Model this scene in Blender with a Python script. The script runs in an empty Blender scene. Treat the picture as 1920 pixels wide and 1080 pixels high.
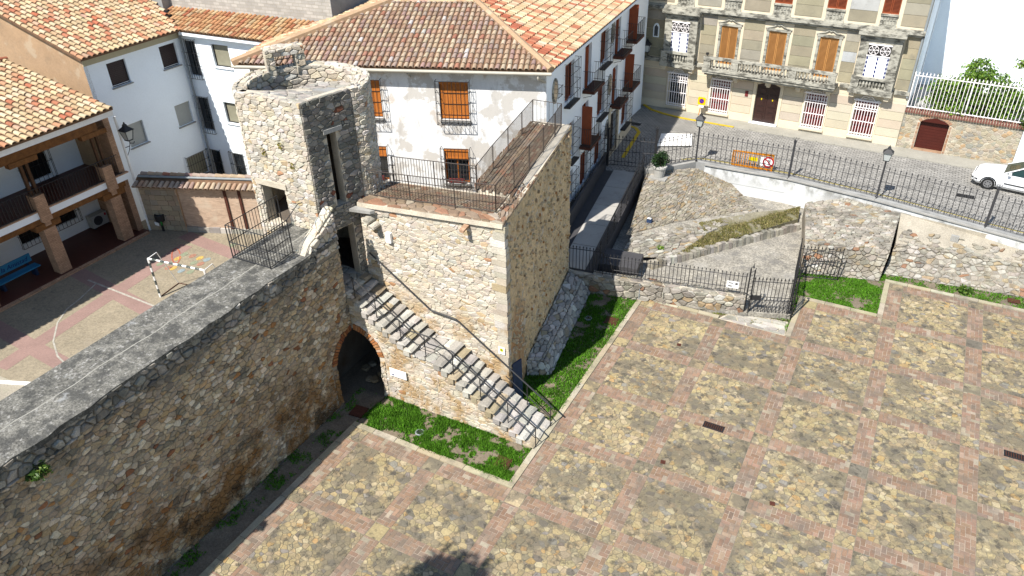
import bpy, math, random
import numpy as np
from mathutils import Vector, Matrix
# ------------------------------------------------------------------ camera, world, sun, exposure
SC = 3.3                                   # metres per plaza module
CF, CPITCH, CROLL, CYAW = 1422.51246, 0.575991571, -0.0247520555, -0.504792899
CP = np.array([2.56400471, -4.60694281, 5.96272035]) * SC
def _rot():
    cy, sy = math.cos(CYAW), math.sin(CYAW); cp, sp = math.cos(CPITCH), math.sin(CPITCH)
    f = np.array([sy*cp, cy*cp, -sp]); r = np.array([cy, -sy, 0.]); u = np.cross(r, f)
    c, s = math.cos(CROLL), math.sin(CROLL)
    return np.array([c*r+s*u, -s*r+c*u, f])
CR = _rot()
scene = bpy.context.scene
COL = scene.collection
cam = bpy.data.cameras.new('camera'); camo = bpy.data.objects.new('camera', cam); COL.objects.link(camo)
cam.sensor_width = 36.0; cam.lens = CF/1920*36.0; cam.clip_start = 0.5; cam.clip_end = 3000
mw = Matrix.Identity(4)
for i in range(3):
    mw[i][0], mw[i][1], mw[i][2], mw[i][3] = CR[0][i], CR[1][i], -CR[2][i], CP[i]
camo.matrix_world = mw
scene.camera = camo
scene.render.resolution_x, scene.render.resolution_y = 1024, 576
SHAZ, SELE = math.radians(76.0), math.radians(53.0)      # direction shadows run (from +X) and sun height
sdir = Vector((math.cos(SHAZ)*math.cos(SELE), math.sin(SHAZ)*math.cos(SELE), -math.sin(SELE)))
sl = bpy.data.lights.new('sun', 'SUN'); sl.energy = 4.3; sl.angle = math.radians(0.53); sl.color = (1.0, 0.955, 0.89)
slo = bpy.data.objects.new('sun', sl); COL.objects.link(slo)
slo.rotation_euler = sdir.to_track_quat('-Z', 'Y').to_euler(); slo.location = (0, -40, 60)
world = bpy.data.worlds.new('World'); scene.world = world; world.use_nodes = True
wn = world.node_tree.nodes; wl = world.node_tree.links
sky = wn.new('ShaderNodeTexSky'); sky.sky_type = 'NISHITA'; sky.sun_disc = False
sky.sun_elevation = SELE; sky.sun_rotation = math.atan2(-sdir.x, -sdir.y)
sky.air_density = 1.3; sky.dust_density = 0.3; sky.ozone_density = 3.0
wl.new(sky.outputs[0], wn['Background'].inputs[0]); wn['Background'].inputs[1].default_value = 0.075
vs = scene.view_settings
vs.view_transform = 'Standard'; vs.look = 'None'; vs.exposure = 1.0; vs.gamma = 1.0; vs.use_curve_mapping = False

rnd = random.Random(7)
# ------------------------------------------------------------------ pixel helpers (photograph pixel -> point on a plane)
def ray(x, y): return np.array([(x-960)/CF, -(y-540)/CF, 1.0]) @ CR
def g(x, y, z=0.0):
    d = ray(x, y); t = (z-CP[2])/d[2]; return CP+t*d
def pl(x, y, P, n):
    P = np.array(P, float); n = np.array(n, float); d = ray(x, y); return CP + ((P-CP)@n)/(d@n)*d
def proj(P):
    q = CR @ (np.array(P)-CP)
    if q[2] < 0.1: return None
    return 960+CF*q[0]/q[2], 540-CF*q[1]/q[2], q[2]

# ------------------------------------------------------------------ materials
MATS = {}
ALB = 0.68                                  # overall reflectance of everything that is not whitewashed or painted white
WHITES = {'plaster_white', 'plaster_old', 'paint_white', 'sign_white', 'white_iron', 'curtain', 'car_paint', 'palace_cream', 'ret_wall'}
def mat(name, col=(.5, .5, .5), rough=.85, attr=False, var=.18, vs_=3.0, fine=.12, fs=40.0, bump=.0, bs=25.0, stains=(), metal=0.0, spec=.3, wave=None, brick=None, coat=0.0):
    """stains: (colour, scale, low, high, strength, (sx,sy,sz))"""
    m = bpy.data.materials.new(name); m.use_nodes = True; MATS[name] = m
    N, L = m.node_tree.nodes, m.node_tree.links
    b = N['Principled BSDF']; b.inputs['Roughness'].default_value = rough; b.inputs['Metallic'].default_value = metal
    b.inputs['Specular IOR Level'].default_value = spec
    if coat: b.inputs['Coat Weight'].default_value = coat
    geo = N.new('ShaderNodeNewGeometry'); pos = geo.outputs['Position']
    if attr:
        a = N.new('ShaderNodeAttribute'); a.attribute_name = 'Col'; cur = a.outputs['Color']
    else:
        a = N.new('ShaderNodeRGB'); a.outputs[0].default_value = (*col, 1); cur = a.outputs[0]
    def noise(scale, det=4, rgh=.6, stretch=None, off=0):
        n = N.new('ShaderNodeTexNoise'); n.inputs['Scale'].default_value = scale; n.inputs['Detail'].default_value = det; n.inputs['Roughness'].default_value = rgh
        mp = N.new('ShaderNodeMapping'); L.new(pos, mp.inputs[0]); mp.inputs['Location'].default_value = (off, off*.7, off*1.3)
        if stretch: mp.inputs['Scale'].default_value = stretch
        L.new(mp.outputs[0], n.inputs[0]); return n.outputs['Fac']
    def mul(c, f, lo, hi):
        r = N.new('ShaderNodeMapRange'); r.inputs[1].default_value = .28; r.inputs[2].default_value = .72; r.inputs[3].default_value = lo; r.inputs[4].default_value = hi
        L.new(f, r.inputs[0])
        v = N.new('ShaderNodeVectorMath'); v.operation = 'SCALE'; L.new(c, v.inputs[0]); L.new(r.outputs[0], v.inputs['Scale']); return v.outputs[0]
    if brick:
        bw, bh, mort, jc = brick[:4]
        br = N.new('ShaderNodeTexBrick'); br.inputs['Scale'].default_value = 1.0; br.inputs['Brick Width'].default_value = bw; br.inputs['Row Height'].default_value = bh
        br.inputs['Mortar Size'].default_value = mort; br.inputs['Mortar Smooth'].default_value = .3
        br.inputs['Color1'].default_value = (1, 1, 1, 1); br.inputs['Color2'].default_value = (.72, .72, .72, 1); br.inputs['Mortar'].default_value = (*jc, 1)
        sp = N.new('ShaderNodeSeparateXYZ'); L.new(pos, sp.inputs[0])
        ad = N.new('ShaderNodeMath'); ad.operation = 'ADD'; L.new(sp.outputs[0], ad.inputs[0]); L.new(sp.outputs[1], ad.inputs[1])
        cb = N.new('ShaderNodeCombineXYZ'); L.new(ad.outputs[0], cb.inputs[0]); L.new(sp.outputs[2], cb.inputs[1]); L.new(cb.outputs[0], br.inputs[0])
        if len(brick) > 4: L.new(pos, br.inputs[0])
        mx = N.new('ShaderNodeMix'); mx.data_type = 'RGBA'; mx.blend_type = 'MULTIPLY'; mx.inputs[0].default_value = 1
        L.new(cur, mx.inputs[6]); L.new(br.outputs[0], mx.inputs[7]); cur = mx.outputs[2]; brfac = br.outputs[1]
    if var: cur = mul(cur, noise(vs_), 1-var, 1+var)
    if fine: cur = mul(cur, noise(fs, 3, .7, off=5), 1-fine, 1+fine)
    for k, st in enumerate(stains):
        c, s, lo, hi, w = st[:5]; stretch = st[5] if len(st) > 5 else None
        f = noise(s, 6, .65, stretch, off=11+7*k)
        r = N.new('ShaderNodeMapRange'); r.inputs[1].default_value = lo; r.inputs[2].default_value = hi; r.inputs[3].default_value = 0; r.inputs[4].default_value = w
        L.new(f, r.inputs[0]); fac = r.outputs[0]
        if len(st) > 6:      # limited to a zone: (axis, a, b) fades in from a to b along a world axis
            for ax, za, zb in st[6]:
                sp = N.new('ShaderNodeSeparateXYZ'); L.new(pos, sp.inputs[0])
                zr = N.new('ShaderNodeMapRange'); zr.interpolation_type = 'SMOOTHSTEP'; zr.inputs[1].default_value = za; zr.inputs[2].default_value = zb
                L.new(sp.outputs[ax], zr.inputs[0])
                mm = N.new('ShaderNodeMath'); mm.operation = 'MULTIPLY'; L.new(fac, mm.inputs[0]); L.new(zr.outputs[0], mm.inputs[1]); fac = mm.outputs[0]
        mx = N.new('ShaderNodeMix'); mx.data_type = 'RGBA'; L.new(fac, mx.inputs[0]); L.new(cur, mx.inputs[6]); mx.inputs[7].default_value = (*c, 1); cur = mx.outputs[2]
    if name not in WHITES:
        sv = N.new('ShaderNodeVectorMath'); sv.operation = 'SCALE'; L.new(cur, sv.inputs[0]); sv.inputs['Scale'].default_value = ALB; cur = sv.outputs[0]
    L.new(cur, b.inputs['Base Color'])
    if bump:
        bp = N.new('ShaderNodeBump'); bp.inputs['Strength'].default_value = bump; bp.inputs['Distance'].default_value = .03
        L.new(noise(bs, 5, .65, off=3), bp.inputs['Height']); L.new(bp.outputs[0], b.inputs['Normal'])
    return m
LICH = (.12, .115, .095)
mat('stone', attr=True, var=.16, vs_=2.0, fine=.20, fs=26, bump=.75, bs=18, stains=((( .16,.15,.13), 7.0, .60, .74, .45),))
mat('stone_wall', attr=True, var=.28, vs_=2.0, fine=.25, fs=26, bump=.8, bs=18, stains=(((.27,.125,.03), .7, .41, .55, .9, None, ((2, 4.4, .8),)), ((.06,.04,.022), 1.0, .50, .60, .8, None, ((2, 4.0, .8),)), ((.11,.11,.10), 1.2, .48, .60, .6, None, ((2, 5.0, 6.4),)), ((.07,.065,.06), 5.0, .62, .75, .5)))
mat('stone_tower', attr=True, var=.14, vs_=1.6, fine=.2, fs=26, bump=.8, bs=18, stains=(((.40,.22,.05), .9, .46, .60, .7, None, ((2, 5.0, 3.0),)), ((.24,.225,.19), 1.6, .54, .68, .35, None, ((2, 7.6, 9.8),)), ((.14,.13,.11), 6.0, .62, .76, .45)))
mat('mortar', (.68, .60, .47), var=.2, vs_=2, fine=.25, fs=30, bump=.5, bs=30)
mat('mortar_mid', (.36, .31, .24), var=.2, vs_=1.5, fine=.25, fs=30, bump=.5, bs=30)
mat('turf_soil', (.30, .27, .19), var=.2, vs_=1.5, fine=.3, fs=18, bump=.5, stains=(((.20,.19,.10), 1.5, .48, .6, .7),))
mat('stone_exc', attr=True, var=.22, vs_=1.4, fine=.25, fs=22, bump=.9, bs=16, stains=(((.17,.155,.125), 1.3, .50, .62, .6), ((.10,.095,.08), 4.5, .55, .68, .55), ((.30,.25,.16), .8, .54, .64, .45)))
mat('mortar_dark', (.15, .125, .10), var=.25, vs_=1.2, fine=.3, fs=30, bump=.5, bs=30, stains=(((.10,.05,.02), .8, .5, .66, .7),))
mat('rough_render', (.80, .60, .345), var=.16, vs_=.9, fine=.3, fs=9, bump=1.0, bs=5.5, stains=(((.44,.18,.05), .55, .42, .55, .8, (1, 1.6, .6), ((2, 5.6, 2.0), (1, 6.6, 5.0))), ((.22,.17,.11), 4.5, .60, .70, .7, (1.3, 1.3, .8)), ((.60,.50,.36), 1.3, .55, .7, .5)))
mat('render_nub', attr=True, var=.2, vs_=2, fine=.25, fs=14, bump=.8, bs=9)
mat('flagstone', attr=True, var=.12, vs_=5, fine=.22, fs=18, bump=.45, bs=20, stains=(((.165,.145,.11), .85, .48, .57, .7), ((.08,.072,.058), 3.2, .53, .62, .75), ((.56,.49,.37), 6.0, .64, .74, .4)))
mat('paving_joint', (.25, .22, .155), var=.2, vs_=2, fine=.3, fs=25, bump=.3, stains=(((.12,.115,.09), .75, .47, .62, .6), ((.30,.30,.22), 3, .6, .7, .4)))
mat('paving_brick', attr=True, var=.16, vs_=1.6, fine=.18, fs=30, bump=.3, stains=(((.20,.165,.13), 1.2, .48, .62, .62), ((.42,.37,.29), 4.0, .60, .75, .4)))
mat('brick_joint', (.46, .38, .30), var=.2, vs_=1.5, fine=.2, stains=(((.17,.14,.11), 1.4, .45, .6, .75),))
mat('kerb', attr=True, var=.12, vs_=2, fine=.15, fs=24, bump=.4, stains=(((.19,.18,.14), 1.5, .52, .68, .6),))
mat('soil', (.23, .185, .13), var=.25, vs_=1.5, fine=.35, fs=18, bump=.6, bs=14)
mat('grass', attr=True, rough=.7, var=.3, vs_=1.3, fine=0, spec=.15)
mat('dry_grass', attr=True, rough=.85, var=.25, vs_=2, fine=0, spec=.1)
mat('tile', attr=True, var=.14, vs_=4, fine=.16, fs=28, bump=.25, bs=20, rough=.9, stains=(((.20,.17,.13), 3.0, .60, .74, .45),))
mat('tile_bed', (.20, .115, .065), var=.3, vs_=3, fine=.2)
mat('plaster_white', (.82, .87, .90), var=.03, vs_=.6, fine=.03, fs=12, rough=.9)
mat('plaster_old', (.70, .70, .69), var=.06, vs_=.9, fine=.06, fs=14, rough=.9, bump=.2, bs=8, stains=(((.46,.425,.375), .8, .51, .55, .75), ((.38,.36,.335), 2.6, .53, .68, .5, (1, 1, .35)), ((.50,.41,.32), .5, .55, .59, .6), ((.30,.285,.27), 9.0, .62, .74, .4, (1, 1, .5))))
mat('plaster_tan', (.50, .335, .20), var=.14, vs_=.8, fine=.12, fs=10, bump=.25, stains=(((.60,.48,.34), 1.2, .55, .62, .6), ((.36,.26,.17), 2.5, .55, .7, .5)))
mat('plaster_cream', (.62, .56, .38), var=.06, rough=.9)
mat('concrete', (.42, .41, .38), var=.2, vs_=1.5, fine=.2, fs=30, bump=.3)
mat('wallwalk', (.215, .205, .175), var=.35, vs_=1.4, fine=.7, fs=15, bump=.6, bs=26, stains=(((.52,.50,.46), 9.0, .57, .63, .75), ((.06,.06,.055), 2.6, .46, .60, .75), ((.50,.50,.48), 1.6, .63, .70, .6)))
mat('crack_fill', (.40, .385, .33), var=.2, vs_=4, fine=.3)
mat('gravel', (.38, .35, .29), var=.25, vs_=1.2, fine=.6, fs=12, bump=.4, stains=(((.20,.19,.175), 1.6, .50, .62, .6), ((.55,.52,.46), .6, .55, .7, .6)))
mat('sandy', (.47, .42, .33), var=.16, vs_=1.0, fine=.25, fs=16, bump=.6, bs=9, stains=(((.36,.35,.25), 1.2, .55, .68, .5),))
mat('court', (.36, .305, .215), var=.12, vs_=.9, fine=.28, fs=12, bump=.3, stains=(((.20,.18,.14), 4.0, .55, .68, .5), ((.44,.38,.29), 1.0, .55, .7, .4)))
mat('court_red', (.36, .235, .20), var=.1, vs_=1.2, fine=.15, fs=14)
mat('paint_white', (.75, .74, .71), var=.08, fine=.12, rough=.6)
mat('paint_worn', (.48, .45, .38), var=.25, vs_=6, fine=.3)
mat('paint_yellow', (.72, .50, .03), var=.1, vs_=5, fine=.12, stains=(((.42,.36,.2), 6, .58, .7, .6),))
mat('paint_yellow_worn', (.46, .385, .14), var=.25, vs_=5, fine=.25)
mat('cobble', (.46, .44, .40), var=.2, vs_=1.0, fine=.3, fs=16, bump=.5, bs=8, brick=(.30, .17, .028, (.38, .38, .38), 'xy'), stains=(((.13,.13,.125), 5.0, .58, .68, .6, (1, 1.6, 1)), ((.44,.42,.38), .8, .56, .7, .4)))
mat('pavement', (.42, .40, .34), var=.12, vs_=1.2, fine=.15)
mat('floor_red', (.115, .036, .024), var=.15, fine=.15, rough=.5)
mat('iron', (.025, .025, .027), rough=.55, var=.1, fine=0, spec=.4)
mat('iron_grey', (.055, .055, .06), rough=.5, var=.15, fine=.1, spec=.4)
mat('rail_brown', (.075, .06, .05), rough=.6, var=.2, fine=0)
mat('black', (.012, .011, .011), rough=.8, var=0, fine=0)
mat('wood_orange', (.62, .20, .035), rough=.6, var=.12, vs_=4, fine=.1)
mat('wood_red', (.33, .075, .025), rough=.6, var=.15, vs_=3, fine=.1)
mat('wood_dark', (.045, .018, .014), rough=.35, var=.2, vs_=5, fine=.1, spec=.5)
mat('wood_beam', (.235, .10, .028), rough=.7, var=.35, vs_=4, fine=.25, fs=25, bump=.3)
mat('wood_post', (.10, .045, .018), rough=.7, var=.3, vs_=6, fine=.2)
mat('shutter_ochre', (.60, .285, .085), rough=.65, var=.06, fine=.05)
mat('shutter_brown', (.028, .010, .009), rough=.5, var=.1, fine=0)
mat('shutter_grey', (.55, .56, .52), rough=.6, var=.05, fine=0)
mat('shutter_olive', (.33, .31, .22), rough=.5, var=.1, fine=0)
mat('blind_red', (.22, .035, .035), rough=.7, var=.15, vs_=6, fine=0)
mat('garage', (.085, .014, .008), rough=.5, var=.1, vs_=2, fine=.06)
mat('glass', (.02, .025, .03), rough=.08, var=0, fine=0, spec=.8)
mat('curtain', (.72, .74, .76), rough=.9, var=.06, vs_=6, fine=0)
mat('brick_wall', (.66, .41, .26), var=.18, vs_=2.5, fine=.15, brick=(.26, .075, .012, (.62, .62, .60)))
mat('brick_court', (.70, .51, .37), var=.12, vs_=1.2, fine=.12, brick=(.28, .065, .008, (.85, .85, .83)), stains=(((.66,.55,.42), .9, .52, .66, .6),))
mat('brick_arch', attr=True, var=.2, vs_=8, fine=.15, bump=.3)
mat('ashlar', attr=True, var=.12, vs_=1.2, fine=.15, bump=.3, stains=(((.30,.25,.19), 1.6, .54, .7, .6),))
mat('palace_low', attr=True, var=.06, vs_=1.0, fine=.05, stains=(((.52,.44,.33), .9, .56, .7, .4),))
mat('palace_up', attr=True, var=.12, vs_=1.1, fine=.1, stains=(((.25,.235,.185), 1.3, .55, .7, .5), ((.58,.57,.52), 2.5, .68, .75, .4)))
mat('palace_trim', (.52, .50, .42), var=.16, vs_=3, fine=.15, bump=.3, stains=(((.085,.08,.065), 2.2, .46, .60, .85, (1, 1, 2.2)),))
mat('palace_cream', (.60, .52, .385), var=.06, vs_=.8, fine=.05, stains=(((.50,.42,.31), 1.2, .56, .72, .4),))
mat('white_iron', (.78, .74, .73), rough=.6, var=.04, fine=0)
mat('brick_white', (.62, .58, .52), var=.12, vs_=2, fine=.12, brick=(.42, .16, .02, (.70, .69, .66)), stains=(((.40,.37,.33), 1.3, .56, .7, .5),))
mat('ret_wall', (.56, .57, .56), var=.08, vs_=.9, fine=.1, bump=.3, stains=(((.20,.195,.175), 1.6, .46, .60, .8, (1, 1, .6), ((2, .7, 1.5),)), ((.55,.55,.53), 1.3, .52, .66, .6)))
mat('grey_stain', (.40, .40, .385), var=.2, vs_=1.2, fine=.12, stains=(((.22,.22,.21), .9, .5, .66, .7, (1, 1, .5)),))
mat('blue_paint', (.035, .27, .50), rough=.6, var=.1, fine=.05)
mat('blue_dark', (.02, .045, .11), rough=.6, var=.1, fine=0)
mat('letter_navy', (.01, .02, .16), rough=.7, var=0, fine=0)
mat('orange_plastic', (.75, .27, .01), rough=.45, var=.08, fine=0)
mat('sign_yellow', (.85, .68, .0), rough=.45, var=0, fine=0)
mat('sign_blue', (.01, .05, .45), rough=.45, var=0, fine=0)
mat('sign_red', (.55, .015, .03), rough=.45, var=0, fine=0)
mat('sign_white', (.80, .80, .78), rough=.5, var=.02, fine=0)
mat('goal_green', (.008, .03, .022), rough=.5, var=0, fine=0)
mat('pot', (.60, .585, .54), rough=.8, var=.1, vs_=4, fine=.1)
mat('leaf', attr=True, rough=.55, var=.15, vs_=5, fine=0, spec=.3)
mat('bark', (.09, .065, .04), var=.3, vs_=6, fine=.3, bump=.6)
mat('car_paint', (.78, .79, .80), rough=.25, var=0, fine=0, spec=.5, coat=.6)
mat('car_glass', (.012, .035, .022), rough=.05, var=0, fine=0, spec=.8)
mat('rubber', (.015, .015, .015), rough=.8, var=0, fine=0)
mat('alloy', (.45, .45, .46), rough=.35, metal=.7, var=0, fine=0)
mat('lamp_glass', (.62, .66, .64), rough=.2, var=0, fine=0)
mat('rust', (.10, .032, .018), rough=.8, var=.3, vs_=9, fine=.3)
mat('deck_pale', (.50, .475, .43), rough=.6, var=.1, vs_=1.0, fine=.1, stains=(((.30,.29,.27), 1.5, .55, .7, .5),))
mat('deck_dark', (.075, .072, .075), rough=.7, var=.15, fine=.2)
mat('zinc', (.33, .36, .37), rough=.5, var=.1, fine=0)
mat('gutter', (.62, .58, .48), rough=.6, var=.08, fine=0)
mat('ac_white', (.58, .57, .53), rough=.6, var=.05, fine=0)
mat('green_paint', (.04, .30, .05), rough=.6, var=0, fine=0)
for k, c in dict(dot_yellow=(.62, .42, .12), dot_red=(.42, .22, .15), dot_green=(.30, .33, .22), dot_blue=(.30, .36, .37), dot_line=(.50, .15, .09)).items():
    mat(k, c, var=.25, vs_=9, fine=.3)
# ------------------------------------------------------------------ mesh helpers
from mathutils import noise as mnoise
ORG = {}
class MB:
    def __init__(s): s.v = []; s.f = []; s.c = []
    def add(s, vs, fs, col=None):
        n = len(s.v); s.v += [tuple(map(float, v)) for v in vs]; s.f += [tuple(n+i for i in f) for f in fs]
        s.c += [col]*len(vs); return s
    def hexa(s, b, t, col=None):                        # bottom ring and top ring of the same length
        n = len(b); return s.add(list(b)+list(t), [tuple(range(n-1, -1, -1)), tuple(range(n, 2*n))]+[(i, (i+1) % n, n+(i+1) % n, n+i) for i in range(n)], col)
    def box(s, c, size, rz=0.0, col=None):
        x, y, z = size[0]/2, size[1]/2, size[2]/2; cs, sn = math.cos(rz), math.sin(rz)
        P = lambda a, b, d: (c[0]+a*cs-b*sn, c[1]+a*sn+b*cs, c[2]+d)
        return s.hexa([P(-x,-y,-z), P(x,-y,-z), P(x,y,-z), P(-x,y,-z)], [P(-x,-y,z), P(x,-y,z), P(x,y,z), P(-x,y,z)], col)
    def span(s, x0, x1, y0, y1, z0, z1, col=None): return s.box(((x0+x1)/2, (y0+y1)/2, (z0+z1)/2), (x1-x0, y1-y0, z1-z0), 0, col)
    def fbox(s, F, u0, u1, v0, v1, h0, h1, col=None):    # box in a frame
        return s.hexa([F(u0,v0,h0), F(u1,v0,h0), F(u1,v1,h0), F(u0,v1,h0)], [F(u0,v0,h1), F(u1,v0,h1), F(u1,v1,h1), F(u0,v1,h1)], col)
    def fpoly(s, F, poly, h0, h1, col=None): return s.hexa([F(u, v, h0) for u, v in poly], [F(u, v, h1) for u, v in poly], col)
    def prism(s, poly, z0, z1, col=None): return s.hexa([(x, y, z0) for x, y in poly], [(x, y, z1) for x, y in poly], col)
    def tube(s, a, b, r, n=6, r2=None, col=None):
        a, b = Vector(a), Vector(b); d = (b-a)
        if d.length < 1e-6: return s
        d.normalize(); u = d.orthogonal().normalized(); w = d.cross(u); r2 = r if r2 is None else r2
        R = lambda p, q: [p+(u*math.cos(2*math.pi*i/n)+w*math.sin(2*math.pi*i/n))*q for i in range(n)]
        return s.hexa(R(a, r), R(b, r2), col)
    def path(s, pts, r, n=6, col=None):
        for a, b in zip(pts, pts[1:]): s.tube(a, b, r, n, None, col)
        return s
    def lathe(s, c, prof, n=12, col=None, axis=None):    # prof: (r, z)
        vs = []; fs = []
        for r, z in prof:
            for i in range(n): vs.append((c[0]+r*math.cos(2*math.pi*i/n), c[1]+r*math.sin(2*math.pi*i/n), c[2]+z))
        m = len(prof)
        for k in range(m-1):
            for i in range(n): fs.append((k*n+i, k*n+(i+1) % n, (k+1)*n+(i+1) % n, (k+1)*n+i))
        fs.append(tuple(range(n-1, -1, -1))); fs.append(tuple((m-1)*n+i for i in range(n)))
        return s.add(vs, fs, col)
def frame(o, u, v, w):
    o, u, v, w = (np.array(q, float) for q in (o, u, v, w))
    return lambda a, b, h=0.0: tuple(o+a*u+b*v+h*w)
def wallframe(p, q, z0=0.0):
    "vertical frame from p to q; outward normal to the right of p->q; u metres along, v height"
    d = np.array([q[0]-p[0], q[1]-p[1], 0.]); d /= np.linalg.norm(d); return frame((p[0], p[1], z0), d, (0,0,1), (d[1], -d[0], 0))
def quadframe(a, b, c, d, U=None, V=None):
    a, b, c, d = (np.array(q, float) for q in (a, b, c, d))
    U = U or np.linalg.norm(b-a); V = V or np.linalg.norm(d-a); n = np.cross(b-a, d-a); n /= np.linalg.norm(n)
    def F(u, v, h=0.0):
        s, t = u/U, v/V; return tuple((a*(1-s)+b*s)*(1-t)+(d*(1-s)+c*s)*t+n*h)
    F.U, F.V = U, V
    return F
def link(name, me, m=None, parent=None, org=(0,0,0)):
    o = bpy.data.objects.new(name, me); COL.objects.link(o)
    if m is not None and me is not None and not me.materials: me.materials.append(MATS[m])
    po = ORG.get(parent.as_pointer(), (0,0,0)) if parent else (0,0,0)
    o.location = (org[0]-po[0], org[1]-po[1], org[2]-po[2]); ORG[o.as_pointer()] = tuple(org)
    if parent: o.parent = parent
    return o
def tag(o, label=None, cat=None, group=None, kind=None):
    if label: o['label'] = label
    if cat: o['category'] = cat
    if group: o['group'] = group
    if kind: o['kind'] = kind
    return o
def build(name, mb, m, parent=None, kind=None, label=None, org=None, smooth=False):
    v = np.array(mb.v)
    if org is None:
        lo, hi = v.min(0), v.max(0); org = ((lo[0]+hi[0])/2, (lo[1]+hi[1])/2, lo[2])
    me = bpy.data.meshes.new(name); me.from_pydata((v-np.array(org)).tolist(), [], mb.f)
    if mb.c and mb.c[0] is not None:
        at = me.attributes.new('Col', 'FLOAT_COLOR', 'POINT')
        at.data.foreach_set('color', np.array([(*c, 1.0) for c in mb.c], np.float32).ravel())
    if smooth: me.polygons.foreach_set('use_smooth', [True]*len(me.polygons))
    o = link(name, me, m, parent, org)
    if kind: o['kind'] = kind
    if label: o['label'] = label
    return o
def thing(name, label, cat, loc, group=None):
    o = bpy.data.objects.new(name, None); COL.objects.link(o); o.location = loc; o.empty_display_size = .3
    ORG[o.as_pointer()] = tuple(map(float, loc)); return tag(o, label, cat, group)
def struct(name, mb, m): return build(name, mb, m, kind='structure')
def inst(name, me, parent, org, rot=(0,0,0), scale=(1,1,1)):
    o = link(name, me, None, parent, org); o.rotation_euler = rot; o.scale = scale; return o
def score(piece):
    v = np.array(piece[0]); q = (v-CP) @ CR.T
    if q[:, 2].min() < .5: return -1
    x = 960+CF*q[:,0]/q[:,2]; y = 540-CF*q[:,1]/q[:,2]
    if x.max() < 0 or x.min() > 1920 or y.max() < 0 or y.min() > 1080: return -1
    cx, cy = x.mean(), y.mean(); ins = 1.0 if 0 < cx < 1920 and 0 < cy < 1080 else .4
    return np.std(x)*np.std(y)*ins
def flush(parent, pieces, name, m, plural, limit=300):
    "the pieces that show largest become parts of their own, the rest one joined part"
    sc = [score(p) for p in pieces]; od = sorted(range(len(pieces)), key=lambda i: -sc[i])
    rest = MB()
    for r, i in enumerate(od):
        vs, fs, c = pieces[i]
        if r < limit and sc[i] > 0:
            b = MB(); b.add(vs, fs, c); build(name, b, m, parent, org=tuple(np.mean(vs, 0)))
        else: rest.add(vs, fs, c)
    if rest.v: build(plural, rest, m, parent, kind='stuff')
# ---- irregular cells
def clip(poly, px, py, nx, ny):                          # keep side where (p-P).n <= 0
    out = []; n = len(poly)
    for i in range(n):
        a, b = poly[i], poly[(i+1) % n]
        da = (a[0]-px)*nx+(a[1]-py)*ny; db = (b[0]-px)*nx+(b[1]-py)*ny
        if da <= 0: out.append(a)
        if (da < 0 < db) or (db < 0 < da):
            t = da/(da-db); out.append((a[0]+(b[0]-a[0])*t, a[1]+(b[1]-a[1])*t))
    return out
def edges(poly):
    A = sum(poly[i][0]*poly[(i+1) % len(poly)][1]-poly[(i+1) % len(poly)][0]*poly[i][1] for i in range(len(poly)))
    P = poly if A > 0 else poly[::-1]
    return [(P[i], ((P[(i+1) % len(P)][1]-P[i][1]), -(P[(i+1) % len(P)][0]-P[i][0]))) for i in range(len(P))]
def area(p): return abs(sum(p[i][0]*p[(i+1) % len(p)][1]-p[(i+1) % len(p)][0]*p[i][1] for i in range(len(p))))/2
def cells(poly, sx, sy, jit=.42, holes=(), R=rnd, wvar=.16, jy=None):
    E = edges(poly); HE = [edges(h) for h in holes]
    xs = [p[0] for p in poly]; ys = [p[1] for p in poly]
    i0, i1 = int(math.floor(min(xs)/sx))-2, int(math.ceil(max(xs)/sx))+2; j0, j1 = int(math.floor(min(ys)/sy))-2, int(math.ceil(max(ys)/sy))+2
    S = {}
    for i in range(i0, i1+1):
        for j in range(j0, j1+1):
            S[i, j] = ((i+.5*(j & 1)+R.uniform(-jit, jit)), (j+R.uniform(-(jy or jit), jy or jit)), R.uniform(-wvar, wvar))
    out = []
    for (i, j), (x, y, w) in S.items():
        X, Y = x*sx, y*sy
        if any((X-p[0])*n[0]+(Y-p[1])*n[1] > .9*max(sx, sy)*math.hypot(*n) for p, n in E): continue
        c = [(x-1.5, y-1.5), (x+1.5, y-1.5), (x+1.5, y+1.5), (x-1.5, y+1.5)]
        for di in (-2,-1,0,1,2):
            for dj in (-2,-1,0,1,2):
                if (di or dj) and (i+di, j+dj) in S and len(c) > 2:
                    x2, y2, w2 = S[i+di, j+dj]; dx, dy = x2-x, y2-y; d2 = dx*dx+dy*dy+1e-9
                    t = min(.92, max(.08, .5+(w-w2)/(2*d2))); c = clip(c, x+dx*t, y+dy*t, dx, dy)
        if len(c) < 3: continue
        c = [(a*sx, b*sy) for a, b in c]
        for p, n in E:
            c = clip(c, p[0], p[1], n[0], n[1])
            if len(c) < 3: break
        if len(c) < 3: continue
        bad = False
        for H in HE:
            cx = sum(a for a, b in c)/len(c); cy = sum(b for a, b in c)/len(c)
            best, bp = -1e9, None
            for p, n in H:
                l = math.hypot(*n); d = ((cx-p[0])*n[0]+(cy-p[1])*n[1])/l
                if d > best: best, bp = d, (p, n)
            if best <= 0: bad = True; break
            if best < 1.5*max(sx, sy): c = clip(c, bp[0][0], bp[0][1], -bp[1][0], -bp[1][1])
            if len(c) < 3: bad = True; break
        if bad or area(c) < .10*sx*sy: continue
        out.append(c)
    return out
def shrink(c, gap):
    cx = sum(a for a, b in c)/len(c); cy = sum(b for a, b in c)/len(c); o = []
    for a, b in c:
        d = math.hypot(a-cx, b-cy)+1e-9; k = max(.3, 1-gap/d); o.append((cx+(a-cx)*k, cy+(b-cy)*k))
    return o
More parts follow.
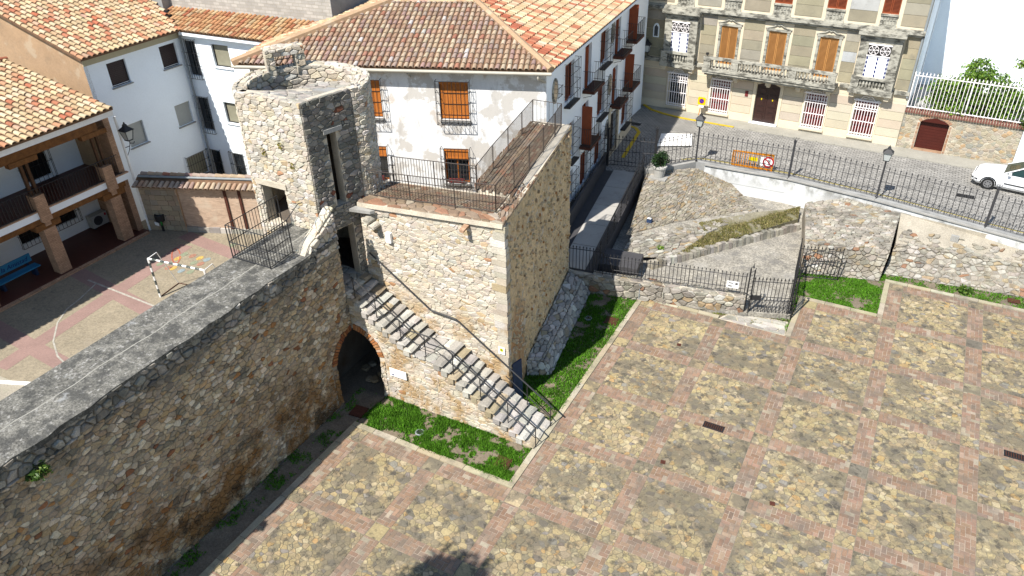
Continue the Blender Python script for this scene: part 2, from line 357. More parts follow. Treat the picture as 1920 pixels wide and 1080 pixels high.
def chaikin(c):
    o = []
    for i in range(len(c)):
        a, b = c[i], c[(i+1) % len(c)]
        l = math.hypot(a[0]-b[0], a[1]-b[1])
        if l < .03: o.append(((a[0]+b[0])/2, (a[1]+b[1])/2)); continue
        o.append((a[0]*.8+b[0]*.2, a[1]*.8+b[1]*.2)); o.append((a[0]*.2+b[0]*.8, a[1]*.2+b[1]*.8))
    return o
def stone(c, F, gap, h, col, base=-.02, top=.78, R=rnd, rough=.5, rnd_=True):
    "one stone from a 2D cell: base ring, shoulder ring, uneven top"
    p = shrink(c, gap)
    if rnd_ and len(p) <= 7 and R.random() < .55: p = chaikin(p)
    n = len(p); cx = sum(a for a, b in p)/n; cy = sum(b for a, b in p)/n
    hh = h*R.uniform(.55, 1.45); tx, ty = R.uniform(-.25, .25)*rough, R.uniform(-.25, .25)*rough
    tp = top*R.uniform(.9, 1.08)
    r0 = [F(a, b, base) for a, b in p]; r1 = [F(a, b, hh*.45+(a-cx)*tx*.3+(b-cy)*ty*.3) for a, b in p]
    r2 = [F(cx+(a-cx)*tp+R.uniform(-.1, .1)*h, cy+(b-cy)*tp+R.uniform(-.1, .1)*h, hh+(a-cx)*tx+(b-cy)*ty+R.uniform(-.2, .2)*h*rough) for a, b in p]
    fs = [(i, (i+1) % n, n+(i+1) % n, n+i) for i in range(n)]+[(n+i, n+(i+1) % n, 2*n+(i+1) % n, 2*n+i) for i in range(n)]+[tuple(2*n+i for i in range(n))]
    return (r0+r1+r2, fs, col)
def slab(c, F, gap, h, col, R=rnd):
    "flat paving piece: base ring and slightly smaller top"
    p = shrink(c, gap); n = len(p); hh = h*R.uniform(.8, 1.2); tx, ty = R.uniform(-.012, .012), R.uniform(-.012, .012)
    cx = sum(a for a, b in p)/n; cy = sum(b for a, b in p)/n
    r0 = [F(a, b, -.01) for a, b in p]; r1 = [F(cx+(a-cx)*.95, cy+(b-cy)*.95, hh+(a-cx)*tx+(b-cy)*ty) for a, b in p]
    return (r0+r1, [(i, (i+1) % n, n+(i+1) % n, n+i) for i in range(n)]+[tuple(n+i for i in range(n))], col)
def bulge(F, amp=.05, f=.55, seed=0.0): return lambda u, v, h=0.0: F(u, v, h+amp*(mnoise.noise((u*f, v*f, seed))+.5*mnoise.noise((u*f*2.7, v*f*2.7, seed+5))))
def pick(pal, R=rnd, v=.12):
    tot = sum(p[0] for p in pal); k = R.uniform(0, tot)
    for w, c in pal:
        k -= w
        if k <= 0: break
    f = R.uniform(1-v, 1+v); return tuple(max(0.01, x*f*R.uniform(.97, 1.03)) for x in c)
PAL_TOWER = [(6, (0.695, 0.622, 0.501)), (5, (0.646, 0.573, 0.464)), (3, (0.683, 0.586, 0.439)), (1.5, (0.561, 0.512, 0.426)), (.5, (0.598, 0.464, 0.288)), (.12, (0.513, 0.293, 0.163)), (2, (0.756, 0.708, 0.628))]
PAL_WALL = [(5, (0.613, 0.477, 0.310)), (4, (0.511, 0.411, 0.284)), (2, (0.551, 0.391, 0.215)), (1.5, (0.306, 0.259, 0.190)), (.25, (0.490, 0.249, 0.095)), (.15, (0.327, 0.144, 0.070)), (2, (0.818, 0.697, 0.517))]
PAL_FLAG = [(5, (0.446, 0.352, 0.189)), (4, (0.396, 0.318, 0.184)), (3, (0.335, 0.280, 0.179)), (2, (0.513, 0.423, 0.260)), (.9, (0.223, 0.192, 0.146)), (.6, (0.457, 0.308, 0.140)), (.7, (0.301, 0.272, 0.226))]
PAL_GREY = [(4, (0.470, 0.442, 0.386)), (3, (0.560, 0.526, 0.459)), (3, (0.386, 0.364, 0.325)), (1, (0.650, 0.616, 0.549)), (.8, (0.448, 0.370, 0.246))]
PAL_EXC = [(4, (.40,.365,.30)), (3, (.48,.445,.37)), (3, (.33,.30,.25)), (1.2, (.56,.53,.46)), (1, (.40,.31,.19)), (.3, (.36,.19,.11))]
PAL_TILE = [(5, (.54,.39,.235)), (4, (.50,.33,.19)), (3, (.46,.27,.16)), (3, (.60,.46,.29)), (2, (.41,.155,.085)), (1, (.36,.10,.05)), (1.2, (.55,.48,.40))]
PAL_TILE_PALE = [(6, (.62,.47,.28)), (4, (.56,.39,.22)), (3.5, (.68,.56,.37)), (2.2, (.52,.24,.13)), (1.7, (.45,.13,.065)), (1, (.57,.37,.26))]
PAL_TILE_OLD = [(4, (0.504, 0.370, 0.246)), (3, (0.448, 0.280, 0.185)), (3, (0.560, 0.448, 0.314)), (1.2, (0.414, 0.168, 0.106)), (2, (0.426, 0.336, 0.274)), (1.5, (0.381, 0.246, 0.213)), (.5, (0.650, 0.605, 0.560))]
def bar_mesh(name, r, n=5, m='iron', tip=False):
    b = MB()
    if not tip: b.tube((0,0,0), (0,0,1), r, n)
    else:
        b.tube((0,0,0), (0,0,.93), r, n); b.lathe((0,0,.92), [(r*1.1, 0), (r*2.4, .02), (r*1.6, .045), (.001, .085)], n)
    me = bpy.data.meshes.new(name); me.from_pydata(b.v, [], b.f); me.materials.append(MATS[m]); return me
def railing(root, pts, h, m, me, spacing=.13, rails=(.08, 1.0), rr=.016, pr=.022, posts=True, post_h=None, end=True, mids=()):
    "pts: base points; bars, rails and posts become parts of root"
    for a, b in zip(pts, pts[1:]):
        A, B = Vector(a), Vector(b); L = (B-A).length
        for f in rails: build('rail', MB().tube(A+Vector((0,0,h*f)), B+Vector((0,0,h*f)), rr), m, root)
        n = max(1, round(L/spacing))
        for i in range(1, n):
            p = A.lerp(B, i/n); inst('bar', me, root, (p.x, p.y, p.z+h*rails[0]), scale=(1, 1, h*(max(rails)-rails[0]) if not end else h-h*rails[0]))
        for t in mids:
            p = A.lerp(B, t); build('post', MB().tube(p, p+Vector((0,0,h)), pr, 6), m, root)
    if posts:
        for p in pts: p = Vector(p); build('post', MB().tube(p, p+Vector((0,0,post_h or h)), pr, 6), m, root)
# ---- roof of barrel tiles on a planar polygon; o,u along the eave, v up the slope
from mathutils import noise as mnoise
def tile_mean(pal): t = sum(w for w, c in pal); return tuple(sum(w*c[i] for w, c in pal)/t for i in range(3))
def tile_field(o, u, v, poly, pal, sp=.28, ex=.40, r=.105, R=rnd, red=0):
    o, u, v = np.array(o, float), np.array(u, float), np.array(v, float); u /= np.linalg.norm(u); v /= np.linalg.norm(v); w = np.cross(u, v)
    if w[2] < 0: w = -w
    E = edges(poly); xs = [p[0] for p in poly]; ys = [p[1] for p in poly]; out = []
    for i in range(int(min(xs)/sp)-1, int(max(xs)/sp)+2):
        for j in range(int(min(ys)/ex)-1, int(max(ys)/ex)+2):
            a, b = (i+.5)*sp, j*ex
            if any((a-p[0])*n[0]+(b+ex*.5-p[1])*n[1] > 0 for p, n in E): continue
            c3 = o+a*u+b*v; nz = mnoise.noise((c3[0]*.55, c3[1]*.55, c3[2]*.55+3)); col = pick(pal, R); mean = tile_mean(pal); k_ = .18+.25*nz; col = tuple((x*(1-k_)+y*k_)*(1+.22*mnoise.noise((c3[0]*1.3, c3[1]*1.3, 7))) for x, y in zip(col, mean)); du = R.uniform(-.012, .012); tw = R.uniform(-.014, .014); K = 6; vs = []
            for b_, rr, hh in ((b-.05, r*1.06, .035), (b+ex, r*.86, .0)):
                for k in range(K+1):
                    t = math.pi*k/K; vs.append(tuple(o+(a+du+(tw if b_ > b else -tw)+rr*math.cos(t))*u+b_*v+(hh+rr*.85*math.sin(t)-.01)*w))
            for k in range(K+1):
                t = math.pi*k/K; vs.append(tuple(o+(a+du-tw+r*.86*math.cos(t))*u+(b-.05)*v+(.035+r*.68*math.sin(t)-.012)*w))
            fs = [(k, k+1, K+2+k, K+1+k) for k in range(K)]+[(k, 2*(K+1)+k, 2*(K+1)+k+1, k+1) for k in range(K)]
            out.append((vs, fs, col))
    return out
def ridge_tiles(a, b, pal, r=.13, L=.42, R=rnd):
    a, b = np.array(a, float), np.array(b, float); d = b-a; n = max(1, int(np.linalg.norm(d)/L)); d /= np.linalg.norm(d); s = np.cross(d, (0,0,1.)); s /= np.linalg.norm(s); w = np.cross(s, d); out = []
    LL = np.linalg.norm(b-a)/n
    for i in range(n):
        vs = []
        for t0, rr in ((i*LL, r), ((i+1)*LL+.05, r*.86)):
            for k in range(7):
                t = math.pi*k/6; vs.append(tuple(a+d*t0+s*rr*math.cos(t)+w*(rr*math.sin(t)*.9+.03*(t0 == i*LL))))
        out.append((vs, [(k, k+1, 8+k, 7+k) for k in range(6)]+[tuple(range(6, -1, -1))], pick(pal, R)))
    return out

def sheet_grid(F, h=-.01, n=10):
    b = MB(); vs = [F(F.U*i/n, F.V*j/n, h) for i in range(n+1) for j in range(n+1)]
    return b.add(vs, [(i*(n+1)+j, (i+1)*(n+1)+j, (i+1)*(n+1)+j+1, i*(n+1)+j+1) for i in range(n) for j in range(n)])
# ------------------------------------------------------------------ setting: ground, plaza, courtyard, street
from mathutils import noise as mnoise
struct('ground', MB().span(-250, 250, -200, 300, -.6, -.12), 'soil')
PX, PY, HB = 3.3, 3.215, .3
def jmax(i): return 0 if i <= -1 else 4 if i <= 1 else 5 if i == 2 else 6
def innode(i, j): return -2 <= i <= 6 and -4 <= j <= jmax(i)
pb = MB()
Y0 = -4*PY-HB
for x0, x1, y1 in ((-2*PX-HB, -HB, HB), (-HB, 2*PX-HB, 4*PY+HB), (2*PX-HB, 3*PX-HB, 5*PY+HB), (3*PX-HB, 6*PX+HB, 6*PY+HB)):
    pb.span(x0, x1, Y0, y1, -.3, 0)
plaza = struct('plaza', pb, 'paving_joint')
FG = frame((0,0,0), (1,0,0), (0,1,0), (0,0,1))
FB = frame((0,0,.004), (1,0,0), (0,1,0), (0,0,1))
R2 = random.Random(21)
flags, bricks, nodes, bands = [], [], [], MB()
PAL_PB = [(5, (0.340, 0.223, 0.151)), (3, (0.302, 0.194, 0.126)), (2, (0.361, 0.260, 0.187)), (1.5, (0.255, 0.182, 0.132)), (.7, (0.404, 0.339, 0.247))]
def lay_bricks(x0, x1, y0, y1):
    W = .15
    bands.span(x0+.002, x1-.002, y0+.002, y1-.002, -.02, .004)
    nx, ny = int(math.ceil((x1-x0)/W)), int(math.ceil((y1-y0)/W))
    for a in range(-2, nx+1):
        for b in range(-2, ny+1):
            k = (a-b) % 4
            if k == 0: r = (a, b, 2, 1)
            elif k == 3: r = (a, b, 1, 2)
            else: continue
            u0, v0 = max(x0, x0+r[0]*W), max(y0, y0+r[1]*W); u1, v1 = min(x1, x0+(r[0]+r[2])*W), min(y1, y0+(r[1]+r[3])*W)
            if u1-u0 < .05 or v1-v0 < .05: continue
            q = .007; c = [(u0+q, v0+q), (u1-q, v0+q), (u1-q, v1-q), (u0+q, v1-q)]
            bricks.append(slab(c, FB, 0.0, .010, pick(PAL_PB, R2), R2))
for i in range(-2, 7):
    for j in range(-4, 7):
        if not innode(i, j): continue
        x, y = i*PX, j*PY
        big = R2.random() < .5
        for c in ([[(x-HB+.01, y-HB+.01), (x+HB-.01, y-HB+.01), (x+HB-.01, y+HB-.01), (x-HB+.01, y+HB-.01)]] if big else cells([(x-HB, y-HB), (x+HB, y-HB), (x+HB, y+HB), (x-HB, y+HB)], .2, .2, R=R2)):
            nodes.append(slab(c, FG, .004 if big else .012, .014, pick(PAL_FLAG, R2, .08), R2))
        if innode(i+1, j): lay_bricks(x+HB, x+PX-HB, y-HB, y+HB)
        if innode(i, j+1): lay_bricks(x-HB, x+HB, y+HB, y+PY-HB)
        if innode(i+1, j) and innode(i, j+1) and innode(i+1, j+1):
            tint = R2.uniform(.9, 1.1); dens = R2.choice((.175, .20, .225))
            vis = any((lambda p: p and -150 < p[0] < 2070 and -150 < p[1] < 1230)(proj((x+a*PX, y+b*PY, 0))) for a in (0, .5, 1) for b in (0, .5, 1))
            if not vis: continue
            for c in cells([(x+HB, y+HB), (x+PX-HB, y+HB), (x+PX-HB, y+PY-HB), (x+HB, y+PY-HB)], dens, dens*.82, R=R2, wvar=.38):
                flags.append(slab(c, FG, .009, .012, tuple(q_*tint for q_ in pick(PAL_FLAG, R2)), R2))
build('brick_band_bed', bands, 'brick_joint', plaza)
flush(plaza, flags, 'flagstone', 'flagstone', 'flagstones')
flush(plaza, bricks, 'paving_brick', 'paving_brick', 'paving_bricks')
flush(plaza, nodes, 'corner_slab', 'flagstone', 'corner_slabs')
# kerb stones round the plaza
def kerb_run(a, b, side, w=.22, L=.95):
    a, b = np.array(a), np.array(b); d = b-a; n = max(1, round(np.linalg.norm(d)/L)); u = d/np.linalg.norm(d); s = np.array([-u[1], u[0]])*side
    for i in range(n):
        p, q = a+d*i/n+u*.008, a+d*(i+1)/n-u*.008; z = .045+R2.uniform(-.008, .008); c = pick([(3, (.50,.435,.29)), (2, (.45,.40,.285)), (1, (.53,.48,.36))], R2)
        build('kerb_stone', MB().hexa([(*p, -.2), (*q, -.2), (*(q+s*w), -.2), (*(p+s*w), -.2)], [(*p, z), (*q, z), (*(q+s*w), z+.003), (*(p+s*w), z)], c), 'kerb', plaza)
kerb_run((-6.9, -13), (-6.9, .3), 1); kerb_run((-7.12, .304), (-.3, .304), 1); kerb_run((-.304, .53), (-.304, 13.16), 1)
kerb_run((-.52, 13.164), (3.2, 13.164), 1); kerb_run((6.296, 13.2), (6.296, 16.37), 1); kerb_run((6.08, 16.374), (9.37, 16.374), 1)
kerb_run((9.596, 16.6), (9.596, 19.6), 1); kerb_run((9.38, 19.604), (20.1, 19.604), 1)
# drains and covers set into the plaza
def drain(x, y, rz, label):
    t = thing('drain_grate', label, 'drain', (x, y, .012), 'iron drain grates in the plaza')
    b = MB(); F = frame((x, y, .012), (math.cos(rz), math.sin(rz), 0), (-math.sin(rz), math.cos(rz), 0), (0,0,1))
    build('pit', MB().fbox(F, -.34, .34, -.13, .13, 0, .006), 'black', t)
    for s in (-1, 1): b.fbox(F, -.36, .36, s*.14-.02, s*.14+.02, 0, .022); b.fbox(F, s*.36-.02, s*.36+.02, -.16, .16, 0, .022)
    build('frame', b, 'iron', t)
    for k in range(9): build('slat', MB().fbox(F, -.31+k*.0775-.013, -.31+k*.0775+.013, -.125, .125, .006, .018), 'rust', t)
drain(4.91, 6.31, 0, 'dark iron drain grate in the plaza beside a brick band, right of the staircase')
drain(14.64, 9.6, 0, 'dark iron drain grate at the right edge of the plaza')
for (px, py, lab) in ((1273, 647, 'small rusty square plate set in the flagstones near the low wall'), (1243, 867, 'small rusty square plate set in the flagstones right of the stair foot'), (1448, 945, 'small rusty square plate in the paving towards the lower right')):
    p = g(px, py, 0); o = build('paving_plate', MB().box((p[0], p[1], .02), (.17, .17, .012), .2).box((p[0], p[1], .028), (.06, .06, .008), .2), 'rust'); tag(o, lab, 'cover plate')
# ---- grass and soil beds
def bed(poly, name='soil_bed', m='soil', z=-.02): return struct(name, MB().prism(poly, -.11, z), m)
def grass(label, poly, n, hgt=(.05, .13), seed=1, thr=0.0, z=-.02, cols=((.085,.235,.012), (.125,.30,.02), (.06,.16,.012)), m='grass', scale=1.6, wid=.022):
    R = np.random.RandomState(seed); E = edges(poly); xs = [p[0] for p in poly]; ys = [p[1] for p in poly]; pts = []
    while len(pts) < n:
        x, y = R.uniform(min(xs), max(xs)), R.uniform(min(ys), max(ys))
        if any((x-p[0])*q[0]+(y-p[1])*q[1] > 0 for p, q in E): continue
        v = mnoise.noise((x*scale, y*scale, seed*3.1))+.5*mnoise.noise((x*scale*3, y*scale*3, seed*1.7))
        if v < thr+R.uniform(-.2, .2): n -= .35; continue
        pts.append((x, y, v))
    P = np.array(pts); k = len(P); a = R.uniform(0, 6.283, k); hh = R.uniform(hgt[0], hgt[1], k)*(1+.7*np.clip(P[:, 2], -.5, .8)); w = R.uniform(.6, 1.3, k)*wid; ln = R.uniform(.2, .9, k)*hh; b = R.uniform(0, 6.283, k)
    zz = np.array([z(x, y) if callable(z) else z for x, y in P[:, :2]])
    V = np.zeros((k, 3, 3)); V[:, 0] = np.stack([P[:, 0]-w*np.cos(a), P[:, 1]-w*np.sin(a), zz], 1); V[:, 1] = np.stack([P[:, 0]+w*np.cos(a), P[:, 1]+w*np.sin(a), zz], 1)
    V[:, 2] = np.stack([P[:, 0]+ln*np.cos(b), P[:, 1]+ln*np.sin(b), zz+hh], 1)
    org = V.reshape(-1, 3).mean(0); me = bpy.data.meshes.new('grass'); me.from_pydata((V.reshape(-1, 3)-org).tolist(), [], np.arange(3*k).reshape(-1, 3).tolist())
    C = np.array(cols)[R.randint(0, len(cols), k)]*R.uniform(.75, 1.25, (k, 1)); C = np.repeat(np.concatenate([C, np.ones((k, 1))], 1), 3, 0)
    me.attributes.new('Col', 'FLOAT_COLOR', 'POINT').data.foreach_set('color', C.astype(np.float32).ravel())
    o = link('grass' if m == 'grass' else 'dry_grass', me, m, None, tuple(org)); return tag(o, label, 'grass', kind='stuff')
GA = [(-8.15,-13), (-7.12,-13), (-7.12,.5), (-7.0,2.2), (-8.15,2.2)]
GBp = [(-7.1,.47), (-.47,.47), (-.53,2.3), (-6.9,2.3)]
GC = [(-4.2,3.9), (-.47,3.9), (-.47,12.9), (-4.4,12.4)]
GD = [(5.6,16.6), (9.37,16.6), (9.37,20.3), (5.5,19.0)]
GD2 = [(5.3,14.6), (6.08,13.5), (6.08,16.6), (5.6,16.6)]
GE = [(9.37,19.83), (20.2,19.83), (20.2,21.6), (9.0,20.3)]
GF = [(2.6,13.38), (6.08,13.38), (6.0,14.4), (3.6,14.0)]
for p in (GA, GBp, GC, GD, GE, GF, GD2): bed(p)
grass('patchy grass in the shaded strip at the foot of the long wall', GA, 4200, seed=3, thr=.1, hgt=(.04, .09))
grass('patchy bright green grass between the staircase and the plaza kerb', GBp, 26000, seed=4, thr=-.15, scale=1.9)
grass('lush lawn strip right of the tall stone tower', GC, 36000, seed=5, thr=-.35)
grass('bright green lawn beside the open iron gate', GD, 20000, seed=6, thr=-.38, hgt=(.04, .10))
grass('thin grass between the gate and the plaza kerb', GD2, 1500, seed=9, thr=-.2, hgt=(.03, .08))
grass('grass strip along the foot of the sloping stone bank', GE, 8000, seed=7, thr=-.2, hgt=(.04, .10))
grass('moss and grass between the slabs by the gate', GF, 1800, seed=8, thr=-.1, hgt=(.02, .06), cols=((.14,.16,.015), (.17,.18,.02), (.09,.13,.01)))
gs = struct('gate_slabs', MB().prism([(3.2, 13.2), (6.07, 13.2), (6.0, 14.3), (3.6, 14.0)], -.1, -.005), 'mortar')
flush(gs, [slab(c, FG, .03, .03, pick(PAL_GREY), R2) for c in cells([(3.25, 13.2), (6.05, 13.2), (5.95, 14.2), (3.7, 13.95)], .62, .24, R=R2)], 'slab', 'kerb', 'slabs')
# ---- covers and ground floodlights in the beds
for (x, y, lab) in ((-1.15, 1.22, 'rusty square manhole cover in the grass left of the stair foot'), (-7.35, 1.05, 'rusty manhole cover in the shade at the foot of the long wall'), (-.95, 10.9, 'rusty manhole cover in the shaded lawn right of the tower')):
    t = thing('manhole_cover', lab, 'manhole cover', (x, y, 0), 'manhole covers')
    build('rim', MB().box((x, y, .01), (.56, .56, .05), .1), 'rust', t); build('lid', MB().box((x, y, .04), (.48, .48, .02), .1).box((x, y, .053), (.07, .05, .006), .1), 'rust', t)
def spot(x, y, lab):
    t = thing('ground_spotlight', lab, 'spotlight', (x, y, 0), 'ground spotlights')
    build('ring', MB().lathe((x, y, -.02), [(.17, 0), (.17, .07), (.13, .08), (.12, .06)], 18), 'zinc', t); build('lens', MB().lathe((x, y, .03), [(.12, 0), (.11, .025), (.05, .035)], 14), 'glass', t)
spot(-4.61, 1.14, 'round grey ground spotlight in the grass in front of the staircase wall')
spot(-1.94, 10.6, 'round ground spotlight in the shaded lawn right of the tower')
o = build('ground_cover', MB().box((14.7, 20.4, .03), (.5, .34, .03), .05).box((14.7, 20.4, .048), (.1, .05, .01), .05), 'rust'); tag(o, 'rusty cover in the grass strip below the sloping stone bank', 'manhole cover')
# ---- school courtyard
CZ = 1.2
court = struct('courtyard', MB().span(-30, -10.0, -30, 16, -.1, CZ), 'court')
F_C = frame((0,0,CZ), (1,0,0), (0,1,0), (0,0,1))
def strip(a, b, w, m, name, z=.004, parent=court):
    a, b = np.array(a[:2]), np.array(b[:2]); u = (b-a)/np.linalg.norm(b-a); s = np.array([-u[1], u[0]])*w/2
    return build(name, MB().hexa([(*p, CZ+.0005) for p in (a-s, b-s, b+s, a+s)], [(*p, CZ+z) for p in (a-s, b-s, b+s, a+s)]), m, parent)
P = lambda x, y: g(x, y, CZ)[:2]
strip(P(135, 505), P(315, 567)+np.array([6, -1.6]), .75, 'court_red', 'painted_band')
strip(P(0, 690), P(350, 460), .75, 'court_red', 'painted_band', .005)
strip(P(345, 440), P(450, 475)+np.array([3, -.5]), .75, 'court_red', 'painted_band', .006)
strip(P(-40, 595), P(158, 672)+np.array([5, -1.0]), .7, 'court_red', 'painted_band', .007)
strip(P(165, 525), P(320, 567)+np.array([2, -.6]), .09, 'paint_worn', 'painted_line', .009)
arc = [P(*q) for q in ((180, 532), (150, 560), (125, 580), (108, 605), (100, 640), (108, 668), (130, 690))]
for a, b in zip(arc, arc[1:]): strip(a, b, .07, 'paint_worn', 'painted_line', .010)
for (x, y, c) in ((333, 485, 'dot_yellow'), (361, 480, 'dot_red'), (375, 484, 'dot_yellow'), (346, 477, 'dot_green'), (388, 487, 'dot_blue'), (363, 493, 'dot_green'), (376, 495, 'dot_red'), (340, 508, 'dot_blue'), (325, 503, 'dot_yellow'), (300, 495, 'dot_green'), (316, 502, 'dot_red'), (357, 510, 'dot_green'), (437, 459, 'dot_green')):
    p = P(x, y); build('painted_dot', MB().prism([(p[0]+.15*math.cos(k*.5236), p[1]+.2*math.sin(k*.5236)) for k in range(12)], CZ+.001, CZ+.011), c, court)
ring = [P(330+8*math.cos(t*.5), 480+14*math.sin(t*.5)) for t in range(13)]
for a, b in zip(ring, ring[1:]): strip(a, b, .06, 'dot_line', 'painted_line', .012)
p = P(20, 735); struct('sand_pit', MB().prism([(p[0]-2.5, p[1]-2), (p[0]+2.2, p[1]-1.4), (p[0]+1.8, p[1]+.55), (p[0]-2.5, p[1]+.3)], CZ+.001, CZ+.04), 'sandy')
strip(P(-30, 716), P(75, 722), .2, 'paint_white', 'painted_line', .05)
# ---- street
SZ = 1.6
fence_pts = [(-3.54,23.54), (-1.75,25.63), (3.46,25.7), (8.03,25.0), (13.02,23.88), (19.5,22.5)]
st = MB().prism([(-90, 60), (-90, 29), (-9, 29.0), (-6.0, 22.4)]+[(x, y) for x, y in fence_pts]+[(60, 20), (60, 60)], -.1, SZ)
street = struct('street', st, 'cobble')
def fpt(s, n=0.0):                                      # along the palace facade, n towards the street
    a = math.radians(-2.6); return (-.765+s*math.cos(a)+n*math.sin(a), 33.35+s*math.sin(a)-n*math.cos(a))
pv = struct('pavement', MB().prism([fpt(-7.2, .02), fpt(-5.5, .9), fpt(-4, 1.25), fpt(24, 1.3), fpt(24, -.3), fpt(-7.2, -.3)], SZ-.1, SZ+.04), 'pavement')
for k in range(26): 
    s = -3.4+k*1.02; p, q, r_, t_ = fpt(s+.01, 1.262), fpt(s+1.0, 1.262), fpt(s+1.0, 1.42), fpt(s+.01, 1.42)
    build('kerb_stone', MB().prism([p, q, r_, t_], SZ-.1, SZ+.05), 'pavement' if s > -1 else 'paint_yellow', pv)
yl = [fpt(-7.0, .1), fpt(-6.2, .75), fpt(-5.2, 1.1), fpt(-4.0, 1.32), fpt(-3.4, 1.35)]
def ribbon(pts, w, z0, z1, m, name, parent):
    for a, b in zip(pts, pts[1:]):
        a, b = np.array(a), np.array(b); u = (b-a)/np.linalg.norm(b-a); s = np.array([-u[1], u[0]])*w/2; b = b+u*w*.2
        build(name, MB().prism([tuple(a-s), tuple(b-s), tuple(b+s), tuple(a+s)], z0, z1), m, parent)
ribbon(yl, .17, SZ+.0, SZ+.06, 'paint_yellow', 'painted_kerb', pv)
ribbon([g(*q, SZ)[:2] for q in ((1180, 236), (1192, 240), (1198, 248), (1168, 295))], .22, SZ+.001, SZ+.014, 'paint_yellow', 'painted_line', street)
ribbon([(a+.25, b+.75) for a, b in [(-2.9, 25.0), *fence_pts[1:]]], .16, SZ+.001, SZ+.006, 'paint_yellow_worn', 'painted_line', street)
for (px, py, lab) in ((1190, 232, 'dark drain grate in the shaded street by the white house'), (1810, 368, 'small dark drain slot in the street near the white car')):
    q = g(px, py, SZ); b = MB(); F = frame((q[0], q[1], SZ), (1,0,0), (0,1,0), (0,0,1))
    t = thing('street_drain', lab, 'drain', (q[0], q[1], SZ)); build('pit', MB().fbox(F, -.4, .4, -.2, .2, 0, .006), 'black', t)
    for k in range(9): b.fbox(F, -.4+k*.1-.02, -.4+k*.1+.02, -.2, .2, .006, .016)
    build('grate', b, 'iron', t)
# ------------------------------------------------------------------ long city wall
WX0, WX1, WZ = -10.3, -8.15, 6.9
SY = 2.28                                                # front plane of the staircase block
R3 = random.Random(33)
wall = thing('city_wall', 'long rubble stone wall with a grey walkway on top, left of the staircase', 'wall', (-9.2, -6, 0))
def arc2(cx, cz, r, a0, a1, n): return [(cx+r*math.cos(math.radians(a0+(a1-a0)*k/n)), cz+r*math.sin(math.radians(a0+(a1-a0)*k/n))) for k in range(n+1)]
ARW, ARZ = 1.12, 1.75                                    # squinch arch: half width, springing height
cut = [(SY-ARW, 0)]+arc2(SY, ARZ, ARW, 180, 90, 8)       # (Y,z) outline of the half arch in the wall face
core = MB(); Fx = frame((-9.4, 0, 0), (0,1,0), (0,0,1), (1,0,0))
core.fpoly(Fx, [(-14, -.1), (-14, WZ-.02), (SY, WZ-.02)]+[(y, z) for y, z in cut[::-1]]+[(SY-ARW, -.1)], 0, WX1-.03+9.4)
core.span(WX0, -9.4, -14, SY, -.1, WZ-.02)
build('core', core, 'mortar_mid', wall)
FW = frame((WX1-.03, 0, 0), (0,1,0), (0,0,1), (1,0,0)); FWb = bulge(FW, .035, .5, 1.0)
hole = [(SY-ARW-.24, -.1), (SY-ARW-.24, ARZ)]+arc2(SY, ARZ, ARW+.24, 180, 90, 6)[1:]+[(SY+.3, ARZ+ARW+.24), (SY+.3, -.1)]
ps = []
for c in cells([(-12.5, 0), (SY, 0), (SY, 6.25), (-12.5, 6.25)], .20, .13, .47, [hole], R3, .38, .38):
    ps.append(stone(c, FWb, .008, .035, pick(PAL_WALL, R3), R=R3, base=-.10))
for c in cells([(-12.5, 6.25), (SY-1.2, 6.25), (SY-1.2, WZ-.03), (-12.5, WZ-.03)], .27, .2, .42, [], R3, .3):
    ps.append(stone(c, FW, .022, .075, pick([(3, (.36,.325,.265)), (2, (.46,.42,.35)), (2, (.25,.225,.185)), (.6, (.55,.51,.43))], R3), R=R3))
flush(wall, ps, 'stone', 'stone_wall', 'stones')
# left half of the squinch arch, in the wall face
def voussoirs(root, F, cx, cz, r, a0, a1, n, d=.24, cols=((.36,.13,.045), (.42,.18,.07), (.30,.10,.04))):
    for k in range(n):
        t0, t1 = math.radians(a0+(a1-a0)*(k+.12)/n), math.radians(a0+(a1-a0)*(k+.88)/n); q = R3.uniform(-.015, .02)
        po = [(cx+r*math.cos(t0), cz+r*math.sin(t0)), (cx+(r+d+q)*math.cos(t0), cz+(r+d+q)*math.sin(t0)), (cx+(r+d+q)*math.cos(t1), cz+(r+d+q)*math.sin(t1)), (cx+r*math.cos(t1), cz+r*math.sin(t1))]
        build('brick', MB().fpoly(F, po, -.3, .055+R3.uniform(-.015, .015), pick([(1, c) for c in cols], R3)), 'brick_arch', root)
voussoirs(wall, FW, SY, ARZ, ARW, 172, 93, 15)
jp = [stone(c, FW, .012, .05, pick(PAL_WALL, R3), R=R3) for c in cells([(SY-ARW-.24, 0), (SY-ARW, 0), (SY-ARW, ARZ), (SY-ARW-.24, ARZ)], .25, .2, .3, [], R3)]
flush(wall, jp, 'jamb_stone', 'stone_wall', 'jamb_stones')
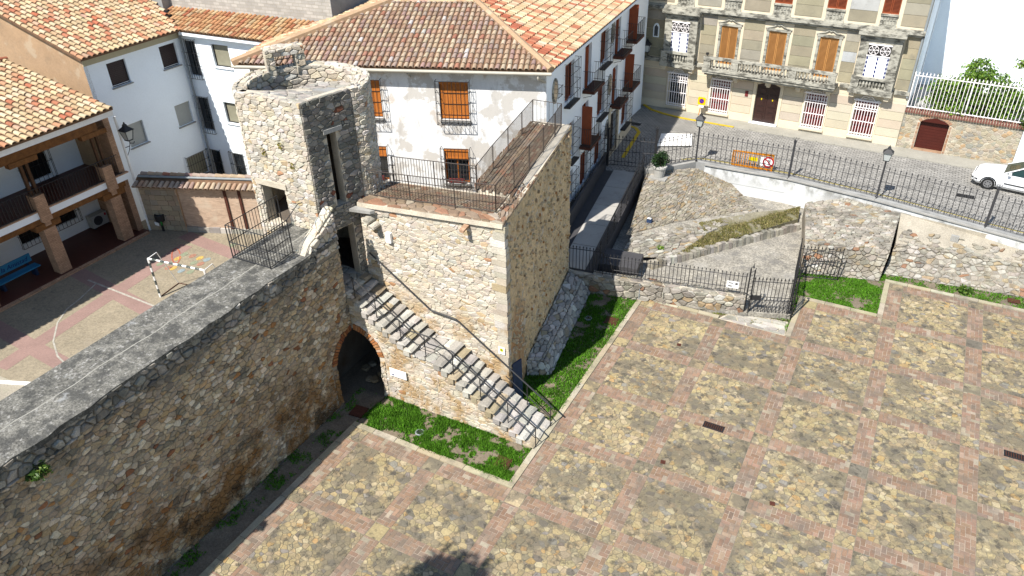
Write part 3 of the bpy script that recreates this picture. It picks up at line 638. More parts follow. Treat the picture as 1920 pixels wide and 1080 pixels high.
# walkway on top: two long strips of old concrete with a pale seam and cracks between them
sx = -9.22
def wobble(x, y): return x+.03*math.sin(y*2.3)+.02*math.sin(y*5.1)
ys = [-14+k*.4 for k in range(41)]+[SY]
for nm, f0, f1, dz in (('walkway_slab', lambda y: WX0-.04, lambda y: wobble(sx, y)-.02, 0), ('walkway_slab', lambda y: wobble(sx, y)+.02, lambda y: WX1+.05+.05*math.sin(y*3.1)*math.sin(y*7.3)+.03*math.sin(y*17), .01)):
    b = MB(); L_ = [(f0(y), y) for y in ys]; R_ = [(f1(y), y) for y in ys]
    for k in range(len(ys)-1):
        b.add([(*L_[k], WZ+dz), (*R_[k], WZ+dz-.02), (*R_[k+1], WZ+dz-.02), (*L_[k+1], WZ+dz)], [(0, 1, 2, 3)])
        b.add([(*R_[k], WZ+dz-.02), (*R_[k], WZ-.16), (*R_[k+1], WZ-.16), (*R_[k+1], WZ+dz-.02)], [(0, 1, 2, 3)])
        b.add([(*L_[k], WZ+dz), (*L_[k], WZ-.16), (*L_[k+1], WZ-.16), (*L_[k+1], WZ+dz)], [(0, 1, 2, 3)])
    build(nm, b, 'wallwalk', wall)
b = MB()
for k in range(len(ys)-1): b.add([(wobble(sx, ys[k])-.05, ys[k], WZ-.012), (wobble(sx, ys[k])+.05, ys[k], WZ-.012), (wobble(sx, ys[k+1])+.05, ys[k+1], WZ-.012), (wobble(sx, ys[k+1])-.05, ys[k+1], WZ-.012)], [(0, 1, 2, 3)])
def crack(pts, w=.035):
    for (x0, y0), (x1, y1) in zip(pts, pts[1:]):
        d = np.array([x1-x0, y1-y0]); d /= np.linalg.norm(d); s = np.array([-d[1], d[0]])*w
        b.add([(x0-s[0], y0-s[1], WZ+.016), (x1-s[0], y1-s[1], WZ+.016), (x1+s[0], y1+s[1], WZ+.016), (x0+s[0], y0+s[1], WZ+.016)], [(0, 1, 2, 3)])
for y0, sg, ln in ():
    x = wobble(sx, y0); pts = [(x, y0)]
    for k in range(4): x += sg*ln/4; y0 += R3.uniform(-.10, .16); pts.append((x, y0))
    crack(pts)
build('seam', b, 'crack_fill', wall)
# ragged stub of masonry beside the railing where the wall climbs to the turret
stub = MB(); stub.hexa([(-8.62, .55, WZ-.1), (-8.17, .55, WZ-.1), (-8.17, SY+.02, WZ-.1), (-8.62, SY+.02, WZ-.1)], [(-8.58, .95, WZ+.25), (-8.22, .95, WZ+.25), (-8.25, SY+.02, 7.75), (-8.6, SY+.02, 7.75)])
build('stub_core', stub, 'mortar', wall)
sp_ = []
for F, po in ((frame((-8.175, 0, 0), (0,1,0), (0,0,1), (1,0,0)), [(.5, WZ-.5), (SY, WZ-.5), (SY, 7.75), (1.0, 7.15)]), (quadframe((-8.62,.7,WZ+.0), (-8.17,.7,WZ+.0), (-8.22,SY+.02,7.8), (-8.6,SY+.02,7.8)), [(0,0), (.45,0), (.45,2.0), (0,2.0)])):
    for c in cells(po, .26, .22, .42, [], R3, .3): sp_.append(stone(c, F, .015, .06, pick(PAL_TOWER, R3), R=R3))
flush(wall, sp_, 'stub_stone', 'stone', 'stub_stones')

# ------------------------------------------------------------------ staircase block
SB = 3.8                                                 # back of the stairs = front of the tall tower
stair = thing('stone_staircase', 'long outdoor stone staircase climbing left over a dark brick arch to the turret', 'staircase', (-4.3, 3, 0))
NL, NU = 13, 10; ZL, XF, XL0, XL1, XT = 2.56, -.5, -4.45, -5.45, -8.35; ZT = 4.5
def stair_z(x):
    if x > XF: return 0
    if x > XL0: return ZL*(XF-x)/(XF-XL0)
    if x > XL1: return ZL
    return ZL+(ZT-ZL)*(XL1-x)/(XL1-XT)
hol = [(-8.15-.3, -.1), (-8.15-.3, ARZ+ARW+.24)]+arc2(-8.15, ARZ, ARW+.24, 90, 0, 6)+[(-8.15+ARW+.24, -.1)]
Ff = frame((0, SY+.03, 0), (1,0,0), (0,0,1), (0,-1,0)); Ffb = bulge(Ff, .028, .6, 2.0)
outline = [(XF, -.1)]+[(XF, .02), (XL0, ZL-.12), (XL1, ZL-.12), (XT, ZT-.12), (XT-.4, ZT-.1), (XT-.4, ARZ+ARW)]+arc2(-8.15, ARZ, ARW, 90, 0, 8)+[(-8.15+ARW, -.1)]
build('core', MB().fpoly(Ff, outline, -(SB-SY)+.03, 0), 'mortar', stair)
build('shade_toned_lining', MB().span(-8.15+ARW-.05, -8.15+ARW-.005, SY+.35, 5.59, -.1, ARZ+.2), 'mortar_dark', stair)  # dark mortar colour stands in for deep shade inside the passage
ps = []
pieces = ([(-8.15, 0), (XL1, 0), (XL1, ZL-.1), (-8.15, 4.5)], [(XL1, 0), (XL0, 0), (XL0, ZL-.1), (XL1, ZL-.1)], [(XL0, 0), (XF-.02, 0), (XF-.02, .08), (XL0, ZL-.1)])
for po in pieces:
    for c in cells(po, .25, .15, .45, [hol] if po is pieces[0] else [], R3, .32, .30): ps.append(stone(c, Ffb, .006, .026, pick(PAL_TOWER, R3), R=R3, base=-.10))
flush(stair, ps, 'stone', 'stone_tower', 'stones')
voussoirs(stair, Ff, -8.15, ARZ, ARW, 87, 8, 15, cols=((.50,.20,.07), (.55,.27,.12), (.60,.42,.28)))
jp = [stone(c, Ff, .012, .05, pick(PAL_TOWER, R3), R=R3) for c in cells([(-8.15+ARW, 0), (-8.15+ARW+.24, 0), (-8.15+ARW+.24, ARZ), (-8.15+ARW, ARZ)], .25, .2, .3, [], R3)]
flush(stair, jp, 'jamb_stone', 'stone_tower', 'jamb_stones')
# passage walls toned dark in place of shade, with darkened loose stones
build('shade_toned_back', MB().span(-9.38, -6.9, 5.6, 5.7, -.1, 4.2).span(-9.398, -9.36, 1.0, 5.6, -.1, 4.2), 'mortar_dark', stair)
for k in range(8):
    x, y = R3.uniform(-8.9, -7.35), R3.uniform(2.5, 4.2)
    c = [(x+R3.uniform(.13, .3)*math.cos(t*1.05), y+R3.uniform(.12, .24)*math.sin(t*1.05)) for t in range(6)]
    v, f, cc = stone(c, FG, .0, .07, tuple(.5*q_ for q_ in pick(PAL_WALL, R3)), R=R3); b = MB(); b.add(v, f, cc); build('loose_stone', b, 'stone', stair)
# steps, each laid from a few rough stones
def step(x0, x1, z0, z1):
    n = R3.choice((2, 3, 3, 4)); y = SY-.06+R3.uniform(-.05, .03); z1 += R3.uniform(-.018, .018); ws = [R3.uniform(.8, 1.2) for _ in range(n)]; tot = sum(ws)
    for w in ws:
        y1 = y+(SB-.02-SY+.06)*w/tot; q = lambda a: a+R3.uniform(-.035, .03); c = pick(PAL_GREY, R3, .15)
        e1 = q(x1); e2 = q(x1); lo = [(x0-.06, y+.012, z0-.1), (e1-.10, y+.012, z0-.1), (e2-.10, y1-.012, z0-.1), (x0-.06, y1-.012, z0-.1)]
        mid = [(a+(.12 if k in (1, 2) else 0), b_, z1-.065) for k, (a, b_, _) in enumerate(lo)]
        hi = [(a+(.035 if k in (0, 3) else .03), b_+(.03 if k < 2 else -.03), z1+R3.uniform(-.025, .02)) for k, (a, b_, _) in enumerate(lo)]
        m = MB(); m.hexa(lo, [(a-(.12 if k in (1, 2) else 0), b_, z1-.068) for k, (a, b_, _) in enumerate(mid)], c); m.hexa(mid, hi, c); build('step_stone', m, 'stone', stair); y = y1
for k in range(NL):
    w = (XF-XL0)/NL; step(XF-(k+1)*w, XF-k*w, ZL*k/NL, ZL*(k+1)/NL)
for k in range(NU):
    w = (XL1-XT)/NU; step(XL1-(k+1)*w, XL1-k*w, ZL+(ZT-ZL)*k/NU, ZL+(ZT-ZL)*(k+1)/NU)
fl = [stone(c, frame((0,0,ZL-.03), (1,0,0), (0,1,0), (0,0,1)), .015, .03, pick(PAL_GREY, R3), R=R3, rough=.2) for c in cells([(XL1, SY-.05), (XL0, SY-.05), (XL0, SB), (XL1, SB)], .42, .36, .4, [], R3)]
flush(stair, fl, 'landing_stone', 'stone', 'landing_stones')
fl = [stone(c, frame((0,0,ZT-.02), (1,0,0), (0,1,0), (0,0,1)), .015, .03, pick(PAL_GREY, R3), R=R3, rough=.2) for c in cells([(-9.6, SY+.2), (XT, SY+.2), (XT, SB), (-9.6, SB)], .42, .36, .4, [], R3)]
flush(stair, fl, 'landing_stone', 'stone', 'landing_stones')

# ------------------------------------------------------------------ tall square tower with the railed platform
bast = thing('stone_tower', 'tall square rubble stone tower with a railed platform on top, behind the staircase', 'tower', (-5, 8, 0))
BC, BR_, BL = (-2.27, SB), (-3.87, 12.63), (-8.3, SB)    # near corner, far right corner, left end of the front
def plat_z(x): return 8.05 if x > -2.3 else 8.05-.50*(-2.3-x)/6.0
top_in = [(-4.45, 5.75), (-5.55, 12.4)]                  # inner edge of the L shaped walkway
NB_ = (-8.3, 5.75)
cb = MB()
def prism_z(b, pts, z0, zf): return b.hexa([(x, y, z0) for x, y in pts], [(x, y, zf(x)-.06) for x, y in pts])
prism_z(cb, [(BL[0], SB+.03), (BC[0]-.03, SB+.03), (-2.65, 5.75), (-8.3, 5.75)], 3.2, plat_z); cb.hexa([(-7.0, SB+.03, -.1), (BC[0]-.03, SB+.03, -.1), (-2.65, 5.75, -.1), (-7.0, 5.75, -.1)], [(-7.0, SB+.03, 3.199), (BC[0]-.03, SB+.03, 3.199), (-2.65, 5.75, 3.199), (-7.0, 5.75, 3.199)])
cb.hexa([(-2.65+.002, 5.75, -.1), (BR_[0]-.03, BR_[1], -.1), (-5.55, 12.4, -.1), (-4.45, 5.75, -.1)], [(-2.65+.002, 5.75, 7.98), (BR_[0]-.03, BR_[1], 8.04), (-5.55, 12.4, 8.04), (-4.45, 5.75, 7.9)])
build('core', cb, 'mortar', bast)
Fb = frame((0, SB+.03, 0), (1,0,0), (0,0,1), (0,-1,0)); Fbb = bulge(Fb, .03, .6, 3.0)
ps = []
for po in ([(BL[0], ZL), (BC[0], 1.2), (BC[0], 7.95), (BL[0], 7.35)],):
    for c in cells(po, .25, .14, .46, [], R3, .36, .30): ps.append(stone(c, Fbb, .006, .03, pick(PAL_TOWER, R3), R=R3, base=-.10))
flush(bast, ps, 'stone', 'stone_tower', 'stones')
# right face: rough old render with protruding nubs, darker streaks
Fr = wallframe(BC, BR_)
LRF = math.hypot(BR_[0]-BC[0], BR_[1]-BC[1])
b = MB(); nu, nv = 70, 62; rr = random.Random(5); vs_, fs_ = [], []
for i in range(nu+1):
    for j in range(nv+1):
        u, v = LRF*i/nu, 8.02*j/nv
        hgt = .05*mnoise.noise((u*2.2, v*1.6, 3.3))+.05*mnoise.noise((u*5.5, v*4.5, 9.1))+.035*mnoise.noise((u*11, v*9, 1.1))
        if 0 < i < nu and 0 < j < nv: u += rr.uniform(-.03, .03); v += rr.uniform(-.03, .03)
        vs_.append(Fr(u, v, hgt-.0)); 
for i in range(nu):
    for j in range(nv): a_ = i*(nv+1)+j; fs_.append((a_, a_+nv+1, a_+nv+2, a_+1))
b.add(vs_, fs_); build('rendered_side', b, 'rough_render', bast)
ps = []
for k in range(900):
    u, v = rr.uniform(.1, LRF-.1), rr.uniform(.4, 7.8); w, h_ = rr.uniform(.03, .10), rr.uniform(.03, .08)
    c = [(u+w*math.cos(t*1.05)*rr.uniform(.7, 1.2), v+h_*math.sin(t*1.05)*rr.uniform(.7, 1.2)) for t in range(6)]
    ps.append(stone(c, Fr, .0, .06, pick([(4, (.78,.60,.36)), (3, (.70,.53,.31)), (1, (.82,.67,.45)), (.5, (.40,.29,.17)), (.5, (.60,.33,.13))], rr), R=rr, rnd_=False))
flush(bast, ps, 'render_stone', 'render_nub', 'render_stones', 200)
# quoins at the near corner
z = 1.4
while z < 7.85:
    h_ = R3.uniform(.2, .34); a_, b_ = R3.uniform(.3, .55), R3.uniform(.2, .4)
    d = np.array([BR_[0]-BC[0], BR_[1]-BC[1]]); d /= np.linalg.norm(d); c0 = np.array(BC)
    pts = [c0+np.array([-a_, -.035]), c0+np.array([.035, -.035]), c0+d*b_+np.array([.04, 0]), c0+d*b_+np.array([-.1, 0]), c0+np.array([-a_, .1])]
    m = MB(); q = R3.uniform(-.02, .02); m.hexa([(x+q, y, z) for x, y in pts], [(x+q, y, z+h_-.02) for x, y in pts], pick(PAL_TOWER, R3)); build('quoin', m, 'stone_tower', bast); z += h_
# platform paving (brown bricks) and rough coping outside the railings
def top_quad(a, b_, c, d): return quadframe(*[(x, y, plat_z(x)-.06) for x, y in (a, b_, c, d)])
Pbr = [(4, (0.193, 0.135, 0.086)), (3, (0.246, 0.176, 0.115)), (2, (0.213, 0.115, 0.070)), (1, (0.295, 0.238, 0.164))]
pv_ = []
F1 = top_quad((-8.2, 4.35), (-2.85, 4.35), (-2.95, 5.7), (-8.2, 5.7))
for i in range(int(F1.U/.29)):
    for j in range(int(F1.V/.145)):
        o_ = .145*(j & 1); c = [(i*.29+o_+.008, j*.145+.008), (i*.29+o_+.282, j*.145+.008), (i*.29+o_+.282, j*.145+.137), (i*.29+o_+.008, j*.145+.137)]
        if c[1][0] < F1.U: pv_.append(slab(c, F1, 0, .018, pick(Pbr, R3), R3))
F2 = quadframe((-2.95, 5.7, 8.01), (-4.32, 12.3, 8.07), (-5.5, 12.3, 8.07), (-4.4, 5.7, 7.94))
for i in range(int(F2.U/.29)):
    for j in range(int(F2.V/.145)+1):
        o_ = .145*(j & 1); c = [(i*.29+o_+.008, j*.145+.008), (i*.29+o_+.282, j*.145+.008), (i*.29+o_+.282, j*.145+.137), (i*.29+o_+.008, j*.145+.137)]
        if c[1][0] < F2.U: pv_.append(slab(c, F2, 0, .018, pick(Pbr, R3), R3))
flush(bast, pv_, 'paving_brick', 'paving_brick', 'paving_bricks')
cp_ = []
for a, b_, c, d, s0, s1 in (((-8.3, 3.74), (-2.25, 3.74), (-2.85, 4.4), (-8.3, 4.4), .42, .3), ((-2.24, 3.74), (-3.84, 12.6), (-4.36, 12.3), (-2.85, 4.4), .34, .28), ((-4.42, 5.7), (-5.52, 12.3), (-6.0, 12.3), (-4.9, 6.3), .35, .25)):
    F = top_quad(a, b_, c, d)
    for q in cells([(0, 0), (F.U, 0), (F.U, F.V), (0, F.V)], s0, s1, .42, [], R3, .3): cp_.append(stone(q, F, .01, .05, pick([(3, (.28,.20,.13)), (2, (.34,.255,.175)), (1.5, (.36,.20,.12)), (.6, (.44,.37,.28))], R3), R=R3))
flush(bast, cp_, 'coping_stone', 'stone', 'coping_stones')
# pale mortar lip and corbel slab at the left end of the front
lip = MB(); xs_ = [-8.3+k*.3 for k in range(21)]
for x0, x1 in zip(xs_, xs_[1:]): lip.hexa([(x0, SB-.09, plat_z(x0)-.22), (x1, SB-.09, plat_z(x1)-.22), (x1, SB+.05, plat_z(x1)-.22), (x0, SB+.05, plat_z(x0)-.22)], [(x0, SB-.07, plat_z(x0)-.05), (x1, SB-.07, plat_z(x1)-.05), (x1, SB+.05, plat_z(x1)-.05), (x0, SB+.05, plat_z(x0)-.05)])
build('mortar_lip', lip, 'mortar', bast)
build('corbel_slab', MB().hexa([(-8.42, 3.4, 7.25), (-7.6, 3.55, 7.25), (-7.5, SB-.1, 7.25), (-8.35, SB-.1, 7.25)], [(-8.42, 3.4, 7.36), (-7.6, 3.55, 7.36), (-7.5, SB-.1, 7.36), (-8.35, SB-.1, 7.36)]), 'concrete', bast)
for k, (x, y, z, s) in enumerate(((-7.75, 3.66, 6.98, .34), (-7.55, 3.68, 6.78, .28), (-8.0, 3.6, 6.9, .3))):
    c = [(x+s*.6*math.cos(t*1.05), z+s*.5*math.sin(t*1.05)) for t in range(6)]; v, f, cc = stone(c, Fb, 0, .30, pick(PAL_TOWER, R3), R=R3); b = MB(); b.add(v, f, cc); build('corbel_stone', b, 'stone_tower', bast)
build('drain_spout', MB().hexa([(-3.75, 3.4, 7.52), (-3.62, 3.4, 7.52), (-3.62, 3.85, 7.55), (-3.75, 3.85, 7.55)], [(-3.78, 3.4, 7.62), (-3.59, 3.4, 7.62), (-3.59, 3.85, 7.68), (-3.78, 3.85, 7.68)]), 'brick_wall', bast)
# battered stone footing along the right side
ft = MB(); Fo = [(-2.5, 6.0), (-1.95, 6.3), (-2.75, 12.3), (-3.7, 12.5)]
ft.hexa([(-2.62, 5.9, -.1), (-1.75, 6.3, -.1), (-2.7, 12.5, -.1), (-3.8, 12.5, -.1)], [(-2.62, 5.9, .75), (-2.1, 6.35, .55), (-3.05, 12.4, .7), (-3.8, 12.5, .95)])
build('footing_core', ft, 'mortar_dark', bast)
ps = []
for F in (quadframe((-1.76, 6.3, 0), (-2.71, 12.5, 0), (-3.06, 12.4, .7), (-2.11, 6.35, .55)), quadframe((-2.11, 6.35, .55), (-3.06, 12.4, .7), (-3.8, 12.5, .95), (-2.62, 5.9, .75)), quadframe((-2.62, 5.9, 0), (-1.76, 6.3, 0), (-2.11, 6.35, .55), (-2.62, 5.9, .75))):
    for c in cells([(0, 0), (F.U, 0), (F.U, F.V), (0, F.V)], .30, .25, .44, [], R3, .3): ps.append(stone(c, F, .012, .07, pick(PAL_GREY, R3, .25), R=R3))
flush(bast, ps, 'footing_stone', 'stone', 'footing_stones')
o = build('leaning_board', MB().hexa([(-2.22, 4.05, .0), (-2.18, 4.03, 0), (-2.05, 4.5, 0), (-2.09, 4.52, 0)], [(-2.26, 4.05, 2.0), (-2.22, 4.03, 2.0), (-2.09, 4.5, 2.0), (-2.13, 4.52, 2.0)]), 'blue_dark'); tag(o, 'dark blue board leaning on the tower corner behind the stairs', 'board')

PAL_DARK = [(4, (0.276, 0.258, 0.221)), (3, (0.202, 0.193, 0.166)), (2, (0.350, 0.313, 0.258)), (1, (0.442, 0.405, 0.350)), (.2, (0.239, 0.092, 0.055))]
# ------------------------------------------------------------------ round turret
tur = thing('stone_turret', 'pale round stone turret with an open top, at the head of the staircase', 'turret', (-10.1, 4, 4))
TC, TR, TZ = (-10.35, 4.15), 2.3, 11.55
A_, B_ = (-8.78, 2.25), (-8.27, 4.16)
circ = lambda a, r=TR: (TC[0]+r*math.cos(math.radians(a)), TC[1]+r*math.sin(math.radians(a)))
pathT = [A_, B_]+[circ(a) for a in range(10, 236, 9)]
seg = []; acc = 0
cl = pathT+[pathT[0]]
for p, q in zip(cl, cl[1:]): l = math.hypot(q[0]-p[0], q[1]-p[1]); seg.append((acc, l, p, q)); acc += l
TL = acc
def Ft(u, v, h=0.0):
    u = u % TL
    for a, l, p, q in seg:
        if a <= u <= a+l+1e-6:
            t = (u-a)/l; d = ((q[0]-p[0])/l, (q[1]-p[1])/l); return (p[0]+(q[0]-p[0])*t+d[1]*h, p[1]+(q[1]-p[1])*t-d[0]*h, v)
def tface(name, u0, u1, z0, z1, m, hole=None): pass
# wall shell built as strips with openings left out: doorway to the platform, doorway to the stairs, doorway to the wall walk
uB = seg[0][1]; uFront = TL-seg[-1][1]
open_ = [(.82, 1.2, 7.6, 10.3), (.45, 1.35, ZT-.1, 6.7), (uFront+.35, uFront+1.45, 6.72, 8.25)]
us = sorted(set([0, uB, TL]+[s[0] for s in seg]+[o_[0] for o_ in open_]+[o_[1] for o_ in open_]))
sh = MB()
for u0, u1 in zip(us, us[1:]):
    if u1-u0 < 1e-4: continue
    um = (u0+u1)/2; zc = [(z0, z1) for a, b_, z0, z1 in open_ if a <= um <= b_]; lv = 3.4; spans = []
    for z0, z1 in sorted(zc): spans.append((lv, z0)); lv = z1
    spans.append((lv, TZ-.05))
    e = 1e-5
    for z0, z1 in spans:
        n0, n1 = Ft(u0+e, z0, -.42), Ft(u1-e, z0, -.42); p0, p1 = Ft(u0+e, z0, -.03), Ft(u1-e, z0, -.03)
        sh.hexa([p0, p1, n1, n0], [(x, y, z1) for x, y, _ in (p0, p1, n1, n0)])
build('shell', sh, 'mortar', tur)
build('dark_doorway_backing', MB().hexa([(-9.62, 2.75, 6.8), (-9.5, 2.75, 6.8), (-9.0, 4.9, 6.8), (-9.12, 4.9, 6.8)], [(-9.62, 2.75, 10.6), (-9.5, 2.75, 10.6), (-9.0, 4.9, 10.6), (-9.12, 4.9, 10.6)]), 'mortar_dark', tur)  # wall added behind the doorway so the opening reads dark
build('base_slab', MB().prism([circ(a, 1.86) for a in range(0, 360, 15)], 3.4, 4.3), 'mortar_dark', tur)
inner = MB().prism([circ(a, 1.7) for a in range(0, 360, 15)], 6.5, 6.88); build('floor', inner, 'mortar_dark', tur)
ps = []
Ftb = bulge(Ft, .028, .6, 4.0)
ru = lambda o_: [(o_[0]-.02, o_[2]), (o_[1]+.02, o_[2]), (o_[1]+.02, o_[3]), (o_[0]-.02, o_[3])]
for u0, u1, zb in ((0, uB, 4.3), (uB, seg[8][0], 7.2), (uFront-2.2, TL, 4.2)):
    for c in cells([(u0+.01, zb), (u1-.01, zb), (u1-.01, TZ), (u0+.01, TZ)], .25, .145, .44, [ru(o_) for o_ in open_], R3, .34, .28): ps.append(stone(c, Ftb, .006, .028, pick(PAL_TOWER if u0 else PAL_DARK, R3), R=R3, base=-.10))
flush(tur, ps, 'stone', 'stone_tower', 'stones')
# parapet ring inside face + top stones
Fi = lambda u, v, h=0.0: (TC[0]+(1.82-h)*math.cos(u/1.62), TC[1]+(1.82-h)*math.sin(u/1.62), v)
ps = []
for c in cells([(1.62*.3, 10.2), (1.62*3.75, 10.2), (1.62*3.75, TZ), (1.62*.3, TZ)], .30, .18, .4, [], R3, .3): ps.append(stone(c, Fi, .013, .03, pick(PAL_TOWER, R3), R=R3))
Ftop = lambda u, v, h=0.0: (TC[0]+(2.3-v)*math.cos(u/1.85), TC[1]+(2.3-v)*math.sin(u/1.85), TZ-.06+h+.07*mnoise.noise((u*1.1, v, 4)))
for c in cells([(1.85*.12, 0), (1.85*3.95, 0), (1.85*3.95, .48), (1.85*.12, .48)], .32, .22, .4, [], R3, .3): ps.append(stone(c, Ftop, .012, .06, pick(PAL_TOWER, R3), R=R3))
flush(tur, ps, 'parapet_stone', 'stone_tower', 'parapet_stones', 200)
# paved flat roof over the front right half
roofp = [(-8.82, 2.3), (-8.32, 4.12), (-8.6, 5.1), (-9.2, 5.7), (-10.1, 5.95), (-10.5, 5.1), (-10.5, 4.0), (-10.8, 3.3), (-11.3, 2.95), (-11.85, 2.75), (-11.6, 2.35)]
rz_ = lambda x, y: TZ-.04-.13*(y-2.3)
build('roof_slab', MB().hexa([(x, y, 10.4) for x, y in roofp], [(x, y, rz_(x, y)) for x, y in roofp]), 'mortar', tur)
Fz = lambda u, v, h=0.0: (u, v, rz_(u, v)+h); ps = []
for po in ([(-8.82, 2.3), (-8.32, 4.12), (-10.5, 4.1), (-10.75, 3.35), (-11.75, 2.75), (-11.6, 2.35)], [(-8.32, 4.12), (-8.6, 5.1), (-9.2, 5.7), (-10.1, 5.95), (-10.5, 5.1), (-10.5, 4.1)]):
    for c in cells(po, .33, .26, .42, [], R3, .3): ps.append(stone(c, Fz, .012, .035, pick([(3, (.44,.40,.34)), (2, (.50,.46,.40)), (1, (.36,.34,.30))], R3), R=R3, rough=.3))
flush(tur, ps, 'roof_stone', 'stone_tower', 'roof_stones')
for po in ([(-9.55, 4.3), (-8.75, 4.55), (-8.85, 4.85), (-9.6, 4.62)], [(-9.75, 3.95), (-8.95, 4.1), (-9.05, 4.42), (-9.8, 4.28)]):
    build('roof_flag', MB().hexa([(x, y, rz_(x, y)+.0) for x, y in po], [(x, y, rz_(x, y)+.06) for x, y in po]), 'concrete', tur)
# small gable with barred opening on the back of the ring
gx = wallframe(circ(112, 1.72), circ(70, 1.72)); 
gp = np.array(circ(166, 2.05)); gq = np.array(circ(131, 2.05)); Fg = wallframe(tuple(gp), tuple(gq), TZ-.3); gl = float(np.linalg.norm(gq-gp)); ps = []
build('gable_core', MB().fbox(Fg, -.05, gl+.05, .82, 1.0, -.22, .22).fbox(Fg, -.05, .22, 0, .82, -.22, .22).fbox(Fg, gl-.25, gl+.05, 0, .82, -.22, .22), 'mortar', tur)
for po in ([(-.1, .74), (gl+.1, .74), (gl+.1, 1.02), (-.1, 1.02)], [(-.1, 0), (.24, 0), (.24, .74), (-.1, .74)], [(gl-.27, 0), (gl+.1, 0), (gl+.1, .74), (gl-.27, .74)]):
    for c in cells(po, .3, .2, .36, [], R3): ps.append(stone(c, lambda u, v, h=0: Fg(u, v, h+.22), .012, .05, pick(PAL_TOWER, R3), R=R3))
for c in cells([(-.1, -.25), (gl+.1, -.25), (gl+.1, .25), (-.1, .25)], .32, .26, .36, [], R3): ps.append(stone(c, lambda u, v, h=0: Fg(u, 1.0+h, v), .012, .05, pick(PAL_TOWER, R3), R=R3))
flush(tur, ps, 'gable_stone', 'stone_tower', 'gable_stones')
for k in range(4): build('window_bar', MB().tube(Fg(.3+k*(gl-.62)/3, 0, .1), Fg(.3+k*(gl-.62)/3, .82, .1), .012), 'iron', tur)
for k in (.22, .6): build('window_bar', MB().tube(Fg(.22, k, .1), Fg(gl-.26, k, .1), .012), 'iron', tur)
# lintels over the doorways, brick jamb
build('lintel', MB().hexa([Ft(.68, 10.3, -.3), Ft(1.42, 10.3, -.3), Ft(1.42, 10.3, .06), Ft(.68, 10.3, .06)], [Ft(.68, 10.45, -.3), Ft(1.42, 10.45, -.3), Ft(1.42, 10.45, .06), Ft(.68, 10.45, .06)]), 'concrete', tur)
build('lintel', MB().hexa([Ft(uFront+.2, 8.25, -.4), Ft(uFront+1.6, 8.25, -.4), Ft(uFront+1.6, 8.25, .06), Ft(uFront+.2, 8.25, .06)], [Ft(uFront+.2, 8.45, -.4), Ft(uFront+1.6, 8.45, -.4), Ft(uFront+1.6, 8.45, .06), Ft(uFront+.2, 8.45, .06)]), 'mortar', tur)
for k in range(9): build('jamb_brick', MB().hexa([Ft(.38, 5.15+k*.09, -.3), Ft(.5, 5.15+k*.09, -.3), Ft(.5, 5.15+k*.09, .05), Ft(.38, 5.15+k*.09, .05)], [Ft(.38, 5.22+k*.09, -.3), Ft(.5, 5.22+k*.09, -.3), Ft(.5, 5.22+k*.09, .05), Ft(.38, 5.22+k*.09, .05)], pick([(1, (.42,.19,.09)), (1, (.36,.14,.06))], R3)), 'brick_arch', tur)
# tufts of yellow lichen plants on the turret
for u, v in ((uFront+1.75, 9.95), (uFront+2.1, 9.3), (uFront+.9, 9.6)):
    b = MB()
    for k in range(30):
        x, y, z = Ft(u+R3.uniform(-.1, .1), v+R3.uniform(-.12, .12), .04); d = [R3.uniform(-.06, .06) for _ in range(3)]; b.add([(x, y, z), (x+d[0], y+d[1]-.05, z+d[2]), (x+d[1], y-.06, z+d[0])], [(0, 1, 2)], (.28, .24, .03))
    build('lichen_tuft', b, 'leaf', tur)

# ------------------------------------------------------------------ railings on the masonry
barB = bar_mesh('bar', .010, 5, 'rail_brown'); barI = bar_mesh('bar', .011, 5, 'iron')
t = thing('platform_railing', 'brown iron railing around the outer edge of the tower platform', 'railing', (-5, 4.4, 8), 'railings of the tower platform')
zz = lambda x: plat_z(x)-.02
railing(t, [(-8.28, 4.3, zz(-8.28)), (-6.35, 4.32, zz(-6.35)), (-4.5, 4.36, zz(-4.5)), (-2.92, 4.42, zz(-2.92))], 1.0, 'rail_brown', barB, .125, (.05, 1.0))
railing(t, [(-2.92, 4.42, zz(-2.92)), (-3.18, 6.2, 8.0), (-3.44, 7.9, 8.0), (-3.7, 9.6, 8.02), (-3.97, 11.2, 8.02), (-4.2, 12.3, 8.02)], 1.0, 'rail_brown', barB, .125, (.05, 1.0))
railing(t, [(-4.2, 12.3, 8.02), (-5.52, 12.3, 8.0)], 1.0, 'rail_brown', barB, .2, (.05, 1.0), posts=False)
t = thing('platform_railing', 'brown iron railing along the inner edge of the tower platform, nearer the house', 'railing', (-5, 6, 8), 'railings of the tower platform')
railing(t, [(-8.05, 5.7, zz(-8.05)), (-6.2, 5.7, zz(-6.2)), (-4.42, 5.7, zz(-4.42)), (-4.7, 7.4, 7.95), (-4.98, 9.1, 7.97), (-5.26, 10.8, 8.0), (-5.52, 12.3, 8.0)], 1.0, 'rail_brown', barB, .125, (.05, 1.0))
t = thing('wall_walk_railing', 'black iron railing caging the end of the wall walkway by the turret door', 'railing', (-9.5, .3, WZ))
railing(t, [(-10.27, 1.9, WZ), (-10.27, -.5, WZ), (-8.62, -.48, WZ), (-8.68, .65, WZ)], 1.25, 'iron', barI, .13, (.05, .5, 1.0), pr=.02)
build('rail', MB().path([(-8.68, .65, WZ+1.25), (-8.7, 1.3, WZ+1.55), (-8.7, 1.5, WZ+1.5)], .016), 'iron', t)
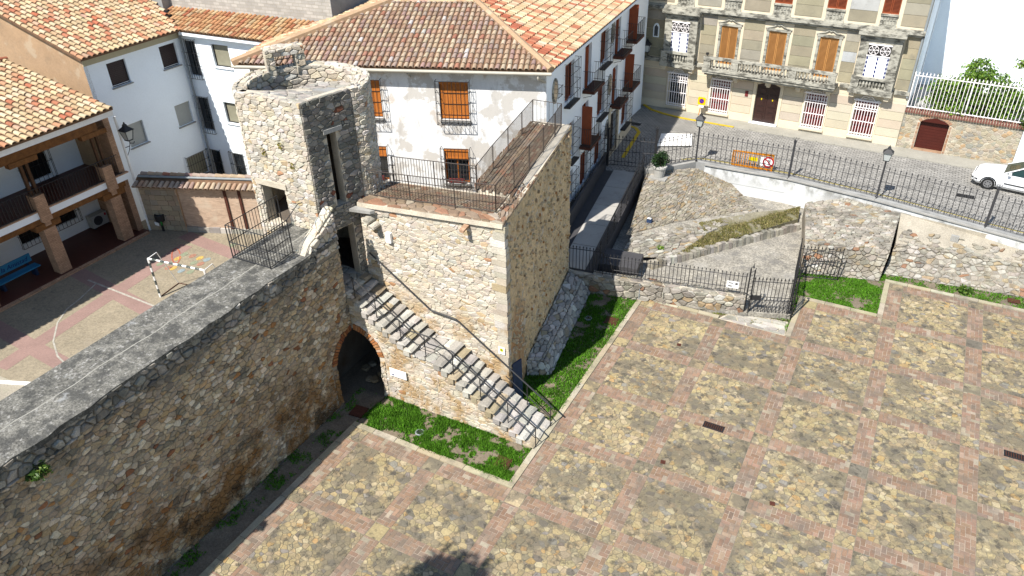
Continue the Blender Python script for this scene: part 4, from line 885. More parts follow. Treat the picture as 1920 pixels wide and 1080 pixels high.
# stair handrails
def rail_line(y, offs): return [(x, y, stair_z(x)+offs) for x in (XF+.05, XL0+.0, XL1, XT+.45)]
t = thing('stair_railing', 'black iron handrail with two rails along the open side of the staircase', 'railing', (-4.3, SY, 0))
for offs, r_ in ((1.0, .026), (.5, .014)): 
    for a, b_ in zip(rail_line(SY+.1, offs), rail_line(SY+.1, offs)[1:]): build('rail', MB().tube(a, b_, r_), 'iron', t)
for x in (XF+.05, -1.55, -2.65, -3.75, -4.9, -5.95, -6.95, -7.85): build('post', MB().tube((x, SY+.1, stair_z(x)+.02), (x, SY+.1, stair_z(x)+1.0), .018), 'iron', t)
t = thing('wall_handrail', 'black iron handrail fixed to the tower wall above the stairs', 'railing', (-4.3, SB, 0))
wl_ = [(XF+.15, SB-.22, 1.0), (-2.2, SB-.14, stair_z(-2.2)+1.05), (XL0+.1, SB-.12, ZL+1.05), (XL1, SB-.12, ZL+1.12), (-8.0, SB-.12, ZT+1.0)]
for a, b_ in zip(wl_, wl_[1:]): build('rail', MB().tube(a, b_, .032), 'iron', t)
for a, b_ in (((XF+.05, SB-.22, .5), (-2.3, SB-.16, stair_z(-2.3)+.55)),): build('rail', MB().tube(a, b_, .018), 'iron', t)
for x in (XF+.05, -1.4): build('post', MB().tube((x, SB-.2, stair_z(x)+.02), (x, SB-.2, stair_z(x)+1.0), .018), 'iron', t)
for x in (-3.4, -5.0, -6.6, -7.8): build('bracket', MB().tube((x, SB-.12, stair_z(x)+1.02), (x, SB+.03, stair_z(x)+.98), .012), 'iron', t)
# plaque and small sign
t = thing('plaque', 'small white information plaque on the staircase wall right of the arch', 'plaque', (-6.15, SY-.05, 1.2))
Fp = frame((-6.55, SY-.06, 1.24), (1, 0, .03), (0,0,1), (0,-1,0))
build('plate', MB().fbox(Fp, 0, .76, 0, .38, 0, .012), 'sign_white', t)
for k in range(4): build('text_line', MB().fbox(Fp, .10, .66-.12*(k == 3), .30-k*.05, .313-k*.05, .012, .0135), 'zinc', t)
build('emblem', MB().fbox(Fp, .10, .19, .05, .11, .012, .0135), 'letter_navy', t)
t = thing('trail_sign', 'small pale sign with a yellow green emblem on the tower corner', 'sign', (-2.5, SB-.05, 2.9))
Fp = frame((-2.62, SB-.075, 2.62), (1,0,0), (0,0,1), (0,-1,0))
build('plate', MB().fbox(Fp, 0, .26, 0, .32, 0, .012), 'sign_white', t); build('emblem', MB().fpoly(Fp, [(.13+.08*math.cos(k*.785), .19+.08*math.sin(k*.785)) for k in range(8)], .012, .0135), 'sign_yellow', t); build('emblem_leaf', MB().fpoly(Fp, [(.10, .15), (.17, .18), (.16, .24), (.11, .22)], .0135, .015), 'green_paint', t)
o = build('wall_light', MB().fbox(Fb, -7.15, -6.93, 6.15, 6.55, .03, .16), 'sign_white'); tag(o, 'small white box fixed high on the front of the tall tower', 'wall light')
# ------------------------------------------------------------------ building helpers
def wall_holes(b, F, U, v0, v1, holes, depth=.18, u_start=0.0):
    us = sorted({u_start, U, *[min(max(h[k], u_start), U) for h in holes for k in (0, 1)]}); vs = sorted({v0, v1, *[min(max(h[k], v0), v1) for h in holes for k in (2, 3)]})
    for a, c in zip(us, us[1:]):
        for d, e in zip(vs, vs[1:]):
            um, vm = (a+c)/2, (d+e)/2
            if any(h[0] < um < h[1] and h[2] < vm < h[3] for h in holes): continue
            b.add([F(a, d), F(c, d), F(c, e), F(a, e)], [(0, 1, 2, 3)])
    for h in holes:
        a, c, d, e = h[:4]
        for p, q in (((a, d), (c, d)), ((c, d), (c, e)), ((c, e), (a, e)), ((a, e), (a, d))):
            b.add([F(*p), F(*q), F(*q, -depth), F(*p, -depth)], [(0, 1, 2, 3)])
    return b
def pinv(p, q, z0=0.0):
    P0 = np.array([p[0], p[1], 0.]); d = np.array([q[0]-p[0], q[1]-p[1], 0.]); d /= np.linalg.norm(d); n = np.array([d[1], -d[0], 0])
    def f(x, y): r = pl(x, y, P0, n); return float((r-P0)@d), float(r[2]-z0)
    return f
def prect(f, c, k=1.0, ox=0, oy=0):
    t = [f(x/k+ox, y/k+oy) for x, y in c]; return ((t[0][0]+t[3][0])/2, (t[1][0]+t[2][0])/2, (t[2][1]+t[3][1])/2, (t[0][1]+t[1][1])/2)
def grille(root, F, u0, u1, v0, v1, out=.3, m='iron', nb=6, hr=3, deco=True, name='grille', r=.011):
    b = MB(); a, c, d, e = u0-.1, u1+.1, v0-.14, v1+.1
    for k in range(nb+1): u = a+(c-a)*k/nb; b.tube(F(u, d, out), F(u, e, out), r, 4)
    for k in range(hr+1): v = d+(e-d)*k/hr; b.tube(F(a, v, out), F(c, v, out), r*1.2, 4); b.tube(F(a, v, 0), F(a, v, out), r, 4); b.tube(F(c, v, 0), F(c, v, out), r, 4)
    for s in (a, c): b.tube(F(s, d, .5*out), F(s, e, .5*out), r, 4)
    if deco:
        n = 6; 
        for k in range(n): b.tube(F(a+(c-a)*k/n, d, out), F(a+(c-a)*(k+.5)/n, d, .02), r, 4); b.tube(F(a+(c-a)*(k+.5)/n, d, .02), F(a+(c-a)*(k+1)/n, d, out), r, 4)
    return build(name, b, m, root)
def louvre(root, F, u0, u1, v0, v1, d=-.08, m='wood_orange', name='shutter', vert=True, n=11, leaf=2):
    b = MB(); w = (u1-u0)/leaf
    for k in range(leaf):
        a, c = u0+k*w+.01, u0+(k+1)*w-.01
        b.fbox(F, a, a+.05, v0, v1, d-.04, d); b.fbox(F, c-.05, c, v0, v1, d-.04, d); b.fbox(F, a+.05, c-.05, v0, v0+.09, d-.04, d); b.fbox(F, a+.05, c-.05, v1-.07, v1, d-.04, d)
        b.fbox(F, a+.04, c-.04, v0+.05, v1-.05, d-.06, d-.045)
        nn = n if not vert else max(14, int((v1-v0)/.07))
        if vert:
            for j in range(nn): v = v0+.1+(v1-v0-.19)*j/nn; b.hexa([F(a+.05, v, d-.035), F(c-.05, v, d-.035), F(c-.05, v+.012, d-.04), F(a+.05, v+.012, d-.04)], [F(a+.05, v+.03, d-.008), F(c-.05, v+.03, d-.008), F(c-.05, v+.045, d-.012), F(a+.05, v+.045, d-.012)])
        else:
            for j in range(nn): u = a+.05+(c-a-.1)*j/nn; b.fbox(F, u+.006, u+(c-a-.1)/nn-.006, v0+.09, v1-.07, d-.045, d-.012)
    return build(name, b, m, root)
def pane(root, F, u0, u1, v0, v1, d=-.16, m='glass', fm='wood_red', fr=.06, name='window', mull=1):
    f = MB(); f.fbox(F, u0, u0+fr, v0, v1, d-.02, d+.04).fbox(F, u1-fr, u1, v0, v1, d-.02, d+.04).fbox(F, u0+fr, u1-fr, v0, v0+fr, d-.02, d+.04).fbox(F, u0+fr, u1-fr, v1-fr, v1, d-.02, d+.04)
    for k in range(mull): u = u0+(u1-u0)*(k+1)/(mull+1); f.fbox(F, u-fr*.5, u+fr*.5, v0+fr, v1-fr, d-.02, d+.035)
    o = build(name, f, fm, root); build('pane', MB().fbox(F, u0+fr, u1-fr, v0+fr, v1-fr, d-.018, d-.005), m, o); return o
def sill(root, F, u0, u1, v0, m='concrete', out=.12, h=.06, parent=None): return build('sill', MB().fbox(F, u0-.06, u1+.06, v0-h, v0-.002, -.17, out), m, parent or root)
def roof_face(pts, pal, root, board='tile_bed', sp=.28, ex=.40, r=.105, limit=300, seed=1, thick=.09, plural='roof_tiles'):
    "pts: eave start, eave end, then the rest of the outline"
    P_ = [np.array(p, float) for p in pts]; u = P_[1]-P_[0]; u /= np.linalg.norm(u); k = P_[2]-P_[1]; v = k-(k@u)*u; v /= np.linalg.norm(v)
    w = np.cross(u, v); w = w if w[2] > 0 else -w
    po = [(float((p-P_[0])@u), float((p-P_[0])@v)) for p in P_]
    build('roof_board', MB().hexa([p-w*thick for p in P_], [p+w*.012 for p in P_]), board, root)
    return tile_field(P_[0]+w*.012, u, v, po, pal, sp, ex, r, random.Random(seed))
# ------------------------------------------------------------------ white house with the hipped tile roof
house = thing('white_house', 'three storey white house with hipped barrel tile roof, behind the tower', 'house', (-11, 18, SZ))
HP, HQ, HE = (-18.1, 9.02), (-5.57, 13.70), (-7.05, 29.0)
HL = math.hypot(HQ[0]-HP[0], HQ[1]-HP[1]); FH = wallframe(HP, HQ); HR = math.hypot(HE[0]-HQ[0], HE[1]-HQ[1]); FR = wallframe(HQ, HE)
s2u = lambda s: HL+s+.202
wins = [(s2u(-4.95), s2u(-3.64), 7.52, 9.25), (s2u(-8.93), s2u(-7.62), 7.52, 9.25), (s2u(-4.93), s2u(-3.78), 4.40, 6.14), (s2u(-8.9), s2u(-7.66), 4.40, 6.14), (s2u(-12.9), s2u(-11.6), 7.52, 9.25)]
build('front_wall', wall_holes(MB(), FH, HL, .0, 9.78, wins, .2), 'plaster_old', house)
for k, (a, c, d, e) in enumerate(wins):
    pane(house, FH, a, c, d, e, -.19, 'glass', 'wood_orange')
    if k in (0, 1, 4): 
        louvre(house, FH, a+.06, c-.04, d+.06, e-.1, -.06, 'wood_orange', 'shutter', False, 9, 1); build('shutter_box', MB().fbox(FH, a, c, e-.12, e, -.12, -.02), 'wood_orange', house)
    else:
        louvre(house, FH, a+.06, c-.04, e-.55, e-.12, -.06, 'wood_orange', 'shutter', False, 9, 1); build('shutter_box', MB().fbox(FH, a, c, e-.14, e, -.12, -.02), 'wood_orange', house)
        build('flower_box', MB().fbox(FH, a+.15, c-.25, d+.08, d+.24, -.05, .12), 'blind_red', house); build('towel', MB().fbox(FH, a+.3, a+.75, d+.02, d+.06, -.1, .1), 'sign_white', house)
    sill(house, FH, a, c, d); grille(house, FH, a, c, d, e, .34, 'iron', 8, 4)
# right side wall and its openings (u from the near corner, z)
tall = [(2.45, 3.75, 7.55, 9.3), (8.0, 9.3, 7.75, 9.4), (3.0, 3.9, 4.45, 6.3), (7.8, 9.1, 5.0, 6.75), (2.9, 3.9, 2.0, 3.7), (5.1, 6.35, 2.05, 3.9), (7.6, 8.9, 2.2, 4.0), (13.0, 14.3, 2.6, 4.4)]
balc = [(5.45, 6.45, 7.35, 9.4), (10.75, 11.75, 7.6, 9.6), (13.45, 14.4, 7.75, 9.7), (5.2, 6.2, 4.5, 6.55), (10.6, 11.55, 4.85, 6.85), (13.2, 14.2, 5.0, 7.0)]
doorH = [(10.35, 11.7, 1.65, 4.2)]
ovals = [(1.05, 8.6), (10.15, 8.95), (10.0, 6.15), (9.85, 3.6)]
build('side_wall', wall_holes(MB(), FR, HR, .0, 9.78, tall+balc+doorH, .2), 'plaster_white', house)
for k, (a, c, d, e) in enumerate(tall):
    pane(house, FR, a, c, d, e, -.19, 'glass', 'wood_red'); louvre(house, FR, a+.05, (a+c)/2, d+.06, e-.06, -.04, 'wood_red', 'shutter', True, 9, 1)
    grille(house, FR, a, c, d, e, .30, 'iron', 7, 4); build('grille_sill', MB().fbox(FR, a-.1, c+.1, d-.2, d-.13, .0, .30), 'iron', house)
for k, (a, c, d, e) in enumerate(balc):
    pane(house, FR, a, c, d, e, -.19, 'glass', 'wood_red')
    build('open_shutter', MB().fbox(FR, a-.04, a+.02, d+.03, e-.02, -.1, .52 if k in (3, 5, 2) else .14).fbox(FR, a-.03, a+.05, d+.1, d+.16, -.1, .5 if k in (3, 5, 2) else .12), 'wood_red', house)
    bf = build('balcony', MB().fbox(FR, a-.35, c+.45, d-.16, d-.02, 0, .62), 'rust', house)
    b = MB(); r_ = .011
    for z_ in (.08, .95): b.path([FR(a-.33, d+z_, .02), FR(a-.33, d+z_, .6), FR(c+.43, d+z_, .6), FR(c+.43, d+z_, .02)], r_*1.2, 4)
    for j in range(12): u = a-.33+(c-a+.76)*j/11; b.tube(FR(u, d, .6), FR(u, d+.95, .6), r_, 4)
    for j in range(1, 5):
        for u in (a-.33, c+.43): b.tube(FR(u, d, .6*j/5), FR(u, d+.95, .6*j/5), r_, 4)
    build('railing', b, 'iron', bf)
    b = MB()
    for u in (a-.2, c+.3): b.path([FR(u, d-.16, .5), FR(u, d-.30, .42), FR(u, d-.34, .25), FR(u, d-.42, .02)], .014, 4)
    build('bracket', b, 'iron', bf)
for (a, c, d, e) in doorH:
    pane(house, FR, a, c, d, e, -.19, 'wood_dark', 'wood_dark', .1); grille(house, FR, a, c, d+.3, e, .12, 'iron', 9, 5, False)
    build('door_surround', MB().fbox(FR, c+.05, c+.45, 1.6, 4.5, 0, .09).fbox(FR, a-.3, a-.03, 1.6, 4.5, 0, .09).fbox(FR, a-.3, c+.45, 4.5, 4.75, 0, .12), 'palace_cream', house)
for (u, z_) in ovals:
    ov = lambda rx, ry: [(u+rx*math.cos(t*.3927), z_+ry*math.sin(t*.3927)) for t in range(16)]
    f = build('oval_window', MB().fpoly(FR, ov(.36, .58), -.02, .05), 'palace_trim', house); build('pane', MB().fpoly(FR, ov(.24, .44), .05, .055), 'glass', f)
    b = MB()
    for z2 in (-.2, .2): b.tube(FR(u-.3, z_+z2, .06), FR(u-.3, z_+z2, .28), .011, 4); b.tube(FR(u+.3, z_+z2, .06), FR(u+.3, z_+z2, .28), .011, 4); b.tube(FR(u-.3, z_+z2, .28), FR(u+.3, z_+z2, .28), .012, 4)
    for k in range(4): b.tube(FR(u-.3+.2*k, z_-.25, .28), FR(u-.3+.2*k, z_+.25, .28), .011, 4)
    build('grille', b, 'iron', f)
build('end_wall', MB().prism([HE, (HE[0]-9, HE[1]-.6), (HE[0]-9, HE[1]-.9), (HE[0], HE[1]-.3)], 0, 9.78), 'plaster_white', house)
build('socle', MB().fbox(FR, 4.6, 13.0, 1.5, 1.95, 0, .05).fbox(FR, 12.15, HR, 1.5, 2.3, 0, .055), 'palace_cream', house)
# eaves and roof
EL, ER, EF = (-18.5, 8.5, 9.95), (-5.2, 13.38, 9.95), (-6.85, 30.3, 9.95)
A1 = (-10.8, 16.85, 11.55); A2 = tuple(g(735, 2, 11.55)); A3 = (-12.35, 32.0, 11.55); EB = (-21.5, 17.5, 9.95)
build('eave_soffit', MB().hexa([(x, y, 9.72) for x, y, _ in (EL, ER, (HQ[0], HQ[1]+.02, 0), (HP[0], HP[1]+.02, 0))], [(x, y, 9.86) for x, y, _ in (EL, ER, (HQ[0], HQ[1]+.02, 0), (HP[0], HP[1]+.02, 0))]), 'gutter', house)
build('eave_soffit', MB().hexa([(x, y, 9.72) for x, y, _ in (ER, EF, (HE[0]-.3, HE[1], 0), (HQ[0]-.02, HQ[1], 0))], [(x, y, 9.855) for x, y, _ in (ER, EF, (HE[0]-.3, HE[1], 0), (HQ[0]-.02, HQ[1], 0))]), 'plaster_white', house)
build('gutter', MB().path([(EL[0]+.0, EL[1]-.08, 9.84), (ER[0]+.05, ER[1]-.06, 9.82)], .07, 8), 'gutter', house)
build('gutter_outlet', MB().tube((-5.7, 13.15, 9.8), (-5.7, 13.15, 9.62), .05, 8).tube((-5.7, 13.15, 9.62), (-5.62, 13.62, 9.35), .05, 8), 'gutter', house)
build('gutter_bracket', MB().tube(FH(s2u(-6.2), 9.7, .4), FH(s2u(-6.2), 9.45, .02), .04, 6), 'gutter', house)
tl = roof_face([EL, ER, A1, A2], PAL_TILE_OLD, house, seed=3, sp=.25, ex=.37, r=.097)
flush(house, tl, 'roof_tile', 'tile', 'roof_tiles')
tl = roof_face([ER, EF, A3, A1], PAL_TILE_PALE, house, seed=4)
tl = [(v, f, c if not (abs(np.mean(v, 0)[1]-13.38-.62*(-5.2-np.mean(v, 0)[0])-1.0) < .5 and rnd.random() < .7) else pick([(1, (.42,.13,.07)), (1, (.50,.20,.11))])) for v, f, c in tl]
flush(house, tl, 'roof_tile', 'tile', 'roof_tiles', 150)
tl = roof_face([EB, EL, A2, (A2[0]-2, A2[1]+6, 11.55)], PAL_TILE_PALE, house, seed=5)
flush(house, tl, 'roof_tile', 'tile', 'roof_tiles', 60)
rt = ridge_tiles(ER, A1, PAL_TILE_PALE)+ridge_tiles(EL, A2, PAL_TILE_PALE)+ridge_tiles(A2, A1, PAL_TILE_PALE)+ridge_tiles(A1, A3, PAL_TILE_PALE)
flush(house, rt, 'ridge_tile', 'tile', 'ridge_tiles')
build('hip_mortar', MB().path([(ER[0], ER[1], ER[2]+.03), (A1[0], A1[1], A1[2]+.03)], .17, 6).path([(EL[0], EL[1], EL[2]+.03), (A2[0], A2[1], A2[2]+.03)], .2, 6), 'plaster_tan', house)

nb = thing('added_shade_house', 'unseen plain white house end added beyond the white house to shade the palace', 'house', (-12, 31, SZ))  # out of view, added and sized to cast shade on the palace front
build('wall', MB().span(-16, -7.75, 29.6, 32.9, SZ-.2, 14.4), 'plaster_white', nb)
flush(nb, roof_face([(-7.5, 29.5, 14.4), (-7.5, 33.0, 14.4), (-12, 33.0, 15.8), (-12, 29.5, 15.8)], PAL_TILE_PALE, nb, seed=9), 'roof_tile', 'tile', 'roof_tiles', 60)
# ------------------------------------------------------------------ white school block in the corner of the courtyard
blk = thing('school_block', 'three storey white rendered school block with tan gable and pale tiled roof', 'building', (-29, 10, CZ))
KA, KB, KC = (-25.9, 6.3), (-25.9, 12.0), (-17.3, 12.45)
FK, FK2 = wallframe(KA, KB), wallframe(KB, KC); fk, fk2 = pinv(KA, KB), pinv(KB, KC)
Lw = [prect(fk, c, 3.0) for c in ([(597,360),(705,327),(735,465),(635,495)], [(890,265),(985,237),(1010,365),(925,390)], [(705,710),(800,672),(835,795),(740,835)], [(980,598),(1065,565),(1090,685),(1010,715)], [(1050,893),(1150,845),(1180,975),(1075,1000)])]
Rw = [prect(fk2, c, 3.0) for c in ([(1030,225),(1090,232),(1138,430),(1070,420)], [(1185,248),(1280,258),(1305,385),(1210,375)], [(1105,545),(1165,552),(1210,737),(1145,725)], [(1255,575),(1350,585),(1375,705),(1280,690)], [(1180,842),(1235,850),(1275,1030),(1220,1015)], [(1305,862),(1365,870),(1405,1050),(1340,1035)])]
build('left_wall', wall_holes(MB(), FK, 5.7, 0, 9.9, Lw, .16), 'plaster_white', blk)
build('right_wall', wall_holes(MB(), FK2, 8.6, 0, 9.9, Rw, .16), 'plaster_white', blk)
for k, (a, c, d, e) in enumerate(Lw):
    m = ('shutter_brown', 'shutter_brown', 'shutter_grey', 'shutter_grey', 'shutter_olive')[k]
    o = build('window', MB().fbox(FK, a, c, d, e, -.17, -.11), m, blk); b = MB()
    for j in range(14): b.fbox(FK, a+.02, c-.02, d+(e-d)*(j+.1)/14, d+(e-d)*(j+.9)/14, -.11, -.10)
    build('roller_slats', b, m, o)
    if k < 2: build('fringe', MB().fbox(FK, a+.04, c-.04, d+.05, d+.075, -.1, -.09), 'sign_white', o)
    sill(blk, FK, a, c, d, 'concrete', .1, .05)
    if k == 4: grille(blk, FK, a, c, d, e, .16, 'iron', 9, 3, False)
for k, (a, c, d, e) in enumerate(Rw):
    if k in (1, 3): pane(blk, FK2, a, c, d, e, -.15, 'shutter_olive', 'iron', .05, mull=0); sill(blk, FK2, a, c, d, 'plaster_white', .08, .05)
    else: build('window', MB().fbox(FK2, a, c, d, e, -.17, -.12), 'glass', blk); grille(blk, FK2, a, c, d, e, .14, 'iron', 6, 3, False)
build('downpipe', MB().path([(-25.75, 11.85, 9.7), (-25.75, 11.85, 6.5), (-25.7, 11.8, 4), (-25.7, 11.8, 1.2)], .055, 8), 'zinc', blk)
vz = lambda x: 9.95+(-25.45-x)*.30
build('gable', MB().hexa([(-25.9, 6.3, 0), (-44, 6.3, 0), (-44, 6.5, 0), (-25.9, 6.5, 0)], [(-25.9, 6.3, 9.9), (-44, 6.3, vz(-44)-.15), (-44, 6.5, vz(-44)-.15), (-25.9, 6.5, 9.9)]), 'plaster_tan', blk)
build('eave_band', MB().fbox(FK, .0, 5.7, 9.5, 9.92, .002, .05), 'plaster_cream', blk)
build('eave_band', MB().fbox(FK2, .3, 8.6, 9.7, 9.9, .002, .34), 'plaster_white', blk)
tl = roof_face([(-25.45, 6.0, 9.95), (-25.45, 11.75, 9.95), (-40, 17.5, vz(-40)), (-40, 6.0, vz(-40))], PAL_TILE_PALE, blk, seed=6)
flush(blk, tl, 'roof_tile', 'tile', 'roof_tiles')
tl = roof_face([(-25.4, 11.65, 9.95), (-17.0, 12.05, 9.95), (-17.3, 13.9, 10.55), (-28.0, 13.35, 10.55)], [(3, (.56,.33,.16)), (3, (.50,.24,.11)), (3, (.58,.42,.24)), (1.5, (.42,.14,.07))], blk, seed=7)
flush(blk, tl, 'wing_tile', 'tile', 'wing_tiles', 150)
ch = thing('roof_chimney', 'small square chimney with a grey metal cowl on the left tiled roof', 'chimney', (-30, 8, 11))
cpx = pl(45, 30, (-30, 8.6, 0), (0, 1, 0)); cx, cy = cpx[0], 8.4; cz = vz(cx)
build('stack', MB().box((cx, cy, cz+.15), (.5, .5, .8)), 'plaster_tan', ch); build('cowl', MB().lathe((cx, cy, cz+.5), [(.2, 0), (.2, .4), (.27, .42), (.27, .5), (.2, .55), (.2, .7)], 14), 'zinc', ch)

# rear building with whitewashed brick parapet and mesh windows
rear = thing('rear_building', 'whitewashed brick building with mesh covered windows rising behind the tiled wing', 'building', (-22, 15, CZ))
FQ = wallframe((-29.5, 13.25), (-17.2, 14.0)); U_ = 12.3
fq = pinv((-29.5, 13.25), (-17.2, 14.0))
wz = [(fq(px0, 6)[0], fq(px1, 9)[0], 11.75, 13.2) for px0, px1 in ((290, 316), (320, 362), (372, 412), (421, 464), (472, 518), (526, 572))]
build('parapet_wall', wall_holes(MB(), FQ, U_, 9.0, 13.6, wz, .2), 'brick_white', rear)
for k, (a, c, d, e) in enumerate(wz):
    o = build('window', MB().fbox(FQ, a, c, d, e, -.24, -.2), 'curtain' if k > 1 else 'wood_orange', rear); b = MB()
    for j in range(10): b.tube(FQ(a+(c-a)*j/10, d, -.1), FQ(a+(c-a)*(j+1)/10, d+.5, -.1), .006, 3); b.tube(FQ(a+(c-a)*(j+1)/10, d, -.1), FQ(a+(c-a)*j/10, d+.5, -.1), .006, 3); b.tube(FQ(a+(c-a)*j/10, d+.5, -.1), FQ(a+(c-a)*(j+1)/10, d+1.0, -.1), .006, 3); b.tube(FQ(a+(c-a)*(j+1)/10, d+.5, -.1), FQ(a+(c-a)*j/10, d+1.0, -.1), .006, 3)
    build('mesh', b, 'iron', o); build('sill', MB().fbox(FQ, a, c, d-.06, d-.002, -.2, .06), 'blind_red', o)
build('chimney_breast', MB().fbox(FQ, fq(290, 20)[0], fq(322, 20)[0], 9.5, 13.8, .01, .5), 'grey_stain', rear)
build('side_wall', MB().prism([(-17.2, 14.0), (-16.6, 20), (-16.9, 20), (-17.4, 14.0)], 9.0, 13.6), 'grey_stain', rear)
build('back_wall', MB().prism([(-29.5, 19.8), (-16.7, 20), (-16.7, 20.2), (-29.5, 20)], 9.0, 13.6), 'brick_white', rear)
build('terrace', MB().prism([(-29.5, 13.4), (-17.3, 14.2), (-16.7, 20), (-29.5, 20)], 13.2, 13.4), 'concrete', rear)

# ------------------------------------------------------------------ gallery wing of the school
gal = thing('gallery_wing', 'school wing with brick pillars, wooden balcony gallery and pale tiled roof', 'building', (-27, 0, CZ))
GX, GB, GY1, GYR = -24.72, -27.6, 6.1, 5.3
build('porch_floor', MB().span(GB-1, GX+.12, -14, GY1, CZ-.2, CZ+.10), 'floor_red', gal)
for k in range(18): build('porch_kerb', MB().span(GX+.125, GX+.33, -12+k*1.0+.015, -11+k*1.0-.015, CZ-.1, CZ+.09), 'brick_wall', gal)
FGb = wallframe((GB, -14), (GB, GY1)); off = 14
gw = [(off+1.5, off+2.7, 2.0, 3.7), (off-1.6, off-.3, 2.0, 3.7), (off+3.2, off+4.5, 2.1, 3.7), (off-4.6, off-3.3, 2.0, 3.7), (off+.2, off+1.3, 5.4, 6.9), (off+2.7, off+4.1, 4.7, 7.1), (off-3.2, off-1.9, 5.4, 6.9)]
build('back_wall', wall_holes(MB(), FGb, 14+GY1, CZ, 8.05, gw, .15), 'plaster_white', gal)
for (a, c, d, e) in gw: build('window', MB().fbox(FGb, a, c, d, e, -.16, -.11), 'black', gal); grille(gal, FGb, a, c, d, e, .22, 'iron', 7, 3, False)
build('end_wall', MB().span(GB-.2, GX-.25, GY1-.3, GY1, CZ, 7.9), 'brick_wall', gal)
build('end_wall_plaster', MB().span(GB, GX-1.2, GY1-.36, GY1-.302, 4.55, 7.0), 'plaster_tan', gal)
build('balcony_slab', MB().span(GB, GX-.02, -14, GY1, 4.18, 4.50), 'plaster_white', gal)
build('balcony_floor', MB().span(GB, GX-.1, -14, GY1-.3, 4.502, 4.53), 'floor_red', gal)
build('balcony_edge', MB().span(GX-.16, GX+.02, -14, GY1, 4.504, 4.56), 'brick_wall', gal)
build('gallery_beam', MB().span(GX-.32, GX-.06, -14, GY1-.3, 3.9, 4.17), 'wood_beam', gal)
build('eave_beam', MB().span(GX-.3, GX-.05, -14, GYR, 6.95, 8.05), 'wood_beam', gal)
for py in (4.75, 1.25, -2.25, -5.75, -9.25):
    p = build('pillar', MB().span(GX-.52, GX+.0, py, py+.58, CZ+.1, 3.62), 'brick_wall', gal)
    build('capital', MB().span(GX-.5, GX-.02, py-.3, py+.9, 3.62, 3.9), 'wood_beam', p)
    q = build('pedestal', MB().span(GX-.42, GX+.10, py+.05, py+.55, 4.0, 5.25).span(GX-.28, GX+.02, py+.16, py+.44, 3.75, 4.0), 'brick_wall', gal)
    for d_ in (.12, .38): build('post', MB().span(GX-.26, GX-.13, py+d_, py+d_+.12, 5.25, 6.95), 'wood_post', q)
    build('bracket', MB().span(GX-.34, GX-.02, py-.35, py+.95, 6.72, 6.95), 'wood_beam', q)
barG = bar_mesh('bar', .012, 4, 'iron')
gr = [(GX-.07, y, 4.53) for y in (-9, -6, -3, 0, 3, GY1-.3)]
for a, b_ in zip(gr, gr[1:]):
    for z_ in (.06, 1.0): build('gallery_rail', MB().tube((a[0], a[1], a[2]+z_), (b_[0], b_[1], b_[2]+z_), .018), 'iron', gal)
    for k in range(20): y = a[1]+(b_[1]-a[1])*k/20; inst('gallery_bar', barG, gal, (a[0], y, 4.59), scale=(1, 1, .95))
build('fascia', MB().span(GX+1.42, GX+1.5, -14, GYR, 7.92, 8.22), 'paint_white', gal)
build('downpipe', MB().path([(GX+.02, GY1+.16, 7.3), (GX+.02, GY1+.16, CZ)], .06, 8), 'paint_white', gal)
build('soffit', MB().hexa([(GX-3.0, -14, 8.1), (GX+1.42, -14, 7.95), (GX+1.42, GYR, 7.95), (GX-3.0, GYR, 8.1)], [(GX-3.0, -14, 8.3), (GX+1.42, -14, 8.1), (GX+1.42, GYR, 8.1), (GX-3.0, GYR, 8.3)]), 'wood_beam', gal)
rg = pl(12, 112, (0, GYR, 0), (0, 1, 0)); gs_ = (rg[2]-8.27)/(GX+1.6-rg[0]); RX = float(rg[0])
gz = lambda x: 8.27+(GX+1.6-x)*gs_
tl = roof_face([(GX+1.6, -13, 8.27), (GX+1.6, GYR, 8.27), (RX, GYR, gz(RX)), (RX, -13, gz(RX))], PAL_TILE_PALE, gal, seed=8, sp=.30, ex=.43, r=.115)
flush(gal, tl, 'roof_tile', 'tile', 'roof_tiles')
flush(gal, ridge_tiles((RX, -13, gz(RX)+.05), (RX, GYR, gz(RX)+.05), [(1, (.40,.14,.08))]), 'ridge_tile', 'tile', 'ridge_tiles')
# wall lantern on the corner
t = thing('wall_lantern', 'black wall lantern on a curled bracket at the corner of the gallery wing', 'lantern', (GX+.4, GY1+.5, 6.0))
lx, ly, lz = GX+.30, GY1+.35, 6.15
def lantern_head(t, x, y, z, s=1.0, glass='lamp_glass'):
    sq = lambda r, zz: [(x+r*s*a, y+r*s*b, z+zz*s) for a, b in ((-1,-1), (1,-1), (1,1), (-1,1))]
    build('glass_body', MB().hexa(sq(.105, 0), sq(.17, .36)), glass, t); build('lamp_roof', MB().hexa(sq(.22, .365), sq(.06, .52)).hexa(sq(.075, .52), sq(.05, .6)).hexa(sq(.03, .6), sq(.015, .68)), 'iron', t)
    b = MB()
    for k in range(4): b.tube(sq(.108, 0)[k], sq(.175, .36)[k], .014*s, 4); b.tube(sq(.175, .36)[k], sq(.175, .36)[(k+1) % 4], .012*s, 4)
    b.hexa(sq(.115, -.04), sq(.115, 0)); build('lamp_frame', b, 'iron', t)
lantern_head(t, lx, ly, lz, 1.25)
build('bracket', MB().path([(GX-.0, GY1+.2, lz-.45), (GX+.15, GY1+.4, lz-.4), (lx, ly, lz-.2), (lx, ly, lz-.05)], .02, 5).path([(lx, ly, lz-.2), (lx+.15, ly+.1, lz-.22), (lx+.2, ly+.12, lz-.12)], .018, 5).path([(GX, GY1+.2, lz-.9), (GX+.1, GY1+.35, lz-.6), (lx, ly, lz-.2)], .016, 5), 'iron', t)
